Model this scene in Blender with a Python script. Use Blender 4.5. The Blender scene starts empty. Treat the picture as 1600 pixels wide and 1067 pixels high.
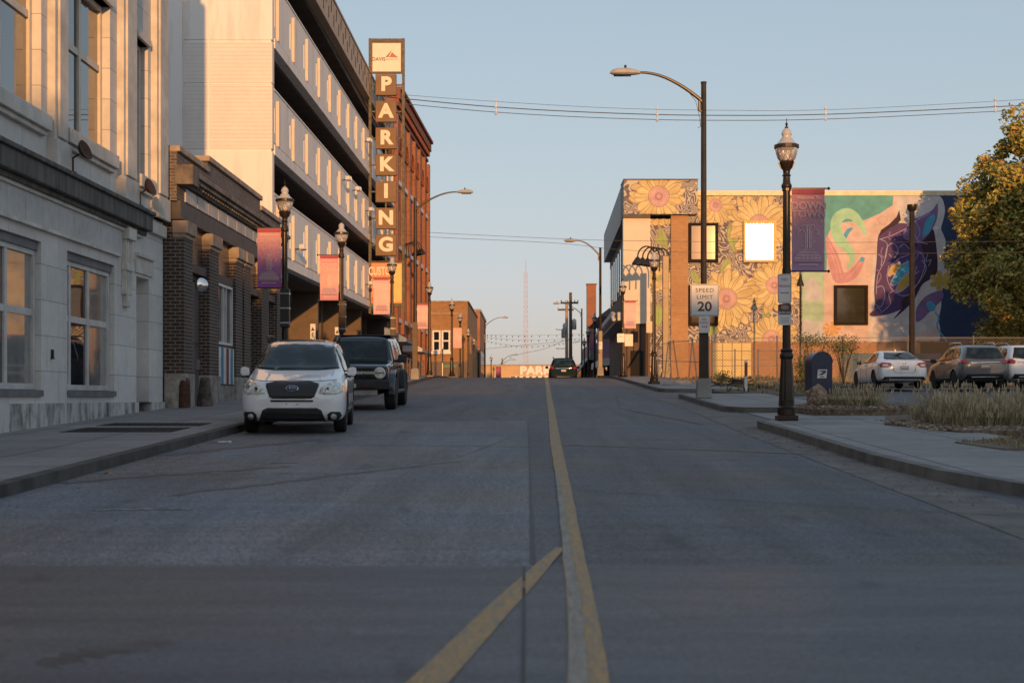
import bpy, bmesh, math, random
from mathutils import Vector, Matrix
from mathutils.bvhtree import BVHTree
from mathutils.geometry import tessellate_polygon
random.seed(11)
S = bpy.context.scene
R = math.radians
# ---------------------------------------------------------------- camera
F = 2222.0                     # focal length in pixels of the 1600 px wide photograph
EYE = 1.4
cam_d = bpy.data.cameras.new('camera'); cam = bpy.data.objects.new('camera', cam_d)
S.collection.objects.link(cam); S.camera = cam
cam.location = (0, 0, EYE); cam.rotation_euler = (R(90), 0, 0)
cam_d.sensor_width = 36; cam_d.lens = 36*F/1600
cam_d.shift_x = -20/1600; cam_d.shift_y = 87.5/1600
cam_d.clip_start = .1; cam_d.clip_end = 6000
cam_d.dof.use_dof = True; cam_d.dof.focus_distance = 42; cam_d.dof.aperture_fstop = 2.4
# ---------------------------------------------------------------- light
SUN = Vector((.165, -1, .108)).normalized()
W = bpy.data.worlds.new('World'); S.world = W; W.use_nodes = True
nt = W.node_tree; bg = nt.nodes['Background']
sky = nt.nodes.new('ShaderNodeTexSky'); sky.sky_type = 'NISHITA'; sky.sun_disc = False
sky.sun_elevation = math.asin(SUN.z); sky.sun_rotation = math.atan2(SUN.x, SUN.y)
sky.altitude = 100; sky.air_density = 1.0; sky.dust_density = 1.2; sky.ozone_density = 1.8
gm = nt.nodes.new('ShaderNodeGamma'); gm.inputs[1].default_value = .38
mt = nt.nodes.new('ShaderNodeMix'); mt.data_type = 'RGBA'; mt.blend_type = 'MULTIPLY'; mt.inputs[0].default_value = 1; mt.inputs[7].default_value = (.905, .905, .965, 1)
nt.links.new(sky.outputs[0], gm.inputs[0]); nt.links.new(gm.outputs[0], mt.inputs[6]); tcw = nt.nodes.new('ShaderNodeTexCoord'); sxw = nt.nodes.new('ShaderNodeSeparateXYZ'); nt.links.new(tcw.outputs['Generated'], sxw.inputs[0])
rw = nt.nodes.new('ShaderNodeValToRGB'); ew = rw.color_ramp.elements; ew[0].position = 0; ew[0].color = (1.05, .955, 1.09, 1); ew[1].position = .14; ew[1].color = (1, .995, .985, 1); e3 = ew.new(.30); e3.color = (.93, .985, .975, 1); e4 = ew.new(.6); e4.color = (1.0, 1.05, 1.08, 1)
nt.links.new(sxw.outputs[2], rw.inputs[0]); m2w = nt.nodes.new('ShaderNodeMix'); m2w.data_type = 'RGBA'; m2w.blend_type = 'MULTIPLY'; m2w.inputs[0].default_value = 1
nt.links.new(mt.outputs[2], m2w.inputs[6]); nt.links.new(rw.outputs[0], m2w.inputs[7]); nt.links.new(m2w.outputs[2], bg.inputs[0]); bg.inputs[1].default_value = .15
sd = bpy.data.lights.new('sun', 'SUN'); sd.energy = 2.15; sd.angle = R(.6); sd.color = (.66, .325, .112)
so = bpy.data.objects.new('sun', sd); S.collection.objects.link(so)
so.rotation_euler = SUN.to_track_quat('Z', 'Y').to_euler(); so.location = (30, -60, 40)
vs = S.view_settings; vs.view_transform = 'Standard'; vs.look = 'None'; vs.exposure = 1.5; vs.gamma = 1
S.render.engine = 'CYCLES'; S.cycles.use_denoising = True
S.cycles.max_bounces = 6; S.cycles.transparent_max_bounces = 12; S.cycles.sample_clamp_indirect = 6

# ---------------------------------------------------------------- measuring
def UX(px, d): return (px-820)*d/F
def UZ(py, d): return EYE+(621-py)*d/F
def prof(y):
    "height of the road above the camera's foot"
    key = [(-200, .02), (0, .031), (45, .031), (80, .0262), (92, .020), (104, .006), (125, -.018), (150, -.03), (190, -.006), (230, 0), (9999, 0)]
    z = 0
    if y <= 0: return max(.031*y, -2.4)
    for (a, s0), (b, s1) in zip(key[1:], key[2:]):
        if y <= a: break
        e = min(y, b); t = (e-a)/(b-a); z += (e-a)*(s0+(s0+(s1-s0)*t))/2
    return z
def facade_d(px, X=-8.4): return X*F/(px-820)
# ---------------------------------------------------------------- mesh builder
def link(o, parent=None):
    S.collection.objects.link(o)
    if parent: o.parent = parent
    return o
def tag(o, label, cat, group=None):
    o['label'] = label; o['category'] = cat
    if group: o['group'] = group
    return o
def kind(o, k='structure'): o['kind'] = k; return o
def empty(name, loc=(0, 0, 0), rz=0, label=None, cat=None, group=None):
    o = bpy.data.objects.new(name, None); o.location = loc; o.rotation_euler = (0, 0, rz); o.empty_display_size = .3
    link(o)
    if label: tag(o, label, cat, group)
    return o
class MB:
    def __init__(s): s.v = []; s.f = []; s.m = []
    def add(s, vs, fs, m=0):
        k = len(s.v); s.v += [tuple(p) for p in vs]
        for f in fs: s.f.append([i+k for i in f]); s.m.append(m)
        return s
    def box(s, x0, x1, y0, y1, z0, z1, m=0):
        v = [(x, y, z) for z in (z0, z1) for y in (y0, y1) for x in (x0, x1)]
        return s.add(v, [(0, 2, 3, 1), (4, 5, 7, 6), (0, 1, 5, 4), (2, 6, 7, 3), (0, 4, 6, 2), (1, 3, 7, 5)], m)
    def cbox(s, c, size, m=0, rot=None):
        v = [Vector((x*size[0]/2, y*size[1]/2, z*size[2]/2)) for z in (-1, 1) for y in (-1, 1) for x in (-1, 1)]
        if rot: M = rot if isinstance(rot, Matrix) else Matrix.Rotation(rot, 3, 'Z'); v = [M @ p for p in v]
        v = [p+Vector(c) for p in v]
        return s.add(v, [(0, 2, 3, 1), (4, 5, 7, 6), (0, 1, 5, 4), (2, 6, 7, 3), (0, 4, 6, 2), (1, 3, 7, 5)], m)
    def prism(s, poly, axis, a, b, m=0):
        n = len(poly)
        def P(p, t):
            return {'x': (t, p[0], p[1]), 'y': (p[0], t, p[1]), 'z': (p[0], p[1], t)}[axis]
        v = [P(p, a) for p in poly]+[P(p, b) for p in poly]
        tris = tessellate_polygon([[Vector((p[0], p[1], 0)) for p in poly]])
        fs = [tuple(t) for t in tris]+[tuple(i+n for i in reversed(t)) for t in tris]
        fs += [(i, (i+1) % n, (i+1) % n+n, i+n) for i in range(n)]
        return s.add(v, fs, m)
    def tube(s, pts, r, n=8, m=0, caps=True):
        pts = [Vector(p) for p in pts]; rs = r if isinstance(r, (list, tuple)) else [r]*len(pts)
        v = []; up = None
        for i, p in enumerate(pts):
            d = (pts[min(i+1, len(pts)-1)]-pts[max(i-1, 0)]).normalized()
            if up is None: up = Vector((0, 0, 1)) if abs(d.z) < .9 else Vector((0, 1, 0))
            a = d.cross(up).normalized(); b = a.cross(d).normalized(); up = b
            for k in range(n):
                t = 2*math.pi*(k+.5)/n; v.append(p+(a*math.cos(t)+b*math.sin(t))*rs[i])
        fs = []
        for i in range(len(pts)-1):
            for k in range(n):
                fs.append((i*n+k, i*n+(k+1) % n, (i+1)*n+(k+1) % n, (i+1)*n+k))
        if caps: fs += [tuple(range(n)), tuple(reversed(range((len(pts)-1)*n, len(pts)*n)))]
        return s.add(v, fs, m)
    def lathe(s, prof_, c=(0, 0, 0), n=16, m=0, axis='z'):
        v = []
        for r, z in prof_:
            for k in range(n):
                t = 2*math.pi*k/n; a, b = r*math.cos(t), r*math.sin(t)
                p = {'z': (a, b, z), 'x': (z, a, b), 'y': (a, z, b)}[axis]
                v.append((p[0]+c[0], p[1]+c[1], p[2]+c[2]))
        fs = []
        for i in range(len(prof_)-1):
            for k in range(n): fs.append((i*n+k, i*n+(k+1) % n, (i+1)*n+(k+1) % n, (i+1)*n+k))
        fs += [tuple(reversed(range(n))), tuple(range((len(prof_)-1)*n, len(prof_)*n))]
        return s.add(v, fs, m)
    def build(s, name, mats, parent=None, smooth=False, bevel=0, loc=None, recalc=True):
        me = bpy.data.meshes.new(name); me.from_pydata(s.v, [], s.f)
        if not isinstance(mats, (list, tuple)): mats = [mats]
        for m in mats: me.materials.append(m)
        if len(mats) > 1: me.polygons.foreach_set('material_index', s.m)
        if recalc:
            bm = bmesh.new(); bm.from_mesh(me); bmesh.ops.recalc_face_normals(bm, faces=bm.faces[:]); bm.to_mesh(me); bm.free()
        boxuv(me)
        if smooth:
            me.polygons.foreach_set('use_smooth', [True]*len(me.polygons))
            me.set_sharp_from_angle(angle=R(38))
        o = bpy.data.objects.new(name, me); link(o, parent)
        if loc: o.location = loc
        if bevel:
            b = o.modifiers.new('bevel', 'BEVEL'); b.width = bevel; b.segments = 2; b.limit_method = 'ANGLE'; b.angle_limit = R(40)
        return o
def boxuv(me):
    uv = me.uv_layers.new(name='UVMap') if not me.uv_layers else me.uv_layers[0]
    vs_ = me.vertices
    for p in me.polygons:
        n = p.normal; a = max(range(3), key=lambda i: abs(n[i]))
        for li in p.loop_indices:
            c = vs_[me.loops[li].vertex_index].co
            uv.data[li].uv = (c.y, c.z) if a == 0 else ((c.x, c.z) if a == 1 else (c.x, c.y))
def facing_wall(mb, o, ud, u0, u1, v0, v1, holes=(), th=.3, m=0, mr=None):
    """wall in the plane through o along ud and up, outward normal ud x z, holes (ua,ub,va,vb), thickness th inwards"""
    o = Vector(o); ud = Vector(ud).normalized(); z = Vector((0, 0, 1)); n = ud.cross(z); mr = m if mr is None else mr
    P = lambda u, v, w: o+ud*u+z*v-n*w
    us = sorted({u0, u1, *[h[0] for h in holes], *[h[1] for h in holes]}); vsn = sorted({v0, v1, *[h[2] for h in holes], *[h[3] for h in holes]})
    us = [u for u in us if u0 <= u <= u1]; vsn = [v for v in vsn if v0 <= v <= v1]
    for i in range(len(us)-1):
        for j in range(len(vsn)-1):
            a, b, c, d = us[i], us[i+1], vsn[j], vsn[j+1]; mu, mv = (a+b)/2, (c+d)/2
            if any(h[0] < mu < h[1] and h[2] < mv < h[3] for h in holes): continue
            mb.add([P(a, c, 0), P(b, c, 0), P(b, d, 0), P(a, d, 0)], [(0, 1, 2, 3)], m)
            mb.add([P(a, c, th), P(b, c, th), P(b, d, th), P(a, d, th)], [(3, 2, 1, 0)], m)
    def rev(a, b, c, d):
        for (p, q) in (((a, c), (b, c)), ((b, c), (b, d)), ((b, d), (a, d)), ((a, d), (a, c))):
            mb.add([P(*p, 0), P(*q, 0), P(*q, th), P(*p, th)], [(0, 1, 2, 3)], mr)
    rev(u0, u1, v0, v1)
    for h in holes: rev(*h)
def frame_box(o, ud):
    "returns a function adding a box in wall coordinates (u0,u1,v0,v1,w0,w1) with w outward"
    o = Vector(o); ud = Vector(ud).normalized(); z = Vector((0, 0, 1)); n = ud.cross(z)
    def f(mb, u0, u1, v0, v1, w0, w1, m=0):
        P = [o+ud*u+z*v+n*w for v in (v0, v1) for w in (w0, w1) for u in (u0, u1)]
        mb.add(P, [(0, 2, 3, 1), (4, 5, 7, 6), (0, 1, 5, 4), (2, 6, 7, 3), (0, 4, 6, 2), (1, 3, 7, 5)], m)
    return f
def window(parent, fb, u0, u1, v0, v1, w, mats, us=(), vs=(), fr=.07, mun=.05, name='window', dep=.08, pane='pane'):
    "a window: frame mesh with its pane as child"
    fm, gm = mats; mb = MB()
    fb(mb, u0, u0+fr, v0, v1, w-dep, w); fb(mb, u1-fr, u1, v0, v1, w-dep, w)
    fb(mb, u0+fr, u1-fr, v0, v0+fr, w-dep, w); fb(mb, u0+fr, u1-fr, v1-fr, v1, w-dep, w)
    for u in us: fb(mb, u-mun/2, u+mun/2, v0+fr, v1-fr, w-dep+.01, w-.012)
    for v in vs: fb(mb, u0+fr, u1-fr, v-mun/2, v+mun/2, w-dep+.014, w-.02)
    o = mb.build(name, fm, parent)
    g = MB(); fb(g, u0+fr*.6, u1-fr*.6, v0+fr*.6, v1-fr*.6, w-dep*.75, w-dep*.6); g.build(pane, gm, o)
    return o
def copy_thing(o, loc=None, rz=None, label=None, parent=None):
    c = o.copy(); link(c, parent)
    if loc is not None: c.location = loc
    if rz is not None: c.rotation_euler = (0, 0, rz)
    if label: c['label'] = label
    for ch in o.children: copy_thing(ch, parent=c)
    return c
def text(s, size, mat, parent, loc, rot=(R(90), 0, 0), depth=.01, bold=0.0, name='lettering', align='CENTER', sx=1.0, space=1.0):
    cu = bpy.data.curves.new('t', 'FONT'); cu.body = s; cu.size = size; cu.extrude = depth; cu.offset = bold*size
    cu.align_x = align; cu.align_y = 'CENTER'; cu.space_character = space; cu.resolution_u = 4
    t = bpy.data.objects.new('t', cu); S.collection.objects.link(t)
    me = bpy.data.meshes.new_from_object(t.evaluated_get(bpy.context.evaluated_depsgraph_get()))
    bpy.data.objects.remove(t); bpy.data.curves.remove(cu)
    me.materials.clear(); me.materials.append(mat)
    o = bpy.data.objects.new(name, me); link(o, parent); o.location = loc; o.rotation_euler = rot; o.scale = (sx, 1, 1)
    return o
# ---------------------------------------------------------------- materials
def newmat(name):
    m = bpy.data.materials.new(name); m.use_nodes = True
    return m, m.node_tree, m.node_tree.nodes['Principled BSDF']
def N(nt, t, **kw):
    n = nt.nodes.new(t)
    for k, v in kw.items():
        if k.startswith('i_'): n.inputs[k[2:].replace('_', ' ')].default_value = v
        else: setattr(n, k, v)
    return n
def c4(c): return (c[0], c[1], c[2], 1)
def ramp(nt, stops):
    r = nt.nodes.new('ShaderNodeValToRGB'); e = r.color_ramp.elements
    while len(e) > 1: e.remove(e[-1])
    e[0].position = stops[0][0]; e[0].color = c4(stops[0][1])
    for p, c in stops[1:]:
        q = e.new(p); q.color = c4(c)
    return r
def mixc(nt, a, b, fac, mode='MIX'):
    m = nt.nodes.new('ShaderNodeMix'); m.data_type = 'RGBA'; m.blend_type = mode
    for sock, v in ((m.inputs[0], fac), (m.inputs[6], a), (m.inputs[7], b)):
        if isinstance(v, bpy.types.NodeSocket): nt.links.new(v, sock)
        elif isinstance(v, (int, float)): sock.default_value = v
        else: sock.default_value = c4(v)
    return m.outputs[2]
def tex(nt, scale, det=4, rough=.6, coord='Object', dist=0, stretch=None):
    tc = nt.nodes.new('ShaderNodeTexCoord'); n = N(nt, 'ShaderNodeTexNoise', i_Scale=scale, i_Detail=det, i_Roughness=rough, i_Distortion=dist)
    if stretch:
        mp = nt.nodes.new('ShaderNodeMapping'); mp.inputs['Scale'].default_value = stretch
        nt.links.new(tc.outputs[coord], mp.inputs[0]); nt.links.new(mp.outputs[0], n.inputs[0])
    else: nt.links.new(tc.outputs[coord], n.inputs[0])
    return n.outputs[0]
def bump(nt, b, h, strength=.3, dist=.02):
    n = N(nt, 'ShaderNodeBump', i_Strength=strength, i_Distance=dist); nt.links.new(h, n.inputs['Height']); nt.links.new(n.outputs[0], b.inputs['Normal'])
def paint(name, c, rough=.5, metal=0, var=.12, scale=3, coat=0, bmp=0, c2=None, spec=None):
    m, nt, b = newmat(name)
    c2 = c2 or tuple(x*(1-var*2) for x in c); c1 = tuple(min(1, x*(1+var*.5)) for x in c)
    f = tex(nt, scale); r = ramp(nt, [(.3, c2), (.7, c1)]); nt.links.new(f, r.inputs[0]); nt.links.new(r.outputs[0], b.inputs['Base Color'])
    b.inputs['Roughness'].default_value = rough; b.inputs['Metallic'].default_value = metal
    if coat: b.inputs['Coat Weight'].default_value = coat; b.inputs['Coat Roughness'].default_value = .04
    if spec is not None: b.inputs['Specular IOR Level'].default_value = spec
    if bmp: bump(nt, b, tex(nt, scale*12, 3), bmp, .01)
    return m
def brick(name, c1, c2, mortar, bw=.21, bh=.072, ms=.012, dirt=.35, off=.5, bmp=.4, rough=.85, big=.6, bias=0):
    m, nt, b = newmat(name)
    uv = nt.nodes.new('ShaderNodeUVMap'); t = N(nt, 'ShaderNodeTexBrick', offset=off)
    t.inputs['Scale'].default_value = 1; t.inputs['Brick Width'].default_value = bw; t.inputs['Row Height'].default_value = bh
    t.inputs['Mortar Size'].default_value = ms; t.inputs['Mortar Smooth'].default_value = .3; t.inputs['Bias'].default_value = bias
    t.inputs['Color1'].default_value = c4(c1); t.inputs['Color2'].default_value = c4(c2); t.inputs['Mortar'].default_value = c4(mortar)
    nt.links.new(uv.outputs[0], t.inputs[0])
    f = tex(nt, big, 6, .65); r = ramp(nt, [(.3, (1-dirt,)*3), (.65, (1, 1, 1))]); nt.links.new(f, r.inputs[0])
    f2 = tex(nt, big*9, 4, .7); r2 = ramp(nt, [(.3, (1-dirt*.6,)*3), (.6, (1, 1, 1))]); nt.links.new(f2, r2.inputs[0])
    c = mixc(nt, t.outputs[0], r.outputs[0], 1.0, 'MULTIPLY'); c = mixc(nt, c, r2.outputs[0], 1.0, 'MULTIPLY')
    nt.links.new(c, b.inputs['Base Color']); b.inputs['Roughness'].default_value = rough
    inv = N(nt, 'ShaderNodeMath', operation='SUBTRACT'); inv.inputs[0].default_value = 1; nt.links.new(t.outputs[1], inv.inputs[1])
    bump(nt, b, inv.outputs[0], bmp, .01)
    return m
def glassy(name, c=(.01, .012, .014), rough=.02, spec=1.0, ior=1.7):
    m, nt, b = newmat(name)
    b.inputs['Base Color'].default_value = c4(c); b.inputs['Roughness'].default_value = rough
    b.inputs['Specular IOR Level'].default_value = spec; b.inputs['IOR'].default_value = ior
    f = tex(nt, .9, 2); bump(nt, b, f, .04, .02)
    return m
M = {}
M['bronze'] = paint('bronze_paint', (.045, .032, .022), .35, .4, .2)
M['black'] = paint('black_paint', (.018, .018, .018), .4, .0)
M['rubber'] = paint('rubber', (.018, .018, .018), .8)
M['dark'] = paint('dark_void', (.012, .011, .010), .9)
M['white'] = paint('white_paint', (.75, .74, .72), .5)
M['cream'] = paint('cream_paint', (.72, .64, .52), .7, var=.06, scale=.7)
M['steel'] = paint('galvanised_steel', (.42, .42, .41), .4, .7)
M['chrome'] = paint('chrome', (.75, .75, .75), .12, 1)
M['wood'] = paint('weathered_wood', (.12, .09, .065), .85, var=.25, scale=5)
M['glass'] = glassy('window_glass')
M['carglass'] = glassy('car_glass', (.006, .010, .011), .02, .5, 1.5)
_n = M['carglass'].node_tree; _t = tex(_n, 2.6, 3, .6, dist=.5); _q = ramp(_n, [(.40, (.004, .008, .009)), (.52, (.012, .022, .024)), (.68, (.05, .055, .05))]); _n.links.new(_t, _q.inputs[0]); _n.links.new(_q.outputs[0], _n.nodes['Principled BSDF'].inputs['Base Color'])
M['conc'] = paint('concrete', (.33, .31, .285), .85, var=.12, scale=2, bmp=.15)
# ================================================================ ground
def road_mat(name, base, speck=.35, streak=(1.5, .12, 1), tint2=None, wet=0, rough=.72, stains=.5):
    m, nt, b = newmat(name)
    f = tex(nt, 1.0, 6, .65, stretch=streak, dist=.6); t2 = tint2 or tuple(x*.62 for x in base)
    r = ramp(nt, [(.32, t2), (.66, base)]); nt.links.new(f, r.inputs[0])
    g = tex(nt, 55, 3, .8); r2 = ramp(nt, [(.38, (1-speck,)*3), (.62, (1+speck*.6,)*3)]); nt.links.new(g, r2.inputs[0])
    c = mixc(nt, r.outputs[0], r2.outputs[0], 1, 'MULTIPLY')
    g2 = tex(nt, 24, 4, .85); r6 = ramp(nt, [(.36, (1-speck*.9,)*3), (.5, (1, 1, 1)), (.66, (1+speck*.7,)*3)]); nt.links.new(g2, r6.inputs[0]); c = mixc(nt, c, r6.outputs[0], 1, 'MULTIPLY')
    h = tex(nt, 2.2, 5, .6, stretch=(1, .35, 1)); r3 = ramp(nt, [(.30, (1-stains*.7,)*3), (.40, (1, 1, 1))]); nt.links.new(h, r3.inputs[0])
    c = mixc(nt, c, r3.outputs[0], 1, 'MULTIPLY')
    w_ = tex(nt, .35, 3, .5); r4 = ramp(nt, [(.38, (.94, .99, 1.08)), (.62, (1.10, 1.0, .90))]); nt.links.new(w_, r4.inputs[0]); c = mixc(nt, c, r4.outputs[0], 1, 'MULTIPLY')
    l_ = tex(nt, 1, 5, .7, stretch=(.25, 3.2, 1)); r5 = ramp(nt, [(.36, (.86,)*3), (.64, (1.12,)*3)]); nt.links.new(l_, r5.inputs[0]); c = mixc(nt, c, r5.outputs[0], 1, 'MULTIPLY')
    nt.links.new(c, b.inputs['Base Color']); b.inputs['Roughness'].default_value = rough
    bump(nt, b, g, .5, .012)
    return m
M['asphalt'] = road_mat('asphalt_dark', (.148, .148, .156), .6)
M['asphalt_l'] = road_mat('asphalt_light', (.21, .213, .223), .6)
M['asphalt_n'] = road_mat('road_concrete', (.118, .12, .128), .35, streak=(.25, 1.6, 1), rough=.6)
M['walk'] = brick('sidewalk_concrete', (.34, .325, .31), (.30, .285, .275), (.09, .085, .08), 1.6, 1.6, .02, .35, 0, .3, .85, .5)
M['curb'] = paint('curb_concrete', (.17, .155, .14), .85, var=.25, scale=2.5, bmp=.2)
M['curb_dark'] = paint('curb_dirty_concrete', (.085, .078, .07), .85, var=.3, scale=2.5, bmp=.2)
M['lot'] = road_mat('lot_asphalt', (.14, .14, .145), .3, streak=(.6, .6, 1))
M['earth'] = paint('dry_earth', (.16, .125, .08), .95, var=.3, scale=1.2, bmp=.5)
M['mulch'] = paint('wood_mulch', (.24, .17, .11), .95, var=.45, scale=9, bmp=.8)
def sheet(name, x0, x1, y0, y1, off, mat, step=1.0, curve=None):
    mb = MB(); n = max(1, int(math.ceil((y1-y0)/step))); vs_ = []
    for i in range(n+1):
        y = y0+(y1-y0)*i/n; a, b = (x0, x1) if curve is None else curve(y)
        z = prof(y)+off; vs_ += [(a, y, z), (b, y, z)]
    mb.add(vs_, [(2*i, 2*i+1, 2*i+3, 2*i+2) for i in range(n)])
    return mb.build(name, mat, recalc=False)
def slab(name, poly, off, th, mat, parent=None, step=1.5):
    bm = bmesh.new(); vs_ = [bm.verts.new((p[0], p[1], 0)) for p in poly]; bm.faces.new(vs_)
    bmesh.ops.triangulate(bm, faces=bm.faces[:])
    y = min(p[1] for p in poly)+step
    while y < max(p[1] for p in poly)-.01:
        bmesh.ops.bisect_plane(bm, geom=bm.verts[:]+bm.edges[:]+bm.faces[:], plane_co=(0, y, 0), plane_no=(0, 1, 0)); y += step
    if th:
        r = bmesh.ops.extrude_face_region(bm, geom=bm.faces[:])
        low = [v for v in r['geom'] if isinstance(v, bmesh.types.BMVert)]
        for v in low: v.co.z = -th
    for v in bm.verts: v.co.z += prof(v.co.y)+off
    bmesh.ops.recalc_face_normals(bm, faces=bm.faces[:])
    if not th:
        for f in bm.faces:
            if f.normal.z < 0: f.normal_flip()
    me = bpy.data.meshes.new(name); bm.to_mesh(me); bm.free(); me.materials.append(mat); boxuv(me)
    return link(bpy.data.objects.new(name, me), parent)
g = MB(); ys = [-400, -120, -60, -20]+list(range(0, 260, 3))+[400, 900, 2500, 5000]
vs_ = [(x, y, prof(y)-.30) for y in ys for x in (-2500, 2500)]
g.add(vs_, [(2*i, 2*i+1, 2*i+3, 2*i+2) for i in range(len(ys)-1)]); kind(g.build('ground', M['earth'], recalc=False))
kind(sheet('road', -6.2, 7.6, -60, 260, 0, M['asphalt'], 1.5, lambda y: (-6.2-(max(0, y-50)*.01), 6.2+max(0, y-50)*.012)))
kind(sheet('parking_lot', 0, 0, -60, 87, -.02, M['lot'], 2, lambda y: (5.5, 60)))
kind(sheet('road_patch', -6.0, .06, 9.35, 29.5, .004, M['asphalt_l']))
kind(sheet('road_near_concrete', -20, 22, -20, 9.35, .006, M['asphalt_n']))
# joints, cracks, markings
M['tar'] = paint('crack_tar', (.02, .02, .021), .6)
M['yel'] = None
def worn(name, c, under, lo=.42, hi=.56, sc=7, rough=.7, st=(1, .5, 1)):
    m, nt, b = newmat(name); f = tex(nt, sc, 6, .75, stretch=st); r = ramp(nt, [(lo, under), (hi, c)])
    nt.links.new(f, r.inputs[0])
    g_ = tex(nt, 60, 3, .8); r2 = ramp(nt, [(.35, (.6,)*3), (.6, (1.1,)*3)]); nt.links.new(g_, r2.inputs[0])
    nt.links.new(mixc(nt, r.outputs[0], r2.outputs[0], 1, 'MULTIPLY'), b.inputs['Base Color']); b.inputs['Roughness'].default_value = rough
    bump(nt, b, g_, .4, .01); return m
M['yellow_line'] = worn('worn_yellow_paint', (.44, .27, .10), (.27, .215, .15), .38, .60, 9, .7, (2.5, .4, 1))
M['white_line'] = worn('worn_white_paint', (.42, .41, .40), (.12, .12, .125), .42, .6)
def polystrip(name, pts, off, mat):
    "pts: (y, x0, x1)"
    mb = MB(); vs_ = []; rows = []
    for (a, b) in zip(pts, pts[1:]):
        n = max(1, int((b[0]-a[0])/.25))
        for i in range(n): t = i/n; rows.append([a[k]+(b[k]-a[k])*t for k in range(3)])
    rows.append(pts[-1])
    for i, (y, a, b) in enumerate(rows):
        j = (.003*math.sin(y*3.1)+random.uniform(-.002, .002))*(0 if mat is M['tar'] else 1); vs_ += [(a+j, y, prof(y)+off), (b+j*.6, y, prof(y)+off)]
    mb.add(vs_, [(2*i, 2*i+1, 2*i+3, 2*i+2) for i in range(len(rows)-1)])
    return kind(mb.build(name, mat, recalc=False))
polystrip('centre_line', [(3, .12, .30), (6.04, .18, .36), (7.6, .23, .39), (10.4, .27, .42), (14, .33, .47), (22.5, .40, .57), (34, .56, .72), (45, .68, .86), (65, .94, 1.12), (95, 1.3, 1.5), (130, 1.7, 1.9)], .012, M['yellow_line'])
M['pale_line'] = worn('faded_line_paint', (.33, .29, .235), (.22, .19, .15), .38, .6, 8, .7, (2.5, .4, 1))
polystrip('centre_line_ghost', [(3, .125, .21), (6.04, .185, .27), (7.6, .235, .31), (10.4, .275, .335), (16, .35, .39)], .016, M['pale_line'])
polystrip('branch_line', [(2.5, -1.22, -1.0), (6.04, -.50, -.32), (8.45, -.10, .04), (10.2, .22, .29)], .010, M['yellow_line'])
polystrip('centre_joint', [(2, -.02, .0), (9.3, -.015, .005)], .010, M['tar'])
polystrip('patch_seam', [(9.4, .035, .065), (18, .05, .07), (29.4, .05, .08)], .008, M['tar'])
def seam(name, pts, w, mat, off=.009):
    mb = MB(); rows = []
    for (a, b) in zip(pts, pts[1:]):
        for i in range(12):
            t = i/12; rows.append((a[0]+(b[0]-a[0])*t, a[1]+(b[1]-a[1])*t))
    rows.append(pts[-1]); vs_ = []
    for i, (x, y) in enumerate(rows):
        q = rows[min(i+1, len(rows)-1)]; p = rows[max(i-1, 0)]; d = Vector((q[0]-p[0], q[1]-p[1])).normalized(); nx, ny = -d.y, d.x
        j = random.uniform(-.4, .4)*w; ww = w*random.uniform(.25, .6)
        vs_ += [(x+nx*(ww+j), y+ny*(ww+j), prof(y+ny*(ww+j))+off), (x-nx*(ww-j), y-ny*(ww-j), prof(y-ny*(ww-j))+off)]
    mb.add(vs_, [(2*i, 2*i+1, 2*i+3, 2*i+2) for i in range(len(rows)-1)])
    return kind(mb.build(name, mat, recalc=False))
M['seal'] = worn('pale_crack_seal', (.26, .25, .235), (.12, .118, .118), .35, .6)
seam('crack', [(.6, 21.8), (3.0, 20.4), (4.4, 19.4)], .09, M['seal'])
seam('crack', [(-4.9, 22.2), (-1.0, 21.4), (.3, 21.2)], .06, M['seal'])
seam('crack', [(-2.4, 30), (-.6, 29.6)], .12, M['white_line']); seam('crack', [(.2, 29.9), (1.1, 29.8)], .12, M['white_line'])
seam('crack', [(.5, 14.6), (2.2, 13.4), (4.2, 12.2)], .02, M['tar'])
seam('crack', [(-.2, 24), (-.6, 21), (-.9, 19), (-1.9, 17.3), (-3.8, 15.2)], .012, M['tar'])
seam('crack', [(3.5, 28), (2.4, 36), (3.2, 50)], .04, M['tar'])
for (x0, x1, y) in ((-3.85, -3.0, 12.7), (-3.3, -2.9, 18.1), (-3.0, -2.2, 24.1), (-3.0, -2.3, 35.5), (-3.1, -2.4, 41.5)):
    seam('parking_tick', [(x0, y), (x1, y+.05)], .09, M['white_line'])
M['stain'] = worn('tyre_rubber_stain', (.035, .036, .038), (.078, .081, .088), .45, .62, 1.6, .55, (1.5, 1.5, 1))
for (x0, y0, x1, y1, w) in ((-5.0, 15.3, -2.9, 17.6, .22), (-4.9, 19.5, -3.3, 23.1, .25), (-3.5, 14.0, -.9, 18.4, .18), (-2.2, 6.4, -1.7, 6.9, .25)):
    seam('skid_stain', [(x0, y0), ((x0+x1)/2, (y0+y1)/2+.1), (x1, y1)], w, M['stain'], .0075)
# left side
kind(slab('pavement', [(-5.22, -30), (-5.22, 60), (-6.0, 100), (-6.2, 240), (-40, 240), (-40, -30)], .13, 0, M['walk']))
kind(slab('kerb', [(-5.05, -30), (-5.05, 60), (-5.85, 100), (-6.05, 240), (-6.2, 240), (-6.0, 100), (-5.22, 60), (-5.22, -30)], .133, .2, M['curb_dark'], step=3))
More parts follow.
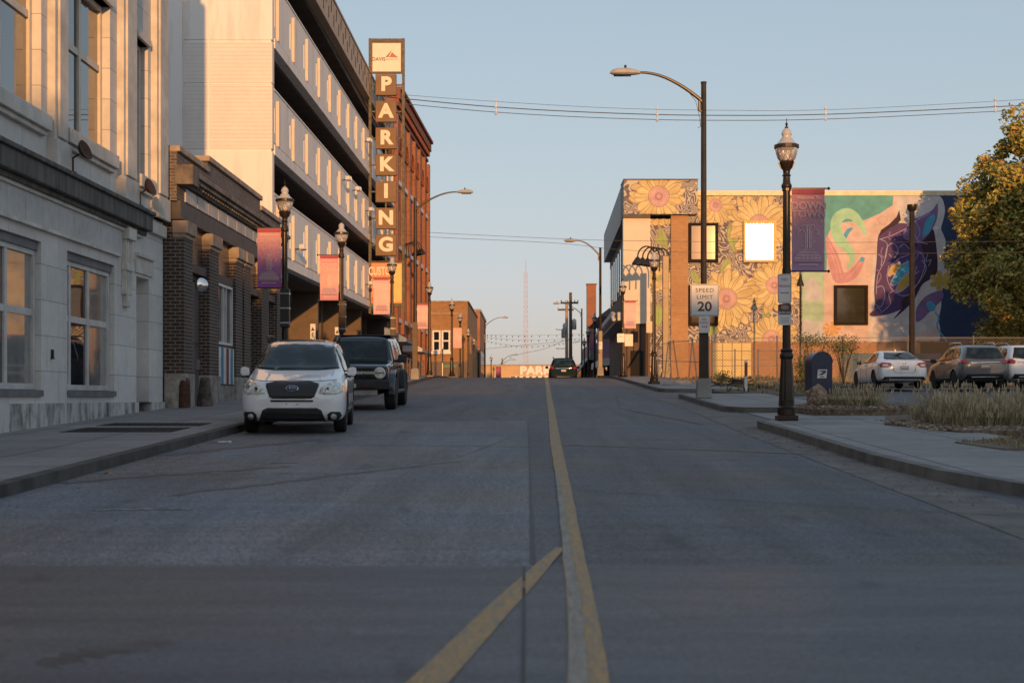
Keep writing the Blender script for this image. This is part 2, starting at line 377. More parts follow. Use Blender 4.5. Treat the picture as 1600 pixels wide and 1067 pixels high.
# right side islands with rounded ends
def arc(cx, cy, r, a0, a1, n=8): return [(cx+r*math.cos(R(a0+(a1-a0)*i/n)), cy+r*math.sin(R(a0+(a1-a0)*i/n))) for i in range(n+1)]
def island(path, inner, kname='kerb'):
    "path: kerb line from near end to far end on the road side; inner: rest of the polygon"
    k = .16; ins = []
    for i, p in enumerate(path):
        a = path[max(i-1, 0)]; b = path[min(i+1, len(path)-1)]; d = Vector((b[0]-a[0], b[1]-a[1])).normalized()
        ins.append((p[0]+d.y*k, p[1]-d.x*k))
    kind(slab(kname, list(path)+ins[::-1], .133, .25, M['curb'], step=2))
    kind(slab('pavement', ins+list(inner), .13, .22, M['walk'], step=2))
island([(9.5, 10.9), (7.6, 11.5), (5.9, 12.3), (4.95, 13.4), (4.5, 15.5), (4.35, 18), (4.38, 24)]+arc(5.4, 26.6, 1.05, 180, 90, 6)+[(6.6, 27.7)], [(7.2, 27.3), (7.4, 21), (12, 21), (12, 11.2)])
island([(6.6, 33.4)]+arc(5.6, 34.3, .85, 270, 180, 6)+[(4.75, 38), (4.8, 43.5)]+arc(5.6, 44.4, .8, 180, 90, 5)+[(6.8, 45.2)], [(7.6, 45), (7.6, 33.6)])
island([(6.8, 51)]+arc(5.7, 51.9, .85, 270, 180, 6)+[(4.9, 58), (5.1, 70), (5.6, 100), (6.0, 140)], [(8.2, 140), (8.0, 51.2)])
kind(slab('gutter', [(3.75, 9.4), (3.8, 24), (4.0, 33), (4.1, 60), (4.7, 100), (5.7, 100), (5.2, 60), (5.0, 33), (4.6, 24), (4.5, 9.4)], .005, 0, M['curb']))
kind(slab('driveway_apron', [(5.2, 28.0), (5.2, 33.2), (8.6, 33.6), (8.6, 27.6)], .012, 0, M['walk']))
# grass and mulch islands
kind(slab('planting_bed', [(7.0, 22.8), (6.4, 25.3), (7.2, 28.4), (10, 30.5), (22, 31), (22, 22.4)], .16, .2, M['mulch']), 'structure')
kind(slab('planting_bed', [(6.5, 31.8), (6.25, 33.4), (7.2, 36.2), (8.6, 37.3), (9.6, 36.2), (9.4, 33.6), (8.4, 31.9)], .15, .2, M['mulch']), 'structure')
kind(slab('verge', [(6.3, 18.6), (6.1, 20.2), (7.2, 21.3), (12, 21.8), (12, 18.4)], .145, .15, M['earth']), 'structure')
kind(slab('lot_edge', [(7.9, 47), (6.2, 52), (7.2, 86.5), (60, 86.5), (60, 61), (22, 60), (12.5, 58.5), (11.5, 47.6)], .05, .1, M['earth']), 'structure')
M['grass_dry'] = paint('dry_grass', (.38, .29, .15), .8, var=.35, scale=3)
M['grass_green'] = paint('green_grass', (.16, .16, .05), .8, var=.35, scale=3)
def grass(name, n, region, h, mats, lean=.25, clump=1, w=.012, off=.15):
    mb = MB(); poly = region
    xs = [p[0] for p in poly]; ys_ = [p[1] for p in poly]
    def inside(x, y):
        c = False; j = len(poly)-1
        for i in range(len(poly)):
            if (poly[i][1] > y) != (poly[j][1] > y) and x < (poly[j][0]-poly[i][0])*(y-poly[i][1])/(poly[j][1]-poly[i][1])+poly[i][0]: c = not c
            j = i
        return c
    k = 0
    while k < n:
        x, y = random.uniform(min(xs), max(xs)), random.uniform(min(ys_), max(ys_))
        if not inside(x, y): continue
        hh = h*(.55+.45*math.sin(x*2.1+1.3*y)*math.cos(y*1.7))*clump+h*(1-clump) if clump else h
        for q in range(9):
            k += 1; a = random.uniform(0, 6.28); l = hh*random.uniform(.45, 1.15); bx, by = x+random.gauss(0, .07), y+random.gauss(0, .07)
            dx, dy = math.cos(a)*l*lean*random.random()*2, math.sin(a)*l*lean*random.random()*2; z = prof(by)+off-.02
            s = a+1.57+random.uniform(-.5, .5); ex, ey = math.cos(s)*w, math.sin(s)*w
            mb.add([(bx-ex, by-ey, z), (bx+ex, by+ey, z), (bx+dx*.4+ex*.8, by+dy*.4+ey*.8, z+l*.6), (bx+dx*.4-ex*.8, by+dy*.4-ey*.8, z+l*.6), (bx+dx, by+dy, z+l)],
                   [(0, 1, 2, 3), (3, 2, 4)], 0 if random.random() < .75 else 1)
    o = mb.build(name, mats, recalc=False); kind(o, 'stuff'); return o
G = [M['grass_dry'], M['grass_green']]
def tufts(name, n, region, hmax, mats, off=.15, w=.006, seed=4):
    rnd = random.Random(seed); mb = MB(); xs = [p[0] for p in region]; ys_ = [p[1] for p in region]; k = 0
    while k < n:
        x, y = rnd.uniform(min(xs), max(xs)), rnd.uniform(min(ys_), max(ys_)); c = False; j = len(region)-1
        for i in range(len(region)):
            if (region[i][1] > y) != (region[j][1] > y) and x < (region[j][0]-region[i][0])*(y-region[i][1])/(region[j][1]-region[i][1])+region[i][0]: c = not c
            j = i
        if not c: continue
        k += 1; H_ = hmax*rnd.choice((.25, .4, .5, .65, .85, 1.0)); rad = H_*rnd.uniform(.2, .5); green = rnd.random() < .25
        lx, ly = rnd.gauss(0, .3), rnd.gauss(0, .2)
        for q in range(int(75*H_)+14):
            a = rnd.uniform(0, 6.283); rr_ = rad*rnd.random(); bx, by = x+math.cos(a)*rr_, y+math.sin(a)*rr_; l = H_*rnd.uniform(.45, 1.1); o_ = rnd.uniform(.1, .75)*l
            dx, dy = math.cos(a)*o_+lx*l, math.sin(a)*o_+ly*l; z = prof(by)+off-.02; s = rnd.uniform(0, 3.14); ex, ey = math.cos(s)*w, math.sin(s)*w
            zt = z+math.sqrt(max(.05, l*l-o_*o_*.8))
            P = [(bx+dx*t**1.8, by+dy*t**1.8, z+(zt-z)*(t**.85)) for t in (0, .35, .7, 1)]
            v = []
            for i, (p, g_) in enumerate(zip(P, (1, .9, .6, .1))): v += [(p[0]-ex*g_, p[1]-ey*g_, p[2]), (p[0]+ex*g_, p[1]+ey*g_, p[2])]
            mb.add(v, [(0, 1, 3, 2), (2, 3, 5, 4), (4, 5, 7, 6)], 1 if green and rnd.random() < .6 else (2 if rnd.random() < .3 else 0))
            if rnd.random() < .3:
                p = P[3]; mb.add([(p[0]-.01, p[1], p[2]-.06), (p[0]+.01, p[1], p[2]-.05), (p[0]+.012, p[1]+.005, p[2]+.03), (p[0]-.008, p[1]-.005, p[2]+.035)], [(0, 1, 2, 3)], 2)
    o = mb.build(name, mats, recalc=False); kind(o, 'stuff'); return o
M['grass_pale'] = paint('pale_seed_grass', (.50, .40, .25), .8, var=.25, scale=3); G3 = G+[M['grass_pale']]
tag(tufts('tall_grass', 260, [(7.3, 24.2), (7.1, 26.2), (8.0, 28.2), (9.6, 29.6), (14, 30.3), (14, 24)], .68, G3), 'tall dry straw coloured grass filling the mulch bed before the parked cars', 'grass')
tag(tufts('short_grass', 40, [(7.3, 33.4), (7.5, 35.5), (8.2, 36.6), (8.8, 35.8), (8.6, 33.8), (8.0, 32.9)], .5, G3, seed=7), 'short dry grass growing behind the rock by the mailbox', 'grass')
tag(grass('verge_grass', 3000, [(6.4, 18.8), (6.2, 20.2), (7.2, 21.2), (12, 21.6), (12, 18.6)], .07, G, clump=0, w=.01), 'thin low turf strip beside the near pavement', 'grass')
tag(grass('lot_weeds', 9000, [(7.9, 47), (6.9, 52), (7.4, 85), (30, 85), (30, 66), (12, 59), (11.5, 47.6)], .28, [M['grass_dry'], M['grass_green']], w=.03, off=.05), 'patchy weeds and dry grass along the chain link fence', 'grass')
# mulch chips
mb = MB()
for i in range(1500):
    if random.random() < .65: x, y = random.uniform(6.5, 9.5), random.uniform(22.9, 26.5)
    else: x, y = random.uniform(6.5, 9), random.uniform(32, 34.5)
    a = random.uniform(0, 3.14); l = random.uniform(.03, .09)
    mb.cbox((x, y, prof(y)+.165), (l, l*.35, .015), 0 if i % 3 else 1, Matrix.Rotation(a, 3, 'Z') @ Matrix.Rotation(random.uniform(-.5, .5), 3, 'X'))
tag(kind(mb.build('mulch_chips', [M['mulch'], paint('pale_chips', (.45, .36, .26), .9)]), 'stuff'), 'scattered pale wood chips over the planting beds', 'mulch')

mb = MB(); rnd = random.Random(9)
for i in range(900):
    sd_ = rnd.random()
    if sd_ < .45: y = rnd.uniform(8, 60); x = -5.03+abs(rnd.gauss(0, .22))
    elif sd_ < .8: y = rnd.uniform(12.5, 27); x = 4.33-abs(rnd.gauss(0, .3))+max(0, 15-y)*.12
    else: y = rnd.uniform(8, 50); x = rnd.uniform(-5, 4.3)
    s_ = rnd.uniform(.006, .022)*(1 if sd_ < .8 else .7); a = rnd.uniform(0, 3); mb.cbox((x, y, prof(y)+.012), (s_, s_*.7, s_*.4), 0 if rnd.random() < .7 else 1, a)
tag(kind(mb.build('gutter_grit', [paint('grit', (.22, .20, .17), .9), paint('leaf_bits', (.25, .15, .06), .9)]), 'stuff'), 'fine grit and leaf bits gathered along the kerbs', 'grit')

# ================================================================ left side buildings
FX = -8.4
UD = (0, 1, 0); FB = frame_box((FX, 0, 0), UD)      # wall coordinates on the street plane: u = y, v = z, w outward (+x)
M['lime'] = brick('limestone_blocks', (.74, .71, .665), (.66, .635, .60), (.34, .32, .30), 1.25, .62, .008, .18, .5, .25, .8, .5)
M['lime_trim'] = paint('limestone_trim', (.67, .62, .55), .8, var=.15, scale=2, bmp=.1)
def grime(name, base, g, lo, hi, sc, st):
    m, nt, b = newmat(name); f = tex(nt, sc, 6, .7, stretch=st); r = ramp(nt, [(lo, g), (hi, base)]); nt.links.new(f, r.inputs[0])
    nt.links.new(r.outputs[0], b.inputs['Base Color']); b.inputs['Roughness'].default_value = .85; bump(nt, b, f, .2, .01); return m
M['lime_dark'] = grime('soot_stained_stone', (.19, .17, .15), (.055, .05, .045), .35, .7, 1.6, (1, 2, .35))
M['lime_plinth'] = grime('stained_plinth', (.58, .56, .53), (.13, .12, .11), .36, .56, 2.2, (1, 1.4, .45))
M['lime_frieze'] = brick('limestone_frieze', (.68, .66, .63), (.60, .58, .56), (.32, .3, .28), .85, 3, .008, .25, 0, .2, .8, .6)
M['frame_grey'] = paint('window_frame_paint', (.62, .60, .57), .55, var=.12)
M['frame_cream'] = paint('cream_window_frame', (.66, .58, .47), .5, var=.1)
M['sill_grey'] = paint('grey_sill', (.19, .19, .20), .7, var=.15)
M['glass_up'] = glassy('upper_window_glass', (.02, .025, .03), .015, 1, 2.1)
M['blind'] = paint('blind_behind_glass', (.30, .29, .27), .08, var=.2, scale=1.5, coat=1)
M['rust'] = paint('rusty_iron', (.10, .045, .025), .8, .2, .3, 9)
B = empty('stone_building', (0, 0, 0), 0, 'pale limestone building with tall windows and a dark stained cornice, nearest on the pavement', 'building')
Y0, Y1 = 13.0, 33.0
low = [(16.9, 19.9, 1.42, 4.1), (21.7, 24.7, 1.42, 4.1), (26.1, 29.1, 1.42, 4.1)]
door = (30.75, 31.8, .8, 4.03)
up = [(16.9, 19.9, 6.3, 9.3), (21.7, 24.7, 6.3, 9.3), (25.9, 28.8, 6.3, 9.3), (30.7, 31.7, 6.22, 9.2)]
mb = MB(); facing_wall(mb, (FX, 0, 0), UD, Y0, Y1, 1.3, 16.2, low+[(30.75, 31.8, 1.3, 4.03)]+up, .42, 0)
mb.box(-24, FX-.42, Y0, Y1, 0, 16.15); mb.build('wall', M['lime'], B)
mb = MB(); facing_wall(mb, (FX+.06, 0, 0), UD, Y0, Y1, .2, 1.30, [(30.75, 31.8, .2, 1.30)], .3, 0)
mb.build('plinth', M['lime_plinth'], B)
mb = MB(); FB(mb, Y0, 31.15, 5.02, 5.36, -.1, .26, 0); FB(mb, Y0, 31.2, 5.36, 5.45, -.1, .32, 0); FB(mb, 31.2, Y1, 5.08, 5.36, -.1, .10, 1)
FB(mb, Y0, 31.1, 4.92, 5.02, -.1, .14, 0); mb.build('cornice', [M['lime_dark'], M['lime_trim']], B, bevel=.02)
mb = MB(); FB(mb, Y0, 29.5, 4.34, 4.92, -.05, .045, 0); FB(mb, Y0, 31.0, 4.86, 4.92, 0, .09, 1); FB(mb, Y0, 29.4, 4.30, 4.36, 0, .075, 1)
FB(mb, 30.6, 32.0, 4.45, 4.52, 0, .1, 1); FB(mb, 30.6, 32.0, 4.1, 4.45, 0, .04, 1)
mb.build('frieze', [M['lime_frieze'], M['lime_trim']], B)
for (a, b) in ((15.1, 15.9), (20.2, 21.3), (25.02, 25.72), (29.3, 30.25), (31.95, 32.9)):
    mb = MB(); FB(mb, a, b, 5.45, 16, -.05, .14); FB(mb, a+.12, b-.12, 6.0, 15.9, .14, .19)
    FB(mb, a-.05, b+.05, 5.45, 5.95, -.05, .20); mb.build('pilaster', M['lime_trim'], B, bevel=.015)
mb = MB()
for k in range(4): FB(mb, 29.62+k*.13, 29.70+k*.13, 3.55, 4.75, 0, .10)
FB(mb, 29.55, 30.15, 4.7, 4.95, 0, .18); FB(mb, 29.6, 30.1, 4.05, 4.2, 0, .13); FB(mb, 29.7, 30.0, 3.3, 3.55, 0, .09)
mb.build('carved_bracket', M['lime_trim'], B, bevel=.01)
for (a, b, c, d) in up:
    mb = MB(); FB(mb, a-.08, b+.12, c-.27, c, -.42, .16); FB(mb, a-.04, b+.06, c-.36, c-.27, -.1, .09); mb.build('sill', M['lime_trim'], B, bevel=.015)
    us = (a+.36, a+1.5) if b-a > 2 else ()
    window(B, FB, a+.02, b-.02, c+.01, d-.02, -.16, (M['frame_cream'], M['glass_up']), us, (c+1.72,) if b-a > 2 else (), .1, .13, dep=.10)
    mb = MB(); FB(mb, a-.05, b+.05, d, d+.14, -.2, .07); mb.build('lintel', M['lime_trim'], B)
for (a, b, c, d) in low:
    mb = MB(); FB(mb, a+.01, b-.01, c, c+.11, -.4, .05); mb.build('sill', M['sill_grey'], B)
    window(B, FB, a+.02, b-.02, c+.12, d-.14, -.10, (M['frame_grey'], M['glass_up']), (a+.5, a+1.62), (c+1.45,), .10, .12, dep=.08)
    for (u0_, u1_, v0_, v1_) in ((b-1.25, b-.12, c+.22, c+1.39), (b-1.25, b-.12, c+1.51, d-.24), (a+.12, a+.44, c+.22, c+1.39)):
        mb = MB(); FB(mb, u0_, u1_, v0_, v1_, -.16, -.145); mb.build('blind', M['blind'], B)
    mb = MB(); FB(mb, a+.01, b-.01, d-.15, d, -.35, -.06); mb.build('lintel', M['sill_grey'], B)
mb = MB(); FB(mb, 30.75, 31.8, .8, 4.03, -1.3, -1.2); FB(mb, 30.7, 30.75, .8, 4.03, -1.3, -.4); FB(mb, 31.8, 31.86, .8, 4.03, -1.3, -.4); mb.build('door_recess', M['lime_trim'], B)
mb = MB(); FB(mb, 30.86, 31.70, .85, 3.2, -1.2, -1.14); mb.build('door', M['sill_grey'], B)
mb = MB(); FB(mb, 25.2, 25.23, 2.1, 2.25, .0, .05); FB(mb, 25.18, 25.25, 2.08, 2.1, .0, .06); mb.build('hose_tap', M['black'], B)
fl = None
for i, (y, z) in enumerate(((25.85, 5.62), (30.35, 5.62))):
    t = tag(empty('wall_light', (FX+.2, y, z)), 'rusty round floodlight on the stone cornice below the %s upper window' % ('wide' if i == 0 else 'narrow'), 'floodlight', 'rusty floodlights on the stone building')
    mb = MB(); mb.tube([(0, -.05, -.15), (0, -.05, .12), (.1, 0, .2)], .022, 6); mb.lathe([(.07, -.02), (.07, .02)], (0, -.05, -.15), 8); mb.build('bracket', M['rust'], t)
    mb = MB(); mb.lathe([(.05, -.07), (.10, -.05), (.17, .01), (.19, .05), (.16, .04), (.05, .0)], (0, 0, 0), 18); o = mb.build('shade', M['rust'], t, smooth=True); o.location = (.18, 0, .26); o.rotation_euler = (R(12), R(68), 0)

# ---------------------------------------------------------------- low brick storefront
M['brick_dark'] = brick('dark_brown_brick', (.10, .06, .045), (.055, .038, .03), (.30, .25, .20), .22, .085, .013, .35, .5, .6)
M['brick_wire'] = brick('parapet_brick', (.17, .135, .12), (.11, .09, .082), (.28, .25, .23), .22, .075, .012, .35, .5, .5)
M['terra'] = paint('weathered_terracotta', (.42, .33, .25), .8, var=.25, scale=2.5, bmp=.2)
M['terra_d'] = grime('sooty_terracotta', (.26, .22, .18), (.09, .075, .065), .35, .62, 2, (1, 1.2, .6))
M['tile_w'] = paint('pale_glazed_tile', (.50, .46, .43), .45, var=.15, scale=3)
M['beam'] = paint('painted_steel_beam', (.085, .07, .062), .6, var=.2)
M['plum'] = paint('dusky_plum_door', (.13, .105, .105), .55, var=.1)
M['stone_base'] = grime('base_stone', (.42, .38, .33), (.18, .15, .12), .35, .6, 2.5, (1, 1, 1))
M['leaded'] = brick('leaded_transom_glass', (.10, .09, .085), (.17, .14, .12), (.03, .028, .026), .14, .14, .014, .3, 0, .2, .25, 1.2)
FB_ = FB; FB = frame_box((FX+.30, 0, 0), UD)
B = empty('brick_storefront', (0, 0, 0), 0, 'low dark brick storefront with stepped parapet between the stone building and the parking garage', 'building')
BY0, BY1 = 33.1, 47.1
mb = MB(); FB(mb, BY0, BY1, 5.95, 7.25-.12, -.5, 0); FB(mb, 36.3, 43.5, 7.13, 7.42, -.5, 0); mb.box(-24, FX-.5, BY0, BY1, 0, 6.4)
mb.build('wall', M['brick_wire'], B)
mb = MB(); FB(mb, BY0, 36.3, 7.13, 7.27, -.55, .07); FB(mb, 43.5, BY1, 7.13, 7.27, -.55, .07); FB(mb, 36.22, 43.58, 7.42, 7.56, -.55, .07); mb.build('coping', M['terra'], B, bevel=.015)
mb = MB(); FB(mb, BY0, BY1, 6.62, 6.74, 0, .34); FB(mb, BY0, BY1, 6.52, 6.62, 0, .26); FB(mb, BY0, BY1, 6.40, 6.46, 0, .12); FB(mb, BY0-.03, BY0+.62, 6.36, 6.82, -.05, .38)
for k in range(46): FB(mb, BY0+.7+k*.29, BY0+.83+k*.29, 6.44, 6.52, .0, .2)
mb.build('cornice', M['terra_d'], B, bevel=.012)
for k in range(11):
    mb = MB(); a = BY0+.75+k*1.2; FB(mb, a, a+1.12, 6.05, 6.36, 0, .035); mb.build('frieze_tile', M['tile_w'], B)
mb = MB()
for k in range(6):
    y = BY0+1.9+k*2.4; mb.tube([(FX+.06, y+.10*math.cos(t*math.pi/5), 6.205+.14*math.sin(t*math.pi/5)) for t in range(11)], .016, 4)
mb.build('frieze_ornament', M['beam'], B)
mb = MB(); FB(mb, BY0, BY1, 5.62, 5.98, -.3, .09); FB(mb, BY0, BY1, 5.55, 5.62, -.3, .14); mb.build('lintel_beam', M['beam'], B)
pil = [(33.12, 34.0), (35.8, 36.9), (39.05, 40.0), (40.25, 41.2), (42.9, 44.1), (45.6, 47.05)]
for (a, b) in pil:
    p = MB(); FB(p, a, b, 1.95, 5.38, -.5, .16); FB(p, a+.1, b-.1, 5.38, 5.55, -.5, .1); po = p.build('brick_pier', M['brick_dark'], B)
    q = MB(); FB(q, a-.05, b+.05, 5.22, 5.52, -.1, .26); FB(q, a-.02, b+.02, 5.12, 5.22, -.1, .20); q.build('capital', M['terra'], po, bevel=.015)
    q = MB(); FB(q, a-.04, b+.04, .8, 1.95, -.3, .21); q.build('base', M['stone_base'], po, bevel=.02)
bays = [(34.0, 35.8, 'door'), (36.9, 39.05, 'win'), (40.0, 40.25, 'slot'), (41.2, 42.9, 'open'), (44.1, 45.6, 'door')]
for (a, b, k) in bays:
    t = MB(); FB(t, a, b, 4.62, 5.56, -.12, -.02); to = t.build('transom', M['leaded'], B)
    t = MB(); FB(t, a, b, 4.42, 4.62, -.3, .10); t.build('beam', M['beam'], B)
    if k == 'door':
        t = MB(); FB(t, a, a+.16, .9, 4.42, -.3, .03); t.build('door_jamb', M['white'], B)
        t = MB(); FB(t, a+.16, b, .9, 4.42, -.34, -.10); FB(t, a+.3, b-.12, 1.2, 2.6, -.10, -.085); FB(t, a+.3, b-.12, 2.75, 4.2, -.10, -.085); d = t.build('door', M['plum'], B, bevel=.01)
        t = MB(); FB(t, b-.3, b-.2, 2.1, 2.35, -.085, -.03); t.build('handle', M['steel'], d)
    elif k == 'win':
        t = MB(); FB(t, a, b, .9, 1.72, -.3, .12); t.build('base', M['stone_base'], B, bevel=.02)
        t = MB(); FB(t, a, b, 1.72, 2.78, -.3, .10); t.build('panel_backing', M['beam'], B)
        window(B, FB, a+.12, b-.08, 2.8, 4.4, .10, (M['white'], M['glass']), (a+.95, a+1.3), (), .07, .05, dep=.12)
        s = empty('striped_panel', (0, 0, 0), 0, 'white panel with blue and maroon vertical stripes below the storefront window', 'panel')
        P_ = MB(); FB(P_, a+.1, b-.12, 1.76, 2.72, .10, .14); P_.build('board', M['white'], s)
        blue = paint('stripe_blue', (.07, .28, .42), .6); mar = paint('stripe_maroon', (.16, .02, .045), .6)
        w0 = a+.1; wd = (b-.12)-w0
        for j, (q, c) in enumerate(((.22, blue), (.56, mar), (.84, blue))):
            st = MB(); FB(st, w0+wd*(q-.075), w0+wd*(q+.075), 1.765, 2.715, .14, .146); st.build('stripe', c, s)
    elif k == 'open':
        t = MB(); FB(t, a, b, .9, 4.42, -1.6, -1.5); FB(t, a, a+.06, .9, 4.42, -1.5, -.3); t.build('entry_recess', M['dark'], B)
        window(B, FB, b-.9, b-.1, 1.3, 4.2, -1.3, (M['beam'], M['glass']), (), (3.3,), .09)
    else:
        t = MB(); FB(t, a, b, .9, 4.42, -.4, -.1); t.build('slot_panel', M['plum'], B)
FB = FB_
t = tag(empty('round_mirror', (FX+.58, 34.35, 4.12)), 'round grey convex lamp fixed over the first storefront door', 'wall lamp')
mb = MB(); mb.lathe([(.02, .0), (.15, .02), (.165, .04), (.13, .06), (.02, .07)], (0, 0, 0), 18, axis='y'); o = mb.build('disc', M['chrome'], t, smooth=True); o.rotation_euler = (0, 0, R(200))
mb = MB(); mb.tube([(0, 0, 0), (-.12, .08, .08), (-.36, .1, .1)], .02, 6); mb.build('arm', M['black'], t)
M['stone_bol'] = grime('weathered_bollard', (.16, .13, .10), (.04, .03, .025), .4, .65, 5, (1, 1, 1))
for i, (px, d) in enumerate(((287.5, 33.2), (320, 34.2))):
    x = UX(px, d); z = prof(d)+.12
    mb = MB()
    if i == 0: mb.lathe([(.155, 0), (.15, .5), (.14, .62), (.10, .70), (.04, .74), (.01, .75)], (0, 0, 0), 14)
    else: mb.lathe([(.2, 0), (.18, .2), (.13, .55), (.11, .68), (.1, .70), (.02, .72)], (0, 0, 0), 10)
    o = mb.build('bollard', M['rust'] if i == 0 else M['stone_bol'], smooth=True, loc=(x, d, z))
    tag(o, ('rusty brown round topped bollard before the plum storefront door', 'mottled tapering stone bollard before the striped panel')[i], 'bollard')

# ---------------------------------------------------------------- parking garage
M['g_conc'] = grime('garage_white_concrete', (.82, .79, .75), (.64, .60, .55), .30, .52, 1.1, (1.6, 1.6, .22))
M['g_board'] = brick('board_marked_concrete', (.80, .76, .70), (.78, .74, .68), (.68, .64, .59), 30, .13, .009, .1, 0, .5, .8, .4)
M['g_rib'] = paint('rib_cream', (.68, .58, .46), .7, var=.06)
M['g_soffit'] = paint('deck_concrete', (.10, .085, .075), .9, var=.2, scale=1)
M['g_slot'] = M['dark']
GY0, GY1 = 47.2, 91.0; SL = .012
B = empty('parking_garage', (0, 0, 0), 0, 'tall cream concrete parking garage with open decks and ribbed parapet bands', 'garage')
mb = MB(); mb.box(-30, FX+.02, GY0, GY0+.35, 0, 9.55, 0); mb.box(-30, FX+.02, GY0, GY0+.35, 9.66, 11.8, 1); mb.box(-30, FX-.02, GY0+.02, GY0+.33, 9.55, 9.66, 0)
mb.box(-30, FX+.02, GY0, GY0+.35, 11.84, 13.18, 1); mb.box(-30, FX-.02, GY0+.02, GY0+.33, 11.8, 11.84, 0); mb.box(-30, FX-.02, GY0+.02, GY0+.33, 13.18, 13.27, 0); mb.box(-30, FX+.02, GY0, GY0+.35, 13.27, 18.6, 0)
mb.box(-12.05, -11.35, GY0-.14, GY0, 0, 18.6, 0); mb.box(-10.52, -10.46, GY0-.03, GY0, 0, 18.6, 0)
mb.build('end_wall', [M['g_conc'], M['g_board']], B)
mods = [GY0+.9+i*3.2 for i in range(14)]
for (z0, z1) in ((5.92, 8.17), (9.5, 11.66), (13.06, 15.3)):
    panel = MB(); led = MB(); ribs = []; slot = MB()
    def sb(m_, u0, u1, v0, v1, w0, w1, m=0):
        k = len(m_.v); FB(m_, u0, u1, v0, v1, w0, w1, m)
        for i in range(k, len(m_.v)): x, y, z = m_.v[i]; m_.v[i] = (x, y, z+SL*(y-47))
    prev = GY0+.36
    for y in mods+[GY1]:
        # panel with a recessed vertical slot before each rib
        e = y-.52 if y < GY1 else GY1
        sb(panel, prev, e, z0+.42, z1, -.28, 0)
        if y < GY1:
            sb(panel, e, e+.2, z0+.42, z0+.75, -.28, 0); sb(panel, e, e+.2, z1-.55, z1, -.28, 0); sb(slot, e, e+.2, z0+.75, z1-.55, -.28, -.06)
            sb(panel, e+.2, y, z0+.42, z1, -.28, 0); sb(MB_r := MB(), y-.05, y+.05, z0+.36, z1-.28, 0, .10); ribs.append(MB_r)
            sb(slot, prev+.25, y-.2, z0+.34, z0+.42, -.25, -.12)
        prev = y
    sb(led, GY0+.36, GY1, z0, z0+.34, -.3, .05); sb(panel, GY0+.36, GY1, z1, z1+.06, -.3, .03)
    bo = panel.build('parapet_band', M['g_conc'], B); led.build('ledge', M['g_conc'], bo); kind(slot.build('slots', M['g_conc'], bo), 'stuff')
    for q in ribs: q.build('rib', M['g_rib'], bo)
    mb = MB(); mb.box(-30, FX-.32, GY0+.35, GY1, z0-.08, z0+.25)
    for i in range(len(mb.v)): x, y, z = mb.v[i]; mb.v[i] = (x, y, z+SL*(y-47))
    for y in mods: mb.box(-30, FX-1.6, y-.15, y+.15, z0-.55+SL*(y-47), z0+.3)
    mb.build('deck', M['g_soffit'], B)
z0, z1 = 17.15, 18.5
M['g_top'] = paint('top_parapet', (.50, .40, .31), .8, var=.12)
top = MB(); sl = MB()
for i, y in enumerate([GY0+k*1.6 for k in range(27)]):
    pass
zt = z0
def sbox(m_, u0, u1, v0, v1, w0, w1):
    k = len(m_.v); FB(m_, u0, u1, v0, v1, w0, w1)
    for i in range(k, len(m_.v)): x, y, z = m_.v[i]; m_.v[i] = (x, y, z+SL*(y-47))
sbox(top, GY0+.36, GY1, z0, z1, -.3, .05); sbox(top, GY0+.36, GY1, z1, z1+.1, -.34, .1)
bo = top.build('top_parapet', M['g_top'], B)
for k in range(27):
    for j in range(2): sbox(sl, GY0+.5+k*1.6+j*.8, GY0+.62+k*1.6+j*.8, z0+.25+j*.45, z0+.75+j*.45, .0, .065)
sl.build('parapet_slots', M['dark'], bo)
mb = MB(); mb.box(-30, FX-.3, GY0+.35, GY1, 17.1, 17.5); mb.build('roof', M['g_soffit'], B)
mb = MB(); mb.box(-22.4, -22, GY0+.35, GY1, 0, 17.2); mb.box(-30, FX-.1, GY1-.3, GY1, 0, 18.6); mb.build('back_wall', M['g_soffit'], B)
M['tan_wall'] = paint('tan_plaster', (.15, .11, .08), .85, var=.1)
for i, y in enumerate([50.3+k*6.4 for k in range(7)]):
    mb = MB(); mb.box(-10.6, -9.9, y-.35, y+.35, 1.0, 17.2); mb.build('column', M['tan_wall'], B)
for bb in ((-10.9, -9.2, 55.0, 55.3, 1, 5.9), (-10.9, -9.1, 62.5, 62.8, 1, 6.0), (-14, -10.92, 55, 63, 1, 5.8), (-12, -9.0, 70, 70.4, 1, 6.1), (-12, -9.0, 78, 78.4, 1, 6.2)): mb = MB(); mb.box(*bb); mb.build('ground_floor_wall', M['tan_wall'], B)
M['red_txt'] = paint('red_lettering', (.45, .05, .04), .5); M['blk_txt'] = paint('black_lettering', (.015, .015, .015), .5)
for i, (px, d) in enumerate(((489, 54.7), (527, 62.2))):
    t = tag(empty('entry_sign', (UX(px, d), d, 0)), ('white upright ENTER sign on the tan wall above the white car', 'white upright ENTER sign on the tan wall above the dark truck')[i], 'sign', 'upright signs at the garage entrance')
    z = UZ(508 if i == 0 else 513, d)
    mb = MB(); mb.box(-.1, .1, -.03, .03, z-1.4, z+.05); mb.build('board', M['white'], t)
    for k, ch in enumerate('ENTER'): text(ch, .22, M['blk_txt'], t, (0, -.035, z-.38-k*.22), depth=.004, bold=.02)
    mb = MB(); mb.prism([(-.07, z-.22), (.07, z-.22), (0, z-.06)], 'y', -.04, -.031); mb.build('arrow', M['blk_txt'], t)
# letter on lowest band
M['cream_txt'] = paint('cream_lettering', (.85, .68, .35), .6)
text('S', 1.9, M['cream_txt'], B, (FX+.03, 64.9, 7.45), (R(90), 0, R(90)), .02, .05)
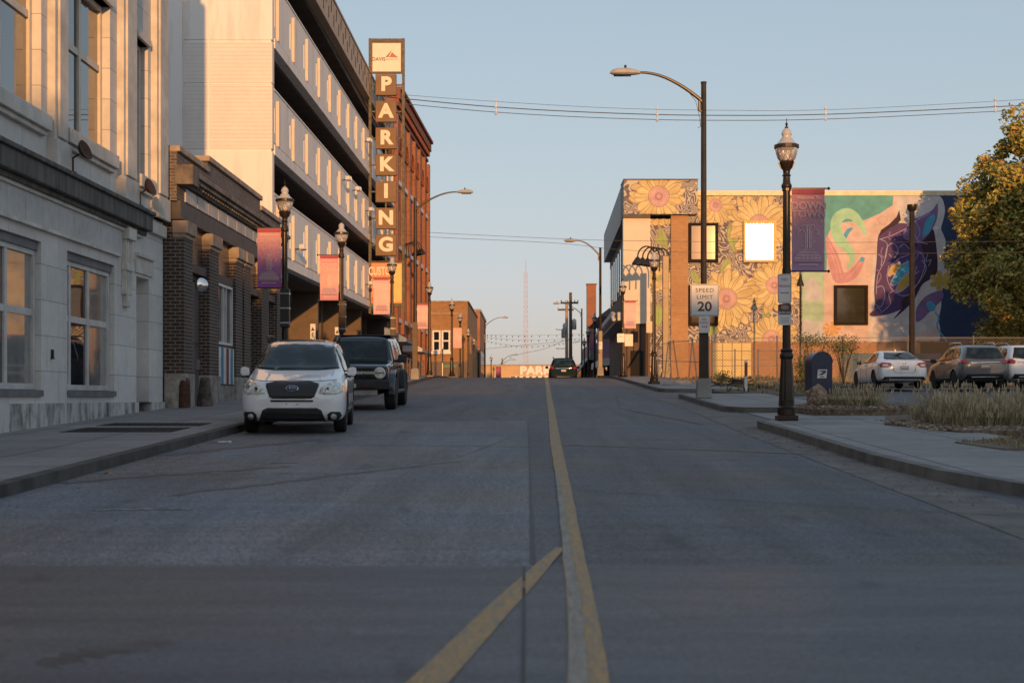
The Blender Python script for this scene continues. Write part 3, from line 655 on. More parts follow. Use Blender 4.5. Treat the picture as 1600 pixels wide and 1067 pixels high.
# small flood lights on bands
for i, (px, py) in enumerate(((459, 390+0), (533, 282), (549, 298), (570, 330), (570, 445), (567, 222))):
    d = facade_d(px); z = UZ(py, d)
    t = tag(empty('flood_light', (FX+.05, d, z)), 'small twin floodlight on the garage %s parapet band, %s' % (('lowest', 'middle', 'middle', 'middle', 'lowest', 'upper')[i], ('near the first rib', 'above the second banner', 'beside the tall sign pole but one', 'against the left sign pole', 'beside the custom sign', 'behind the letter R')[i]), 'floodlight', 'floodlights on the garage')
    mb = MB(); mb.tube([(0, 0, 0), (.25, 0, .05)], .03, 6); mb.build('arm', M['bronze'], t)
    for s in (-1, 1):
        mb = MB(); mb.cbox((.3, s*.16, .08), (.2, .22, .18), 0, .4*s); mb.build('head', M['white'], t, bevel=.02)

# ---------------------------------------------------------------- vertical parking sign
D = 76.8; B = empty('parking_sign', (0, 0, 0), 0, 'tall two post vertical sign spelling PARKING on brown boxes', 'sign')
M['sign_br'] = paint('brown_sign_face', (.17, .085, .032), .5, var=.12, scale=2)
M['sign_cr'] = paint('cream_sign_face', (.80, .70, .56), .5, var=.05)
M['sign_post'] = paint('rusty_green_post', (.13, .11, .07), .6, .2, .3, 6)
M['orange'] = paint('orange_sign_face', (.72, .27, .12), .5, var=.08); M['ylw'] = paint('yellow_sign_face', (.78, .52, .16), .5, var=.08)
xl, xr = UX(578.3, D), UX(630.3, D)
for x in (xl, xr):
    mb = MB(); mb.box(x-.07, x+.07, D-.1, D+.1, UZ(490, D), UZ(61, D)); mb.build('post', M['sign_post'], B)
mb = MB(); mb.box(xl, xr, D-.12, D+.12, UZ(66, D), UZ(61.5, D)); mb.box(xl-.02, xr+.02, D-.13, D+.13, UZ(479, D), UZ(474, D)); mb.box(xl, xr, D-.08, D+.08, UZ(410, D), UZ(408, D)); mb.build('crossbeam', M['sign_post'], B)
mb = MB(); mb.box(UX(580.5, D), UX(628, D), D-.12, D+.12, UZ(115, D), UZ(66.5, D)); tp = mb.build('top_panel', M['sign_br'], B)
mb = MB(); mb.box(UX(582.5, D), UX(626.5, D), D-.14, D-.121, UZ(113, D), UZ(69, D)); mb.build('panel_face', M['sign_cr'], tp)
text('DAVIS', .27, paint('dark_red_txt', (.12, .03, .03), .5), tp, (UX(592, D), D-.15, UZ(94, D)), depth=.006, bold=.012)
text('PROPERTIES', .13, paint('grey_txt', (.45, .38, .33), .5), tp, (UX(612, D), D-.15, UZ(94.4, D)), depth=.006)
P3 = lambda a: [((px/5.34+560), (py/5.34+50)) for px, py in a]
for pl, c in (((( 255, 218), (283, 178), (335, 222)), (.42, .15, .08)), (((228, 218), (270, 170), (283, 163), (262, 195), (252, 218)), (.30, .13, .08))):
    mb = MB(); mb.prism([(UX(a, D), UZ(b, D)) for a, b in P3(pl)], 'y', D-.15, D-.141); mb.build('emblem', paint('emblem_brown', c, .5), tp)
for k, ch in enumerate('PARKING'):
    yc = 133.5+k*41.65; z = UZ(yc, D)
    mb = MB(); mb.box(UX(587, D), UX(619.5, D), D-.14, D+.14, z-.57, z+.57); bx = mb.build('letter_box', M['sign_br'], B, bevel=.02)
    text(ch, 1.02, M['sign_cr'], bx, (UX(603.5, D), D-.15, z+.0), depth=.015, bold=.045, name='letter', sx=1.05)
    mb = MB(); mb.box(xl, UX(587, D), D-.04, D+.04, z-.03, z+.05); mb.box(UX(619.5, D), xr, D-.04, D+.04, z-.03, z+.05)
    mb.box(UX(603, D)-.04, UX(603, D)+.04, D-.03, D+.03, z-.9, z-.5); mb.build('bracket', M['sign_post'], B)
mb = MB(); mb.box(UX(580, D), UX(628.5, D), D-.1, D+.1, UZ(474, D), UZ(411, D)); lp = mb.build('lower_panel', M['orange'], B)
mb = MB(); mb.box(UX(611, D), UX(627.5, D), D-.11, D-.101, UZ(472, D), UZ(413, D)); mb.build('yellow_face', M['ylw'], lp)
text('CUSTOM', .62, M['sign_cr'], lp, (UX(597.5, D), D-.115, UZ(424.5, D)), depth=.006, bold=.02, sx=.58)
mb = MB(); mb.box(UX(581, D), UX(610, D), D-.108, D-.101, UZ(453, D), UZ(452, D)); mb.box(UX(581, D), UX(586, D), D-.108, D-.101, UZ(472, D), UZ(465, D)); mb.build('lower_trim', paint('deep_orange', (.6, .12, .04), .5), lp)
mb = MB()
for py in (150, 280, 400, 470): mb.box(FX-.02, xl, D-.05, D+.05, UZ(py, D)-.05, UZ(py, D)+.05)
mb.build('wall_anchor', M['sign_post'], B)

# ---------------------------------------------------------------- red brick building
M['brick_red'] = brick('orange_red_brick', (.38, .15, .08), (.30, .11, .06), (.36, .20, .13), .3, .1, .012, .25, .5, .4, .85, .4)
M['brick_red2'] = paint('dark_red_brick_trim', (.27, .085, .045), .85, var=.15, scale=3)
A = Vector((-8.4, 92, 0)); Bv = Vector((-7.7, 112, 0)); ud = (Bv-A).normalized()
FR = frame_box(A, ud); B = empty('red_brick_building', (0, 0, 0), 0, 'tall orange brick building with arched top windows beyond the parking garage', 'building')
L = (Bv-A).length; mb = MB(); holes = []
bw = L/6
for i in range(6):
    c = bw*(i+.5); holes += [(c-.75, c+.75, 15.6, 17.5), (c-.75, c+.75, 11.4, 13.8), (c-.75, c+.75, 6.6, 9.4)]
facing_wall(mb, A, ud, 0, L, 1, 21.3, holes, .35)
mb.add([A+Vector((-14, 0, 1)), A+Vector((0, .02, 1)), A+Vector((0, .02, 21.3)), A+Vector((-14, 0, 21.3))], [(0, 1, 2, 3)])
mb.add([A+Vector((-14, 0, 21.2)), A+Vector((0, 0, 21.2)), Bv+Vector((0, 0, 21.2)), Bv+Vector((-14, 0, 21.2))], [(0, 1, 2, 3)])
mb.add([Bv+Vector((-14, 0, 1)), Bv+Vector((0, 0, 1)), Bv+Vector((0, 0, 21.3)), Bv+Vector((-14, 0, 21.3))], [(0, 1, 2, 3)])
mb.build('wall', M['brick_red'], B, recalc=False)
mb = MB(); FR(mb, 0, L, 20.7, 21.3, 0, .35); FR(mb, 0, L, 21.3, 21.5, -.3, .5); FR(mb, 0, L, 19.9, 20.1, 0, .12)
for k in range(60): FR(mb, k*L/60, k*L/60+.15, 20.3, 20.7, 0, .25)
mb.build('cornice', M['brick_red2'], B)
for i in range(7):
    mb = MB(); FR(mb, bw*i-.28, bw*i+.28, 1, 19.7, 0, .22); mb.build('pilaster', M['brick_red'], B)
for i in range(6):
    c = bw*(i+.5)
    mb = MB(); pts = []
    for k in range(9):
        t = math.pi*k/8; pts.append(A+ud*(c-1.0*math.cos(t))+Vector((0, 0, 17.5+1.0*math.sin(t)))+Vector((.06, 0, 0)))
    mb.tube(pts, .16, 5); mb.build('arch', M['brick_red2'], B)
    mb = MB(); pl = [A+ud*(c-.85*math.cos(math.pi*k/8))+Vector((.02, 0, 17.5+.85*math.sin(math.pi*k/8))) for k in range(9)]
    mb.add(pl+[p+Vector((.05, 0, 0)) for p in pl], [tuple(range(9)), tuple(range(9, 18))]); mb.build('arch_glass', M['glass'], B)
    for (a, b) in ((15.6, 17.5), (11.4, 13.8), (6.6, 9.4)):
        window(B, FR, c-.74, c+.74, a, b, -.2, (M['brick_red2'], M['glass']), (c,), ((a+b)/2,), .09)
        mb = MB(); FR(mb, c-.9, c+.9, a-.28, a, -.1, .16); mb.build('sill', M['white'], B)
def gooseneck(name, loc, rz, label, grp, n=4, sc=1.0):
    "a rack of n curved arms ending in downward shades, arms reaching along local -x"
    t = tag(empty(name, loc, rz), label, 'lamp rack', grp)
    for i in range(n):
        y = (i-(n-1)/2)*.55*sc; mb = MB()
        mb.tube([(-.02, y, -.9*sc)]+[(-.62*sc*(1-math.cos(k*math.pi/8)), y, .62*sc*math.sin(k*math.pi/8)) for k in range(9)], .045*sc, 6); mb.build('arm', M['black'], t)
        mb = MB(); mb.lathe([(.06*sc, .02), (.14*sc, -.06*sc), (.34*sc, -.36*sc), (.36*sc, -.46*sc), (.31*sc, -.44*sc), (.1*sc, -.1)], (-1.24*sc, y, 0), 12); mb.build('shade', M['black'], t, smooth=True)
    return t
gooseneck('gooseneck_lamps', (-7.9, 94, 11.2), R(205), 'rack of curved black gooseneck lamps on the orange brick facade', 'gooseneck lamp racks', 4, .75)
# shop blinds / canopy under the garage end
mb = MB(); mb.prism([(-8.3, 5.6), (-7.0, 4.9), (-7.0, 4.7), (-8.3, 4.7)], 'y', 84, 90.5); tag(mb.build('awning', paint('slate_blue_canvas', (.24, .30, .38), .8)), 'slate blue shop awning at the far end of the garage', 'awning')
mb = MB(); mb.prism([(-8.0, 5.3), (-6.7, 4.6), (-6.7, 4.4), (-8.0, 4.4)], 'y', 93, 99); tag(mb.build('awning', paint('white_canvas', (.55, .52, .5), .8)), 'whitish shop awning under the orange brick facade', 'awning')

# ---------------------------------------------------------------- tan brick building beyond the crest
M['brick_tan'] = brick('tan_orange_brick', (.42, .22, .085), (.34, .17, .065), (.36, .22, .12), .3, .1, .012, .25, .5, .3, .85, .3)
B = empty('tan_brick_building', (0, 0, 0), 0, 'two storey tan brick building with paired white windows beyond the red one', 'building')
D = 138; x0, x1 = -14.5, -5.55; FBt = frame_box((0, D, 0), (1, 0, 0))
zw0, zw1 = UZ(549, D), UZ(516, D); wn = [(UX(675.5, D), UX(688.5, D), zw0, zw1), (UX(690, D), UX(703.5, D), zw0, zw1)]
mb = MB(); facing_wall(mb, (0, D, 0), (1, 0, 0), x0, x1, 0, UZ(472, D), wn, .3)
q = MB(); facing_wall(mb, (x1, 0, 0), UD, D+.31, D+28, 0, UZ(472, D)-.02, [(D+3+k*4.2, D+4.6+k*4.2, zw0, zw1) for k in range(6)], .3)
mb.box(x0, x1-.3, D+.3, D+28, 0, UZ(475, D)); mb.build('wall', M['brick_tan'], B)
mb = MB(); FBt(mb, x0, x1+.1, UZ(472, D), UZ(470, D), -.4, .12); FBt(mb, x0, x1, UZ(491, D), UZ(489, D), 0, .1); mb.box(x1-.3, x1+.12, D, D+28, UZ(472, D)+.01, UZ(470, D)+.01); mb.build('coping', M['terra'], B)
for (a, b, c, d) in wn:
    window(B, FBt, a, b, c, d, -.02, (M['white'], M['glass']), (), ((c+d)/2,), .16, .14)
    mb = MB(); FBt(mb, a-.1, b+.08, c-.25, c, -.1, .15); mb.build('sill', M['white'], B)
FS = frame_box((x1, 0, 0), UD)
for k in range(6): window(B, FS, D+3+k*4.2, D+4.6+k*4.2, zw0, zw1, -.05, (M['white'], M['glass']), (), ((zw0+zw1)/2,), .12, .1)
mb = MB(); FBt(mb, x0, x1+.02, 0, UZ(565, D), 0.01, .06); mb.build('base_shade_band', paint('painted_base_shade', (.16, .12, .09), .8), B)  # dark band along the wall foot, shade put into its colour
for i, (xa, xb, dd, pt, c, nm) in enumerate(((-13, -5.3, 168, 487, (.38, .16, .09), 'dusky red brick shop behind the tan one with a pale pillar'), (-14, -7.3, 196, 556, (.62, .50, .36), 'pale plaster box building far down the street'), (-7.3, -6.2, 197, 556, (.40, .22, .12), 'narrow brown chimney wall beside the pale box building'))):
    B = empty('far_shop' if i < 2 else 'far_chimney_wall', (0, 0, 0), 0, nm, 'building')
    mb = MB(); mb.box(xa, xb, dd, dd+25, 0, UZ(pt, dd)); mb.build('wall', paint('far_wall', c, .85, var=.1, scale=.5), B)
    mb = MB(); mb.box(xa-.1, xb+.1, dd-.12, dd+25, UZ(pt, dd), UZ(pt, dd)+.3); mb.build('coping', M['terra'], B)
    if i == 0:
        for k in range(4): w_ = MB(); w_.box(xb-.05, xb+.04, dd+3+k*5, dd+5+k*5, 4.4, 7); w_.build('window', M['glass'], B)
    if i == 1:
        w_ = MB(); w_.box(UX(775, dd), UX(783, dd), dd-.1, dd+.02, 1, UZ(573, dd)); w_.build('door', paint('magenta_door', (.4, .08, .16), .6), B)
# wall with PARK at the end of the street
D = 235; B = empty('painted_end_wall', (0, 0, 0), 0, 'long low apricot wall spelling PARK in big pale letters above a chequered band', 'building')
M['orange_wall'] = paint('apricot_wall', (.60, .40, .22), .85, var=.08, scale=.4)
mb = MB(); mb.box(-9.5, 9.5, D, D+12, 0, UZ(571, D)); mb.build('wall', M['orange_wall'], B)
mb = MB(); mb.box(-9.7, 9.7, D-.2, D+12.1, UZ(571, D), UZ(569.5, D)); mb.build('coping', M['terra'], B)
text('PARK', 1.85, M['white'], B, (UX(837, D), D-.06, UZ(579.5, D)), depth=.04, bold=.06, sx=1.12, space=1.05)
mb = MB(); mb.box(UX(797, D), UX(862, D), D-.08, D, UZ(600, D), UZ(587.3, D)); cb = mb.build('band', M['white'], B)
for k in range(7):
    a = 798+k*9.7; mb = MB(); mb.box(UX(a, D), UX(a+(7 if k == 0 else 4.2), D), D-.12, D-.081, UZ(600, D), UZ(587.6, D)); mb.build('black_square', M['black'], cb)
mb = MB(); mb.box(4.5, 14, 200, 215, 0, UZ(575, 200)); tag(mb.build('far_brick_shed', M['brick_tan']), 'small orange brick shed far away behind the dark car', 'shed')
# ================================================================ mural building
D = 88.0; MX = lambda px: (px-820)*D/F; MZ = lambda py: EYE+(621-py)*D/F
B = empty('mural_building', (0, 0, 0), 0, 'two storey building painted with a mural of sunflowers and a purple horned creature', 'building')
FM = frame_box((0, D, 0), (1, 0, 0))
def swirl(name, dark, light, mid, sc=1.1, thick=.08):
    m, nt, b = newmat(name); uv = nt.nodes.new('ShaderNodeUVMap')
    n1 = N(nt, 'ShaderNodeTexNoise', i_Scale=sc, i_Detail=1.5, i_Roughness=.4, i_Distortion=1.2); nt.links.new(uv.outputs[0], n1.inputs[0])
    mu = N(nt, 'ShaderNodeMath', operation='MULTIPLY'); nt.links.new(n1.outputs[0], mu.inputs[0]); mu.inputs[1].default_value = 95
    sn = N(nt, 'ShaderNodeMath', operation='SINE'); nt.links.new(mu.outputs[0], sn.inputs[0])
    r = ramp(nt, [(0, dark), (.45, mid), (.62, dark), (.72, light), (1, light)])
    mr = N(nt, 'ShaderNodeMapRange'); mr.inputs[1].default_value = -1; nt.links.new(sn.outputs[0], mr.inputs[0]); nt.links.new(mr.outputs[0], r.inputs[0])
    nt.links.new(r.outputs[0], b.inputs['Base Color']); b.inputs['Roughness'].default_value = .75; return m
M['swirl'] = swirl('grey_swirl_mural', (.12, .10, .12), (.56, .50, .42), (.22, .20, .21), .75)
M['swirl2'] = swirl('pale_swirl_mural', (.22, .17, .12), (.62, .54, .38), (.42, .36, .22), .8)
M['brick_or'] = brick('orange_building_brick', (.48, .27, .13), (.41, .22, .10), (.50, .33, .2), .3, .1, .012, .15, .5, .3, .85, .4)
M['base_br'] = brick('mural_base_brick', (.44, .22, .12), (.38, .19, .10), (.40, .25, .16), .3, .1, .01, .2, .5, .3, .85, .4)
wins = [(1075.5, 1121.5, 410, 349), (1161, 1212, 410, 346), (1075.5, 1121.5, 509, 446), (1302.5, 1355, 508, 446)]
wh = [(MX(a), MX(b), MZ(c), MZ(d)) for a, b, c, d in wins]
mb = MB(); facing_wall(mb, (0, D, 0), (1, 0, 0), MX(1075), MX(1620), MZ(535), MZ(305), wh, .3, 0)
mb.build('mural_wall', M['swirl'], B)
mb = MB(); FM(mb, MX(1074), MX(1620), 0, MZ(535), -.3, .02); mb.build('brick_base', M['base_br'], B)
mb = MB(); FM(mb, MX(1088), MX(1620), MZ(306), MZ(298.5), -.4, .12); mb.build('coping', paint('cream_coping', (.75, .62, .42), .45), B)
mb = MB(); mb.box(MX(1049), MX(1620), D+.3, D+24, 0, MZ(306)-.05); mb.build('rear_volume', M['cream'], B)
# corner block
mb = MB(); FM(mb, MX(1048), MX(1074.7), 0, MZ(337), -.3, .16); mb.build('brick_pillar', M['brick_or'], B)
mb = MB(); FM(mb, MX(1015.5), MX(1048), MZ(592), MZ(342), -.3, .0); mb.build('corner_strip', M['swirl'], B)
mb = MB(); FM(mb, MX(973.5), MX(1088.5), MZ(336.5), MZ(283.5), -2, .55); mb.build('corner_box', M['swirl'], B)
mb = MB(); FM(mb, MX(973), MX(1089), MZ(283.5), MZ(282), -2, .62); FM(mb, MX(973), MX(1015), MZ(341.5), MZ(336.5), -2, .52); mb.build('box_trim', M['beam'], B)
mb = MB(); FM(mb, MX(973.3), MX(1015.3), MZ(506), MZ(341.8), -.5, .3); pw = mb.build('white_panel', M['cream'], B)
# street side: fascia, brown siding
M['siding'] = brick('brown_siding', (.15, .085, .055), (.11, .062, .042), (.025, .018, .014), .42, 40, .05, .3, 0, .8, .7, .5)
X0 = MX(973.3); X1 = (943.6-820)*117/F
def side(name, mat, z0, z1, x_off, y0=88, y1=117, th=.4):
    mb = MB(); a = X0+(X1-X0)*(y0-88)/29; b = X0+(X1-X0)*(y1-88)/29
    v = [(a+x_off, y0, z0), (b+x_off, y1, z0), (b+x_off, y1, z1), (a+x_off, y0, z1), (a+x_off+th, y0, z0), (b+x_off+th, y1, z0), (b+x_off+th, y1, z1), (a+x_off+th, y0, z1)]
    mb.add(v, [(0, 1, 2, 3), (7, 6, 5, 4), (0, 4, 5, 1), (1, 5, 6, 2), (2, 6, 7, 3), (3, 7, 4, 0)]); return mb.build(name, mat, B)
M['fascia'] = paint('grey_fascia', (.20, .20, .21), .5, .2)
side('fascia', M['fascia'], MZ(341), MZ(283.5), 0, 88.2, 117, .6)
side('side_wall', M['siding'], 2, MZ(341), .5, 88.2, 117)
side('side_canopy', paint('corrugated_white', (.55, .53, .5), .6), MZ(500), MZ(487), -.3, 88.5, 117, 1.0)
mb = MB()
for i in range(12):
    y = 89+i*2.4; x = X0+(X1-X0)*(y-88)/29; mb.tube([(x-.3+.0, y, MZ(500)+.25+.25*math.sin(k*math.pi/4)) if 0 else (x-.5-.06*math.sin(k), y+k*.15, MZ(498)+.45*math.sin(math.pi*k/16)) for k in range(17)], .12, 6)
mb.build('canopy_scallops', M['white'], B)
mb = MB(); FM(mb, MX(973.5), MX(1015.5), 1.5, MZ(506), -.4, .1); mb.build('lower_siding', M['siding'], B)
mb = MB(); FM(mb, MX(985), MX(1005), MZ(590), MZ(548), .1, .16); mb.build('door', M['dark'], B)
for i in range(9):
    y = 89.5+i*3.1; x = X0+(X1-X0)*(y-88)/29+.5
    mb = MB(); mb.box(x-.05, x+.0, y, y+1.2, MZ(440), MZ(360)); mb.build('side_window', M['glass'], B)
# windows; the pane that throws the sun back is a slightly rough sheet of real glass
M['dk_frame'] = paint('dark_window_frame', (.022, .014, .010), .7, spec=.15)
M['g_mural'], nt_, b_ = newmat('coated_window_glass'); b_.inputs['Base Color'].default_value = (.17, .135, .11, 1); b_.inputs['Metallic'].default_value = 1; b_.inputs['Roughness'].default_value = .04
M['g_sun'], nt_, b_ = newmat('sun_facing_coated_glass'); b_.inputs['Base Color'].default_value = (.30, .24, .15, 1); b_.inputs['Metallic'].default_value = 1; b_.inputs['Roughness'].default_value = .11
M['g_dark'] = glassy('dark_window_glass', (.02, .02, .015), .05, .6, 1.4)
for i, (a, b, c, d) in enumerate(wh):
    us = () ; vs2 = ()
    window(B, FM, a, b, c, d, .24, (M['dk_frame'] if i != 1 else paint('glare_tinted_frame', (.16, .10, .045), .4, .5), (M['g_mural'], M['g_sun'], M['g_mural'], M['g_dark'])[i]), us, vs2, .17, dep=.16)  # frame of the sun pane is coloured gold to carry its glare
# lower details
M['ypanel'] = paint('pale_yellow_shutter', (.70, .55, .24), .6, var=.05)
mb = MB()
for k in range(4): FM(mb, MX(1114+k*15), MX(1128.2+k*15), MZ(590), MZ(536), .02, .08)
mb.build('yellow_shutter', M['ypanel'], B, bevel=.02)
mb = MB(); FM(mb, MX(1399), MX(1421), MZ(590), MZ(505), .0, .06); FM(mb, MX(1370), MX(1396), MZ(590), MZ(528), .0, .05); mb.build('brown_door', paint('brown_door_paint', (.11, .055, .04), .6), B)
mb = MB(); FM(mb, MX(1311), MX(1470), MZ(592), MZ(552), .02, .10); mb.build('blue_hoarding', paint('deep_blue_paint', (.03, .09, .16), .6), B)
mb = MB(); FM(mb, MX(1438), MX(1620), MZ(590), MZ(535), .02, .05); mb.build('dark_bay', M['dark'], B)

# ---- mural painting: flat coloured shapes laid on the wall
pal = dict(petal=(.73, .60, .31), petal2=(.65, .50, .24), line=(.36, .27, .18), pink=(.62, .38, .36), pink2=(.46, .24, .27), green=(.36, .48, .16), teal=(.12, .38, .38),
           blush=(.64, .50, .47), white=(.60, .58, .60), navy=(.025, .05, .13), purple=(.085, .045, .15), violet=(.22, .13, .30), plum=(.04, .014, .035), lilac=(.42, .38, .62),
           mint=(.36, .66, .46), rose=(.56, .29, .33), blue=(.08, .38, .58), gold=(.55, .36, .07), seaf=(.40, .58, .44), ice=(.52, .54, .58), orange=(.66, .34, .08))
keys = list(pal); pm = [paint('mural_'+k, v, .75, var=.12, scale=1.6) for k, v in pal.items()]
class Paint:
    def __init__(s, z_off=.004): s.mb = MB(); s.k = 0; s.z0 = z_off
    def poly(s, pts, c, y=D):
        "pts in photograph measurements on the wall"
        s.k += 1; yy = y-s.z0-s.k*.00006; P = [(MX(a), MZ(b)) for a, b in pts]
        tr = tessellate_polygon([[Vector((p[0], p[1], 0)) for p in P]])
        s.mb.add([(p[0], yy, p[1]) for p in P], [tuple(t) for t in tr], keys.index(c))
    def line(s, pts, w, c, y=D):
        n = len(pts); A_, B_ = [], []
        for i, p in enumerate(pts):
            a = pts[max(i-1, 0)]; b = pts[min(i+1, n-1)]; d = Vector((b[0]-a[0], b[1]-a[1])); d = d.normalized() if d.length else Vector((1, 0))
            ww = w[i] if isinstance(w, (list, tuple)) else w
            A_.append((p[0]-d.y*ww/2, p[1]+d.x*ww/2)); B_.append((p[0]+d.y*ww/2, p[1]-d.x*ww/2))
        s.k += 1; yy = y-s.z0-s.k*.00006
        v = [(MX(a), yy, MZ(b)) for p in zip(A_, B_) for a, b in p]
        s.mb.add(v, [(2*i, 2*i+1, 2*i+3, 2*i+2) for i in range(n-1)], keys.index(c))
    def curve(s, pts, w, c, y=D, close=False):
        s.line(smooth_path(pts, close), w, c, y)
def smooth_path(pts, close=False, k=5):
    out = []; n = len(pts)
    for i in range(n if close else n-1):
        g_ = (lambda j: pts[j % n]) if close else (lambda j: pts[max(0, min(n-1, j))])
        p0, p1, p2, p3 = g_(i-1), g_(i), g_(i+1), g_(i+2)
        for q in range(k):
            t = q/k; out.append(tuple(.5*((2*p1[a])+(-p0[a]+p2[a])*t+(2*p0[a]-5*p1[a]+4*p2[a]-p3[a])*t*t+(-p0[a]+3*p1[a]-3*p2[a]+p3[a])*t**3) for a in (0, 1)))
    out.append(pts[0] if close else pts[-1]); return out
def clip_keep(x, y, rect): return rect[0] <= x <= rect[1] and rect[2] <= y <= rect[3]
def clipped(pts, rect):
    x0_, x1_, y0_, y1_ = rect
    for ax, v, sg in ((0, x0_, 1), (0, x1_, -1), (1, y0_, 1), (1, y1_, -1)):
        o = []
        for i in range(len(pts)):
            a, b = pts[i-1], pts[i]; ia, ib = (a[ax]-v)*sg >= 0, (b[ax]-v)*sg >= 0
            if ia != ib: t = (v-a[ax])/(b[ax]-a[ax]); o.append((a[0]+(b[0]-a[0])*t, a[1]+(b[1]-a[1])*t))
            if ib: o.append(b)
        pts = o
        if len(pts) < 3: return []
    return pts
def sunflower(P_, cx, cy, r0, r1, n, rect, y=D, seed=1):
    rnd = random.Random(seed)
    for layer, (off, rr) in enumerate(((.5, 1.0), (0, .86))):
        for i in range(n):
            a = 2*math.pi*(i+off)/n+rnd.uniform(-.07, .07); L_ = r1*rr*rnd.uniform(.85, 1.1); w = r1*math.pi/n*rnd.uniform(.75, 1.05)
            bend = rnd.uniform(-.2, .2)
            def pet(sc, sh):
                o = []
                for t, ww in ((.0, .45), (.3, .8), (.6, 1.05), (.82, .95), (.95, .5), (1.0, 0), (.95, -.5), (.82, -.95), (.6, -1.05), (.3, -.8), (.0, -.45)):
                    rad = r0*.8+(L_-r0*.8)*t*(1 if sc == 1 else .975); aa = a+bend*t*t
                    o.append((cx+rad*math.cos(aa)-math.sin(aa)*ww*w*sc, cy+rad*math.sin(aa)+math.cos(aa)*ww*w*sc))
                return o
            for (sc, c) in ((1, 'line'), (.8, 'petal' if rnd.random() < .65 else 'petal2')):
                p = clipped(pet(sc, 0), rect)
                if p: P_.poly(p, c, y)
            for q in (-.35, .3):
                l = [(cx+(r0+(L_-r0)*t)*math.cos(a+bend*t*t)-math.sin(a)*q*w, cy+(r0+(L_-r0)*t)*math.sin(a+bend*t*t)+math.cos(a)*q*w) for t in (.15, .5, .85)]
                if all(clip_keep(*e, rect) for e in l): P_.line(l, .7, 'petal2', y)
    disc = lambda r_: [(cx+r_*math.cos(t*math.pi/12)*1.0, cy+r_*math.sin(t*math.pi/12)) for t in range(24)]
    for r_, c in ((r0*1.06, 'line'), (r0, 'pink'), (r0*.72, 'blush'), (r0*.66, 'pink'), (r0*.40, 'pink2'), (r0*.2, 'pink')):
        p = clipped(disc(r_), rect)
        if p: P_.poly(p, c, y)
    for i in range(40):
        a = i*2.4; rr = r0*math.sqrt((i+3)/44); q = (cx+rr*math.cos(a), cy+rr*math.sin(a))
        if clip_keep(*q, rect): P_.poly([(q[0]-.6, q[1]-.3), (q[0]+.6, q[1]-.5), (q[0]+.3, q[1]+.6)], 'pink2' if i % 2 else 'blush', y)
P1 = Paint(.55+.004); rect = (974, 1088, 284, 336)
sunflower(P1, 1028, 309, 16, 44, 23, rect, D, 3)
P1.mb.build('sunflower_painting_on_box', pm, B, recalc=False)
P2 = Paint(.004); ra = (1076, 1252, 307, 534)
def leaf(P_, a, b, w, c='green', y=D, rect=ra):
    d = Vector((b[0]-a[0], b[1]-a[1])); n = Vector((-d.y, d.x)).normalized()
    pt = lambda t, s: (a[0]+d.x*t+n.x*s*w, a[1]+d.y*t+n.y*s*w)
    out = [pt(0, 0), pt(.2, .7), pt(.5, 1), pt(.8, .6), pt(1, 0), pt(.8, -.6), pt(.5, -1), pt(.2, -.7)]
    ou = clipped([(q[0], q[1]) for q in out], rect)
    if ou: P_.poly(ou, 'line', y); P_.poly([((q[0]-(a[0]+b[0])/2)*.86+(a[0]+b[0])/2, (q[1]-(a[1]+b[1])/2)*.86+(a[1]+b[1])/2) for q in ou], c, y); P_.line([a, ((a[0]+b[0])/2, (a[1]+b[1])/2), b], .8, 'line', y)
for a, b, w in (((1140, 345), (1150, 400), 9), ((1140, 400), (1128, 440), 9), ((1080, 420), (1092, 446), 6), ((1190, 415), (1180, 450), 8), ((1195, 470), (1200, 530), 7), ((1130, 500), (1090, 532), 8), ((1225, 480), (1232, 533), 6), ((1215, 412), (1235, 440), 7)): leaf(P2, a, b, w)
sunflower(P2, 1118, 321, 10, 36, 21, ra, D, 5); sunflower(P2, 1186, 352, 16, 52, 25, (1076, 1252, 307, 534), D, 6)
sunflower(P2, 1210, 446, 13, 44, 23, ra, D, 8); sunflower(P2, 1135, 467, 16, 52, 25, ra, D, 7); sunflower(P2, 1205, 530, 14, 42, 22, ra, D, 9)
sunflower(P2, 1247, 330, 8, 24, 13, ra, D, 12); sunflower(P2, 1240, 400, 8, 22, 12, ra, D, 13)
z8 = lambda L_: [(x/4.103+1220, y/4.103+260) for x, y in L_]
bgr = lambda L_, c: P2.poly(clipped(z8(L_), (1252, 1619, 305.5, 534.5)), c)
bgr([(135, 190), (1700, 190), (1700, 1120), (135, 1120)], 'blush')
bgr([(135, 187), (720, 187), (715, 250), (640, 300), (540, 345), (400, 360), (330, 375), (300, 440), (290, 680), (135, 680)], 'teal')
bgr([(135, 676), (275, 676), (275, 1125), (135, 1125)], 'seaf'); bgr([(135, 980), (275, 1000), (275, 1125), (135, 1125)], 'ice')
bgr([(150, 750), (200, 710), (250, 770), (270, 850), (210, 870), (150, 860)], 'ice')
bgr([(590, 560), (1050, 420), (1100, 640), (1030, 1020), (700, 1125), (560, 1125)], 'white')
bgr([(740, 190), (1040, 190), (1050, 480), (800, 560), (740, 400)], 'white')
navy = smooth_path([(1010, 187), (1035, 215), (1050, 280), (1040, 340), (1025, 400), (1040, 440), (1055, 490), (1040, 560), (1035, 600), (1075, 650), (1100, 690), (1060, 750), (1030, 800), (1025, 900), (1010, 980), (1020, 1050), (1015, 1125)])
bgr(navy+[(1700, 1125), (1700, 187)], 'navy')
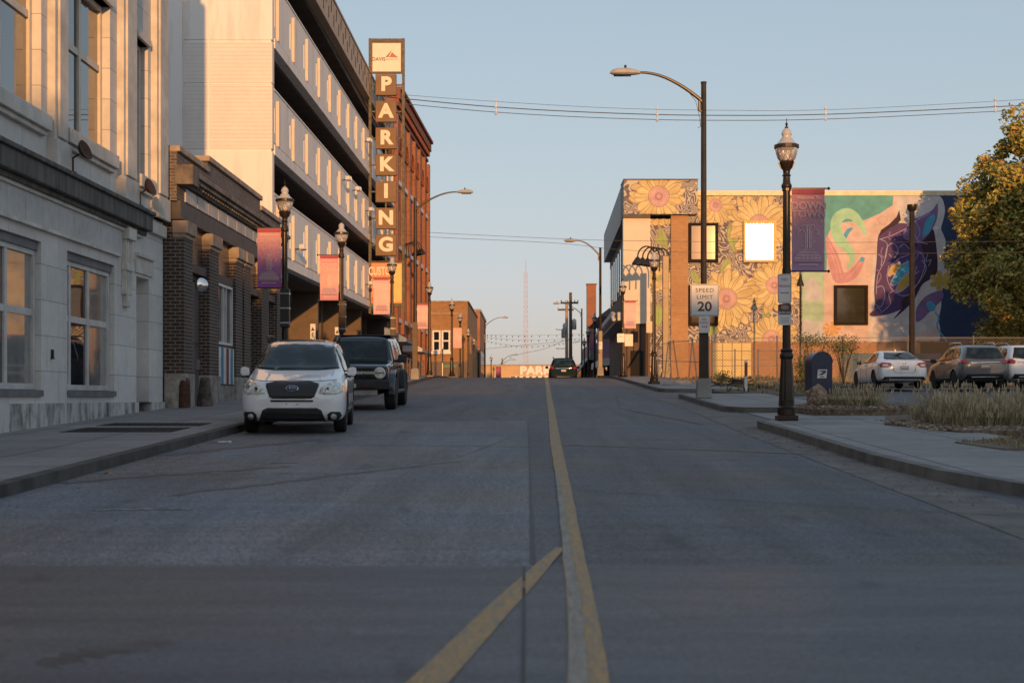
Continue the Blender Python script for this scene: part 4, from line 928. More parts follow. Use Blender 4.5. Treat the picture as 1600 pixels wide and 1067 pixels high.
# window surrounds must stay free
def tri(L_, c): P2.poly(z8(L_), c)
P2.curve(z8([(540, 445), (515, 380), (465, 318), (410, 305), (360, 340), (352, 410), (385, 480), (435, 535), (455, 590), (430, 645)]), [3+14*math.sin(math.pi*min(1, i/16)*.5)*(1 if i < 30 else (46-i)/16) for i in range(46)], 'mint')
P2.curve(z8([(530, 430), (505, 370), (455, 325), (410, 318), (372, 350), (366, 410), (395, 475), (440, 530)]), .9, 'seaf')
tri([(400, 440), (420, 405), (450, 392), (462, 400), (440, 425), (418, 465)], 'blue')
tri(smooth_path([(292, 450), (330, 500), (375, 590), (405, 680), (460, 650), (500, 600), (530, 585), (535, 605), (500, 690), (430, 745), (345, 742), (312, 650), (292, 560)], True), 'rose')
for l in ([(300, 480), (340, 560), (370, 640), (390, 720)], [(420, 720), (470, 670), (515, 610)], [(320, 560), (350, 640), (360, 730)]): P2.curve(z8(l), .8, 'blush')
tri([(505, 590), (520, 580), (538, 590), (530, 612), (508, 612)], 'blue')
head = smooth_path([(612, 600), (620, 460), (650, 410), (700, 375), (800, 368), (860, 420), (960, 400), (990, 480), (1002, 650), (960, 720), (905, 760), (850, 860), (790, 905), (700, 945), (600, 962), (566, 950), (600, 900), (596, 780)], True)
tri(head, 'purple')
tri(smooth_path([(900, 480), (965, 400), (990, 470), (1003, 640), (985, 700), (900, 760), (840, 870), (720, 980), (775, 905), (772, 865), (830, 790), (890, 700), (930, 600), (910, 540)], True), 'plum')
tri(smooth_path([(785, 430), (830, 350), (900, 320), (965, 285), (1002, 240), (1000, 330), (965, 410), (905, 480), (865, 497), (800, 475)], True), 'violet')
tri(smooth_path([(905, 430), (930, 350), (975, 310), (985, 340), (950, 420), (912, 455)], True), 'blue')
tri([(622, 455), (640, 410), (690, 375), (740, 325), (757, 283), (768, 345), (745, 372), (690, 400)], 'plum')
tri([(805, 475), (865, 490), (880, 510), (820, 520), (790, 505), (782, 470)], 'plum')
for l, c in (([(690, 688), (705, 650), (755, 620), (760, 650), (735, 680), (700, 700)], 'gold'), ([(708, 745), (735, 690), (770, 640), (825, 616), (828, 655), (785, 715), (735, 752)], 'blue'), ([(742, 802), (755, 750), (800, 700), (832, 695), (825, 745), (780, 790)], 'gold')):
    tri(smooth_path([(sum(p[0] for p in l)/len(l)+(p[0]-sum(q[0] for q in l)/len(l))*1.2, sum(p[1] for p in l)/len(l)+(p[1]-sum(q[1] for q in l)/len(l))*1.2) for p in l], True), 'lilac'); tri(smooth_path(l, True), c)
for l in ([(640, 470), (680, 500), (665, 600), (620, 700), (610, 820)], [(665, 600), (680, 520), (720, 495), (750, 540), (720, 590), (690, 560)], [(700, 640), (760, 590), (820, 560), (840, 470)], [(690, 640), (680, 720), (720, 800), (800, 830), (870, 760), (920, 640), (900, 560), (850, 540)],
          [(605, 780), (650, 770), (665, 830), (640, 900), (600, 880)], [(850, 420), (880, 480), (940, 500)], [(940, 560), (930, 610), (960, 600), (945, 640)], [(630, 470), (720, 440), (800, 400)], [(640, 940), (700, 880), (690, 820), (740, 790)], [(862, 350), (890, 420), (870, 470)], [(800, 440), (850, 360), (960, 300)],
          [(620, 560), (645, 590), (640, 640)], [(870, 640), (860, 690), (885, 670)], [(580, 930), (620, 905), (640, 930)], [(760, 520), (790, 500), (830, 540)], [(900, 600), (930, 650), (900, 720), (850, 780)]):
    P2.curve(z8(l), .9, 'lilac')
for l in ([(700, 420), (690, 460), (720, 480)], [(610, 660), (640, 700), (620, 750)], [(800, 600), (850, 610), (880, 560)], [(650, 520), (640, 560), (660, 590)]): P2.curve(z8(l), 2.2, 'violet')
tri(smooth_path([(865, 992), (868, 910), (925, 835), (1000, 800), (1032, 800), (1035, 850), (950, 935), (900, 985)], True), 'violet')
tri(smooth_path([(930, 880), (960, 865), (990, 900), (975, 930), (945, 920)], True), 'blue'); P2.curve(z8([(985, 935), (1010, 970), (1000, 1030), (1040, 1090), (1060, 1120)]), 2.4, 'blue')
for a in range(7):
    t = a*.9; cx, cy = 1025+55*math.cos(t), 735+48*math.sin(t); P2.poly(smooth_path(z8([(1025, 735), (cx-18*math.sin(t), cy+18*math.cos(t)), (1025+78*math.cos(t), 735+68*math.sin(t)), (cx+18*math.sin(t), cy-18*math.cos(t))]), True), 'gold')
for a in range(8):
    t = a*.785; P2.poly(z8([(325, 1040), (325+60*math.cos(t-.2), 1040+45*math.sin(t-.2)), (325+60*math.cos(t+.3), 1040+45*math.sin(t+.3))]), 'orange')
for l in ([(590, 1040), (620, 1010), (660, 1020), (650, 1060), (610, 1070)], [(640, 370), (620, 340), (650, 320), (680, 335), (665, 370)]): P2.curve(z8(l), 1.6, 'pink', close=True)
P2.mb.build('mural_painting', pm, B, recalc=False)
P3_ = Paint(.004); rs = (1016, 1047.5, 343, 520)
sunflower(P3_, 1030, 330, 9, 26, 13, rs, D, 21); leaf(P3_, (1030, 352), (1042, 395), 7, rect=rs); leaf(P3_, (1022, 370), (1040, 385), 5, rect=rs); sunflower(P3_, 1034, 436, 7, 20, 12, rs, D, 22); leaf(P3_, (1030, 470), (1028, 515), 8, rect=rs); leaf(P3_, (1022, 440), (1038, 430), 4, rect=rs)
P3_.mb.build('strip_painting', pm, B, recalc=False)
mb = MB(); mb.cbox((MX(1247), D-.5, MZ(325)), (.5, .4, .25)); mb.tube([(MX(1244), D, MZ(326)), (MX(1247), D-.5, MZ(325))], .05); tag(mb.build('wall_floodlight', M['bronze'], bevel=.03), 'small wall floodlight high on the mural beside the banner', 'floodlight')
# gooseneck post in front of the white panel
d = 82.5
t = empty('timber_post', (UX(1040, d), d, prof(d)), 0, 'thick square dark post with a cut top standing before the mural strip', 'post')
mb = MB(); h = UZ(400, d)-prof(d); mb.box(-.18, .18, -.18, .18, 0, h); mb.box(-.24, .24, -.24, .24, 0, .4); mb.tube([(-.1, 0, h-4.5), (-.9, 0, h-5.8)], .07, 6); mb.build('shaft', M['bronze'], t, bevel=.02)
gooseneck('gooseneck_lamps', (UX(1034, d), d-.2, UZ(402, d)), R(-38), 'rack of curved black gooseneck lamps before the cream panel of the mural building', 'gooseneck lamp racks', 4, .95)
mb = MB(); mb.box(UX(1010, 84), UX(1022, 84), 84, 84.1, UZ(520, 84), UZ(502, 84)); tag(mb.build('hanging_board', M['cream']), 'small blank cream board below the cream wall panel', 'board')

# ---------------------------------------------------------------- far right side
M['purple_wall'] = brick('purple_painted_brick', (.26, .11, .20), (.22, .09, .17), (.18, .08, .14), .3, .1, .012, .2)
B = empty('purple_shop', (0, 0, 0), 0, 'dusky purple brick shop beyond the brown sided building', 'building')
mb = MB(); mb.box(7.1, 18, 119, 140, 0, 8.2); mb.build('wall', M['purple_wall'], B)
mb = MB(); mb.prism([(6.2, 8.2), (7.1, 8.9), (18, 8.9), (18, 8.2)], 'y', 118.8, 140); mb.build('roof', M['fascia'], B)
mb = MB(); mb.box(6.9, 7.1, 119.5, 139, 2.6, 4.1); mb.build('shop_window', M['glass'], B)
mb = MB(); mb.box(6.5, 7.1, 119, 139, 4.1, 4.7); mb.build('sign_band', M['white'], B)
B = empty('dark_shop', (0, 0, 0), 0, 'small dark gabled shop with a slanted canopy just past the purple one', 'building')
mb = MB(); mb.box(6.6, 16, 145, 165, 0, 5.6); mb.build('wall', M['brick_dark'], B)
mb = MB(); mb.prism([(4.9, 3.4), (6.6, 5.6), (6.6, 6.9), (16, 6.9), (16, 5.4), (6.4, 5.2), (4.9, 3.2)], 'y', 144, 166); mb.build('roof', M['fascia'], B)
D2 = 155; B = empty('brick_chimney', (0, 0, 0), 0, 'square orange brick chimney standing above the far roofs', 'chimney')
mb = MB(); mb.box(UX(917, D2), UX(931.5, D2), D2, D2+1.1, 0, UZ(445, D2)); mb.build('stack', M['brick_red'], B)
mb = MB(); mb.box(UX(916.3, D2), UX(932.3, D2), D2-.06, D2+1.16, UZ(445, D2), UZ(443, D2)); mb.build('cap', M['brick_red2'], B)

# ---------------------------------------------------------------- buildings behind the camera that shade the street
for i, (a, b, y0, h, c) in enumerate(((5.2, 13.2, -60, 15.6, (.32, .16, .10)), (13.2, 20.5, -60, 13.0, (.42, .36, .28)), (20.5, 56, -61, 15.2, (.36, .22, .15)), (-30, 0, -64, 12, (.45, .40, .33)))):
    B = empty('street_building', (0, 0, 0), 0, ('narrow tall red brick building behind the viewer', 'cream fronted building behind the viewer', 'wide brown brick block behind the viewer', 'pale stone block behind the viewer')[i], 'building')
    z = prof(-60)-.3; FQ = frame_box((0, y0, 0), (-1, 0, 0)); mb = MB(); mb.box(a, b, y0-18, y0, z, h); mb.build('wall', paint('street_wall', c, .85), B)
    mb = MB(); mb.box(a-.1, b+.1, y0-.1, y0+.3, h-.4, h+.02); mb.build('cornice', M['terra'], B)
# ================================================================ street lamps
M['globe'], nt_, b_ = newmat('prismatic_lamp_glass')
b_.inputs['Base Color'].default_value = (.85, .82, .80, 1); b_.inputs['Roughness'].default_value = .12; b_.inputs['Transmission Weight'].default_value = .72; b_.inputs['IOR'].default_value = 1.25
M['globe_top'], nt_, b_ = newmat('frosted_lamp_cap'); b_.inputs['Base Color'].default_value = (.70, .68, .66, 1); b_.inputs['Roughness'].default_value = .25; b_.inputs['Transmission Weight'].default_value = .35
H = 5.7
def make_lamp():
    t = empty('street_lamp')
    mb = MB(); mb.box(-.19, .19, -.19, .19, 0, .10); mb.lathe([(.175, .10), (.175, .22), (.19, .24), (.15, .27), (.15, .36), (.155, .38)], n=16); mb.build('base', M['bronze'], t, bevel=.01)
    mb = MB(); pr = []
    n = 24; rows = [(.145, .38), (.12, .95), (.105, 1.18)]
    v = []
    for r_, z in rows:
        for k in range(n): a = 2*math.pi*k/n; rr = r_*(1 if k % 2 else .9); v.append((rr*math.cos(a), rr*math.sin(a), z))
    mb.add(v, [(i*n+k, i*n+(k+1) % n, (i+1)*n+(k+1) % n, (i+1)*n+k) for i in range(2) for k in range(n)])
    mb.lathe([(.11, 1.16), (.13, 1.19), (.13, 1.25), (.105, 1.29), (.12, 1.33), (.1, 1.36)], n=16)
    v = []
    for r_, z in [(.078, 1.34), (.068, 4.42)]:
        for k in range(n): a = 2*math.pi*k/n; rr = r_*(1 if k % 2 else .9); v.append((rr*math.cos(a), rr*math.sin(a), z))
    mb.add(v, [(k, (k+1) % n, (k+1) % n+n, k+n) for k in range(n)])
    mb.lathe([(.07, 4.38), (.10, 4.42), (.10, 4.46), (.075, 4.50), (.065, 4.62), (.085, 4.64), (.065, 4.67), (.07, 4.74), (.115, 4.80), (.135, 4.90), (.12, 4.92)], n=16)
    for k in range(8):
        a = k*math.pi/4; mb.tube([(.10*math.cos(a), .10*math.sin(a), 4.78), (.15*math.cos(a), .15*math.sin(a), 4.88), (.125*math.cos(a), .125*math.sin(a), 4.93)], .016, 4)
    mb.build('post', M['bronze'], t, smooth=True)
    mb = MB(); n = 32; v = []; rows = [(.12, 4.90), (.17, 4.97), (.205, 5.08), (.215, 5.17)]
    for r_, z in rows:
        for k in range(n): a = 2*math.pi*k/n; rr = r_*(1 if k % 2 else .95); v.append((rr*math.cos(a), rr*math.sin(a), z))
    mb.add(v, [(i*n+k, i*n+(k+1) % n, (i+1)*n+(k+1) % n, (i+1)*n+k) for i in range(3) for k in range(n)])
    g_ = mb.build('globe', M['globe'], t, smooth=True)
    mb = MB(); mb.lathe([(.03, 4.9), (.05, 4.95), (.05, 5.07), (.02, 5.12)], n=8); mb.build('bulb', M['white'], g_)
    mb = MB(); mb.lathe([(.21, 5.15), (.235, 5.16), (.235, 5.22), (.21, 5.23)], n=24); mb.build('rim', M['bronze'], t)
    mb = MB(); mb.lathe([(.205, 5.23), (.14, 5.29), (.11, 5.34), (.085, 5.36), (.08, 5.39), (.10, 5.43), (.075, 5.50), (.03, 5.54)], n=20); mb.build('cap', M['globe_top'], t, smooth=True)
    mb = MB(); mb.lathe([(.035, 5.53), (.035, 5.56), (.012, 5.58), (.028, 5.62), (.008, 5.65), (.006, 5.72), (.001, 5.73)], n=8); mb.build('finial', M['bronze'], t, smooth=True)
    return t
proto = make_lamp()
lamps = [  # px, d, label
 (1229, 27.0, 'tall bronze acorn street lamp nearest the viewer, carrying the no parking sign', 0),
 (1022, 60, 'bronze acorn street lamp before the mural building, no banner, beside the leaning fence', 0),
 (973, 82, 'bronze acorn street lamp with the small salmon banner at the corner of the mural building', 0),
 (929, 112, 'acorn street lamp just past the brown sided building, nearest of the far row', 0),
 (919, 126, 'acorn street lamp beyond the brown sided building, second of the far row', 0),
 (913, 142, 'acorn street lamp farthest down the row by the purple shop, nearest the dark car', 0),
 (445, 36.5, 'bronze acorn street lamp with the violet banner behind the white car', 0),
 (533.5, 46.6, 'bronze acorn street lamp with the pink banner above the dark truck', 0),
 (612.5, 62.9, 'bronze acorn street lamp whose globe stands before the orange custom sign', 0),
 (671, 83, 'acorn street lamp before the orange brick building carrying a pale pink banner', 0),
 (706, 104, 'acorn street lamp before the paired white windows of the tan building', 0),
 (719, 118, 'acorn street lamp just past the paired white windows at the tan building corner', 0),
 (731.5, 134, 'acorn street lamp along the tan building side wall, the nearer of the middle two', 0),
 (740.5, 150, 'acorn street lamp along the tan building side wall, the farther of the middle two', 0),
 (748, 168, 'acorn street lamp by the dusky red far shop', 0),
 (767.5, 205, 'tiny acorn street lamp before the pale plaster box building', 0),
 (775.5, 232, 'tiniest acorn street lamp beside the magenta door, farthest of all', 0)]
tops = {109: 0}
for i, (px, d, lb, _) in enumerate(lamps):
    t = proto if i == 0 else copy_thing(proto)
    t.location = (UX(px, d), d, prof(d)+.13); tag(t, lb, 'street lamp', 'acorn street lamps along the street'); t.rotation_euler = (0, 0, i*.37)
    if i >= 15: t.location.z = (1.9, 1.3)[i-15]
    if 3 <= i <= 5: t.location.z = UZ((487, 510, 526)[i-3], d)-H
    if 11 <= i <= 14: t.location.z = UZ((487, 511, 527, 541)[i-11], d)-H
for (px, d, py0, py1) in ((446, 36.36, 452, 512), (535, 46.46, 470, 520), (614, 62.76, 492, 535)):
    x = UX(px, d); t = tag(empty('pole_cabinet', (x, d, UZ(py1, d))), 'slim black service cabinet strapped to the lamp post %s' % {446: 'with the violet banner', 535: 'with the pink banner', 614: 'before the orange custom sign'}[px], 'cabinet', 'cabinets strapped to lamp posts'); h = UZ(py0, d)-UZ(py1, d)
    mb = MB(); mb.box(-.11, .12, -.16, .02, 0, h); mb.build('box', M['black'] if px == 446 else M['bronze'], t, bevel=.02)
    for q in (.12, .5, .88): mb = MB(); mb.box(-.115, .125, -.168, .03, h*q-.02, h*q+.02); mb.build('strap', M['chrome'], t)
# ---------------------------------------------------------------- banners
def banner_mat(name, top, bot, mid=None):
    m, nt, b = newmat(name); tc = nt.nodes.new('ShaderNodeTexCoord'); sp = nt.nodes.new('ShaderNodeSeparateXYZ'); nt.links.new(tc.outputs['Generated'], sp.inputs[0])
    f = tex(nt, 2.5, 3); ad = N(nt, 'ShaderNodeMath', operation='MULTIPLY_ADD'); nt.links.new(f, ad.inputs[0]); ad.inputs[1].default_value = .25; nt.links.new(sp.outputs[2], ad.inputs[2])
    r = ramp(nt, [(.15, bot), (.55, mid or bot), (1.05 if 0 else 1.0, top)]); nt.links.new(ad.outputs[0], r.inputs[0]); nt.links.new(r.outputs[0], b.inputs['Base Color'])
    b.inputs['Roughness'].default_value = .6; return m
M['ban_v'] = banner_mat('violet_to_pink_banner', (.62, .30, .30), (.34, .09, .36), (.50, .19, .36)); M['ban_p'] = banner_mat('pink_banner', (.66, .30, .32), (.60, .24, .32), (.70, .42, .38))
M['ban_f'] = banner_mat('faded_banner', (.72, .42, .40), (.68, .36, .38), (.76, .50, .46)); M['ban_r'] = banner_mat('dusky_rose_banner', (.50, .20, .24), (.38, .22, .38), (.46, .24, .30))
M['ban_t'] = paint('banner_print', (.80, .62, .60), .6, var=.05); M['ban_d'] = paint('banner_print_soft', (.46, .26, .34), .6, var=.1)
def banner(px, d, side, pyt, pyb, w, mat, lb, detail=2):
    x = UX(px, d); zt, zb = UZ(pyt, d), UZ(pyb, d); t = tag(empty('banner', (x, d, zb)), lb, 'banner', 'downtown banners on the street lamps'); h = zt-zb
    g0, g1 = side*.10, side*(.10+w); a, b = min(g0, g1), max(g0, g1); cx = (a+b)/2
    mb = MB(); nx, nz = 10, 20
    for k, yy in enumerate((-.006, .006)):
        v = []
        for j in range(nz+1):
            for i in range(nx+1):
                u, q = i/nx, j/nz; v.append((a+(b-a)*u, yy+.018*math.sin(q*7+u*2.5)*math.sin(math.pi*u)*math.sin(math.pi*q), h*q))
        mb.add(v, [(j*(nx+1)+i, j*(nx+1)+i+1, (j+1)*(nx+1)+i+1, (j+1)*(nx+1)+i) for j in range(nz) for i in range(nx)])
    cl = mb.build('cloth', mat, t, smooth=True, recalc=False)
    for z in (h+.01, -.01):
        mb = MB(); mb.tube([(0, 0, z), (side*(w+.17), 0, z)], .016, 6); mb.lathe([(.001, -.035), (.035, 0), (.001, .035)], (side*(w+.18), 0, z), 8); mb.lathe([(.085, -.05), (.085, .05)], (0, 0, z), 10); mb.build('arm', M['bronze'], t)
    if detail:
        y = -.032
        mb = MB(); mb.box(a, b, y+.004, y+.008, h-.10, h-.01); mb.build('band', paint('crimson_band', (.40, .05, .10), .6), cl)
        for k, s in enumerate(('DOWN', 'TOWN')):
            text(s, .19*w/.61, M['ban_t'], cl, (cx, y, h-.33-k*.155), depth=.001, bold=.02, sx=1.05)
            if detail > 1: text(s, .19*w/.61, mat, cl, (cx, y-.0025, h-.33-k*.155), depth=.001, bold=-.012, sx=1.05)
        if detail > 1: text('Welcome To', .085, M['ban_t'], cl, (cx, y, h-.17), depth=.001, bold=.01)
        mb = MB()
        for s in (-1, 1):
            for k, (rr, top) in enumerate(((.035, .80), (.09, .86), (.14, .74))):
                if k == 0: P_ = [(cx+s*.02, y, .42), (cx+s*.02, y, .80), (cx+s*.045, y, .84), (cx+s*.06, y, .80)]
                else: P_ = [(cx+s*.03*k, y, .42), (cx+s*.03*k, y, top-.04)]+[(cx+s*(.03*k+rr/2-rr/2*math.cos(q*math.pi/6)), y, top-.04+rr/2*math.sin(q*math.pi/6)) for q in range(1, 8)]
                mb.tube(P_, .006, 4)
        for k in range(4):
            ww = .12+.045*k; zz = .40-.055*k; mb.box(cx-ww, cx+ww, y, y+.003, zz-.004, zz+.004)
        for k in range(7): mb.box(cx-.26+k*.08, cx-.255+k*.08, y, y+.003, .2, .28)
        mb.build('fountain_print', M['ban_t'], cl)
        mb = MB(); mb.prism([(cx-.27, .16), (cx+.27, .16), (cx+.24, .30), (cx+.18, .40), (cx-.18, .40), (cx-.24, .30)], 'y', y+.004, y+.006); mb.build('basin_print', M['ban_d'], cl)
        text('DOWNTOWN', .055, M['ban_t'], cl, (cx, y, .11), depth=.001, bold=.02)
        mb = MB(); rnd = random.Random(3)
        for k in range(22):
            sx_, sz_ = rnd.uniform(a+.03, b-.03), rnd.uniform(.45, h-.55); q = rnd.uniform(.006, .014); mb.prism([(sx_-q, sz_), (sx_, sz_-q), (sx_+q, sz_), (sx_, sz_+q)], 'y', y, y+.003)
        mb.build('spark_print', M['ban_t'], cl)
    return t
banner(1229, 27.0, 1, 295.5, 423, .62, M['ban_r'], 'dusky rose downtown banner beside the glaring mural window, largest of the banners')
banner(445, 36.5, -1, 357, 449, .60, M['ban_v'], 'pink to violet downtown banner before the brick storefront')
banner(533.5, 46.6, -1, 399, 469, .60, M['ban_p'], 'pink downtown banner hanging in front of the lowest garage parapet')
banner(612.5, 62.9, -1, 434, 491, .72, M['ban_f'], 'faded salmon downtown banner overlapping the orange custom sign', 1)
banner(671, 83, -1, 474, 514, .62, M['ban_f'], 'pale pink downtown banner before the orange brick facade', 1)
banner(973, 82, 1, 470, 513, .66, M['ban_f'], 'small salmon downtown banner against the cream panel of the mural building', 1)
banner(706, 104, 1, 512, 544, .62, M['ban_f'], 'tiny pink banner beside the paired white windows', 0)
banner(919, 126, 1, 520, 545, .62, M['ban_v'], 'tiny violet banner on the far lamp by the purple shop', 0)
# ---------------------------------------------------------------- cobra head street lights
M['cobra'] = paint('cobra_head_paint', (.55, .50, .44), .45, .2)
def cobra(px, d, pytop, pyarm, reach, side, lb, zb=None, block=True):
    x = UX(px, d); z = prof(d)+.13 if zb is None else zb; t = tag(empty('tall_street_light', (x, d, z)), lb, 'street light', 'tall single arm street lights')
    h = UZ(pytop, d)-z; ha = UZ(pyarm, d)-z
    if block:
        mb = MB(); mb.prism([(-.21, 0), (.21, 0), (.19, .48), (.14, .56), (-.14, .56), (-.19, .48)], 'y', -.2, .2); mb.build('concrete_base', M['conc'], t, bevel=.02)
    mb = MB(); mb.lathe([(.095, .5 if block else 0), (.075, h), (.085, h), (.085, h+.05)], n=12)
    if block: mb.box(-.125, .125, -.11, .11, .5, 2.9)
    mb.build('pole', M['bronze'], t, bevel=.008)
    pts = []
    for k in range(11):
        u = k/10; pts.append((side*reach*u, 0, (h-.55)+(ha-h+.55)*math.sin(u*math.pi/2)**.9))
    mb = MB(); mb.tube(pts, [.055-.02*k/10 for k in range(11)], 8); mb.tube([(side*.05, 0, h-.8), (side*.12, 0, h-.75), (side*.12, 0, h-.5)], .04, 6); mb.build('arm', M['bronze'], t, smooth=True)
    mb = MB()
    ex, ez = side*reach, ha
    L_ = [(0, .06, .06), (.12, .13, .10), (.35, .17, .15), (.60, .16, .15), (.78, .11, .10), (.86, .03, .03)]
    v = []; n = 12
    for u, wy, wz in L_:
        for k in range(n):
            a = 2*math.pi*k/n; v.append((ex+side*u, wy*math.cos(a), ez-.02+(wz*math.sin(a) if math.sin(a) > 0 else wz*.45*math.sin(a))))
    mb.add(v, [(i*n+k, i*n+(k+1) % n, (i+1)*n+(k+1) % n, (i+1)*n+k) for i in range(5) for k in range(n)]+[tuple(range(n)), tuple(range(5*n, 6*n))])
    hd = mb.build('lamp_head', M['cobra'], t, smooth=True)
    mb = MB(); mb.lathe([(.035, 0), (.035, .07), (.02, .09)], (ex+side*.42, 0, ez+.12), 8); mb.build('photocell', M['black'], hd)
    mb = MB(); mb.cbox((ex+side*.5, 0, ez-.075), (.5, .22, .05)); mb.build('lens', M['glass'], hd, bevel=.02)
    return t
t = cobra(1099.5, 40.3, 131, 113.5, 1.8, -1, 'tall bronze street light with a long arm over the road, carrying the speed limit sign')
mb = MB(); h0 = t.location.z; mb.tube([(-.95, .03, UZ(124, 40.3)-h0), (-.55, .03, UZ(134, 40.3)-h0), (-.22, .03, UZ(158, 40.3)-h0), (-.10, .03, UZ(185, 40.3)-h0), (-.09, 0, UZ(198, 40.3)-h0), (-.16, 0, UZ(200, 40.3)-h0)], .010, 5); mb.build('loose_cable', M['black'], t)
cobra(938, 92, 388, 376, 1.5, -1, 'tall street light before the brown sided building, arm over the road')
cobra(909, 150, 483, 474, 2.2, -1, 'far tall street light by the purple shop next to the wooden poles', block=False)
cobra(648.5, 72, 311, 300, 2.1, 1, 'tall street light before the orange brick building, arm over the road')
cobra(757.5, 172, 503, 496, 2.0, 1, 'far slim street light past the tan building, the larger of the distant three', 1.2, False)
cobra(784.5, 240, 560, 554, 1.9, 1, 'distant slim street light with a raised arm before the end wall', .5, False)
cobra(783, 262, 567, 562, 1.9, 1, 'distant slim street light with the lowest arm before the end wall', .3, False)
# ---------------------------------------------------------------- traffic signs
M['sign_w'] = paint('white_sign_sheet', (.66, .64, .62), .4, var=.05, scale=5)
def rr(w, h, r, n=5):
    o = []
    for cx, cz, a0 in ((w/2-r, h/2-r, 0), (-w/2+r, h/2-r, 90), (-w/2+r, -h/2+r, 180), (w/2-r, -h/2+r, 270)):
        for k in range(n+1): a = R(a0+90*k/n); o.append((cx+r*math.cos(a), cz+r*math.sin(a)))
    return o
def plate(parent, w, h, x=0, z=0, y=0, m=None, name='plate', r=.04, th=.006):
    mb = MB(); mb.prism([(p[0]+x, p[1]+z) for p in rr(w, h, min(r, w*.3, h*.3))], 'y', y-th, y); return mb.build(name, m or M['sign_w'], parent)
def ring(parent, w, h, x, z, y, m, b=.012, name='border'):
    mb = MB(); o = rr(w, h, .035); i_ = rr(w-2*b, h-2*b, .03); n = len(o)
    mb.add([(p[0]+x, y, p[1]+z) for p in o+i_], [(k, (k+1) % n, (k+1) % n+n, k+n) for k in range(n)]); mb.add([(p[0]+x, y-.002, p[1]+z) for p in o+i_], [(k, (k+1) % n, (k+1) % n+n, k+n) for k in range(n)]); return mb.build(name, m, parent)
d = 40.05; t = tag(empty('speed_limit_sign', (UX(1101, d), d, UZ(469, d))), 'white SPEED LIMIT 20 sign on the tall street light', 'sign')
w, h = 44.5*d/F, 50*d/F; pl = plate(t, w, h, m=M['sign_w']); ring(pl, w-.03, h-.03, 0, 0, -.008, M['blk_txt'])
text('SPEED', .155, M['blk_txt'], pl, (0, -.008, .27), depth=.001, bold=.006, space=1.15, sx=1.12); text('LIMIT', .155, M['blk_txt'], pl, (0, -.008, .08), depth=.001, bold=.0, space=1.15, sx=1.12); text('20', .37, M['blk_txt'], pl, (0, -.008, -.19), depth=.001, bold=.022, sx=1.1)
mb = MB(); mb.box(-.03, .03, 0, .12, -.3, .3); mb.build('bracket', M['steel'], t)
t = tag(empty('parking_rule_sign', (UX(1100.5, d), d, UZ(507, d))), 'small weathered no parking sign directly under the speed limit sign', 'sign')
pl = plate(t, .31, .47); text('NO', .08, M['red_txt'], pl, (0, -.008, .14), depth=.001, bold=.01); text('PARKING', .055, M['red_txt'], pl, (0, -.008, .05), depth=.001, bold=.01)
mb = MB(); mb.prism([(-.09, -.06), (-.05, -.09), (-.05, -.07), (.05, -.07), (.05, -.09), (.09, -.06), (.05, -.03), (.05, -.05), (-.05, -.05), (-.05, -.03)], 'y', -.009, -.007); mb.build('arrow', M['red_txt'], pl)
d = 26.86; s_ = d/F; t = tag(empty('no_parking_sign', (UX(1226, d), d, UZ(451, d))), 'upper white NO PARKING sign with a red double arrow on the nearest lamp', 'sign')
pl = plate(t, 21.5*s_, 46*s_, m=M['sign_w']); text('NO', .075, M['red_txt'], pl, (0, -.008, .17), depth=.001, bold=.006); text('PARKING', .058, M['red_txt'], pl, (0, -.008, .045), depth=.001, bold=.006)
mb = MB(); z = -.08; mb.prism([(-.085, z), (-.055, z-.02), (-.055, z-.007), (.055, z-.007), (.055, z-.02), (.085, z), (.055, z+.02), (.055, z+.007), (-.055, z+.007), (-.055, z+.02)], 'y', -.009, -.007); mb.build('arrow', M['red_txt'], pl); ring(pl, .235, .53, 0, 0, -.008, M['red_txt'], .005)
t = tag(empty('bus_stop_sign', (UX(1226, d), d, UZ(491.5, d))), 'maroon and white BEAR LINE bus stop sign under the no parking sign', 'sign')
pl = plate(t, 21*s_, 33*s_, m=M['sign_w']); plate(pl, 21*s_, 16*s_, 0, 8.3*s_, -.008, paint('maroon_sheet', (.11, .045, .045), .4), 'maroon_field')
mb = MB(); mb.lathe([(.001, -.018), (.075, -.018), (.075, -.014)], (0, 0, .135), 20, axis='y'); o = mb.build('bear_patch', paint('grey_patch', (.28, .24, .22), .5), pl); o.scale = (1, 1, .55); o.location = (0, 0, .06)
text('BEAR LINE', .052, M['sign_w'], pl, (0, -.018, .035), depth=.001, bold=.012)
mb = MB()
for k in range(4): mb.box(-.08, .08, -.009, -.007, -.07-.028*k, -.062-.028*k)
mb.build('small_print', paint('grey_print', (.3, .29, .28), .5), pl)
for (px, py, w_, h_, d_, lb) in ((1412-1412+970, 528, .42, .50, 81.8, 'tiny parking rule plate on the corner lamp of the mural building'), (937.5, 540, .30, .50, 91.8, 'tiny parking rule plate on the street light by the brown siding')):
    t = tag(empty('small_plate', (UX(px, d_), d_, UZ(py, d_))), lb, 'sign'); pl = plate(t, w_, h_); text('NO', .12, M['red_txt'], pl, (0, -.01, .08), depth=.001)
d = 81.9; mb = MB(); mb.box(UX(976, d), UX(989, d), d-.05, d, UZ(541, d), UZ(522, d)); tag(mb.build('sidewalk_board', M['sign_cr'], bevel=.02), 'plain cream board hung on the corner lamp under its banner', 'board')
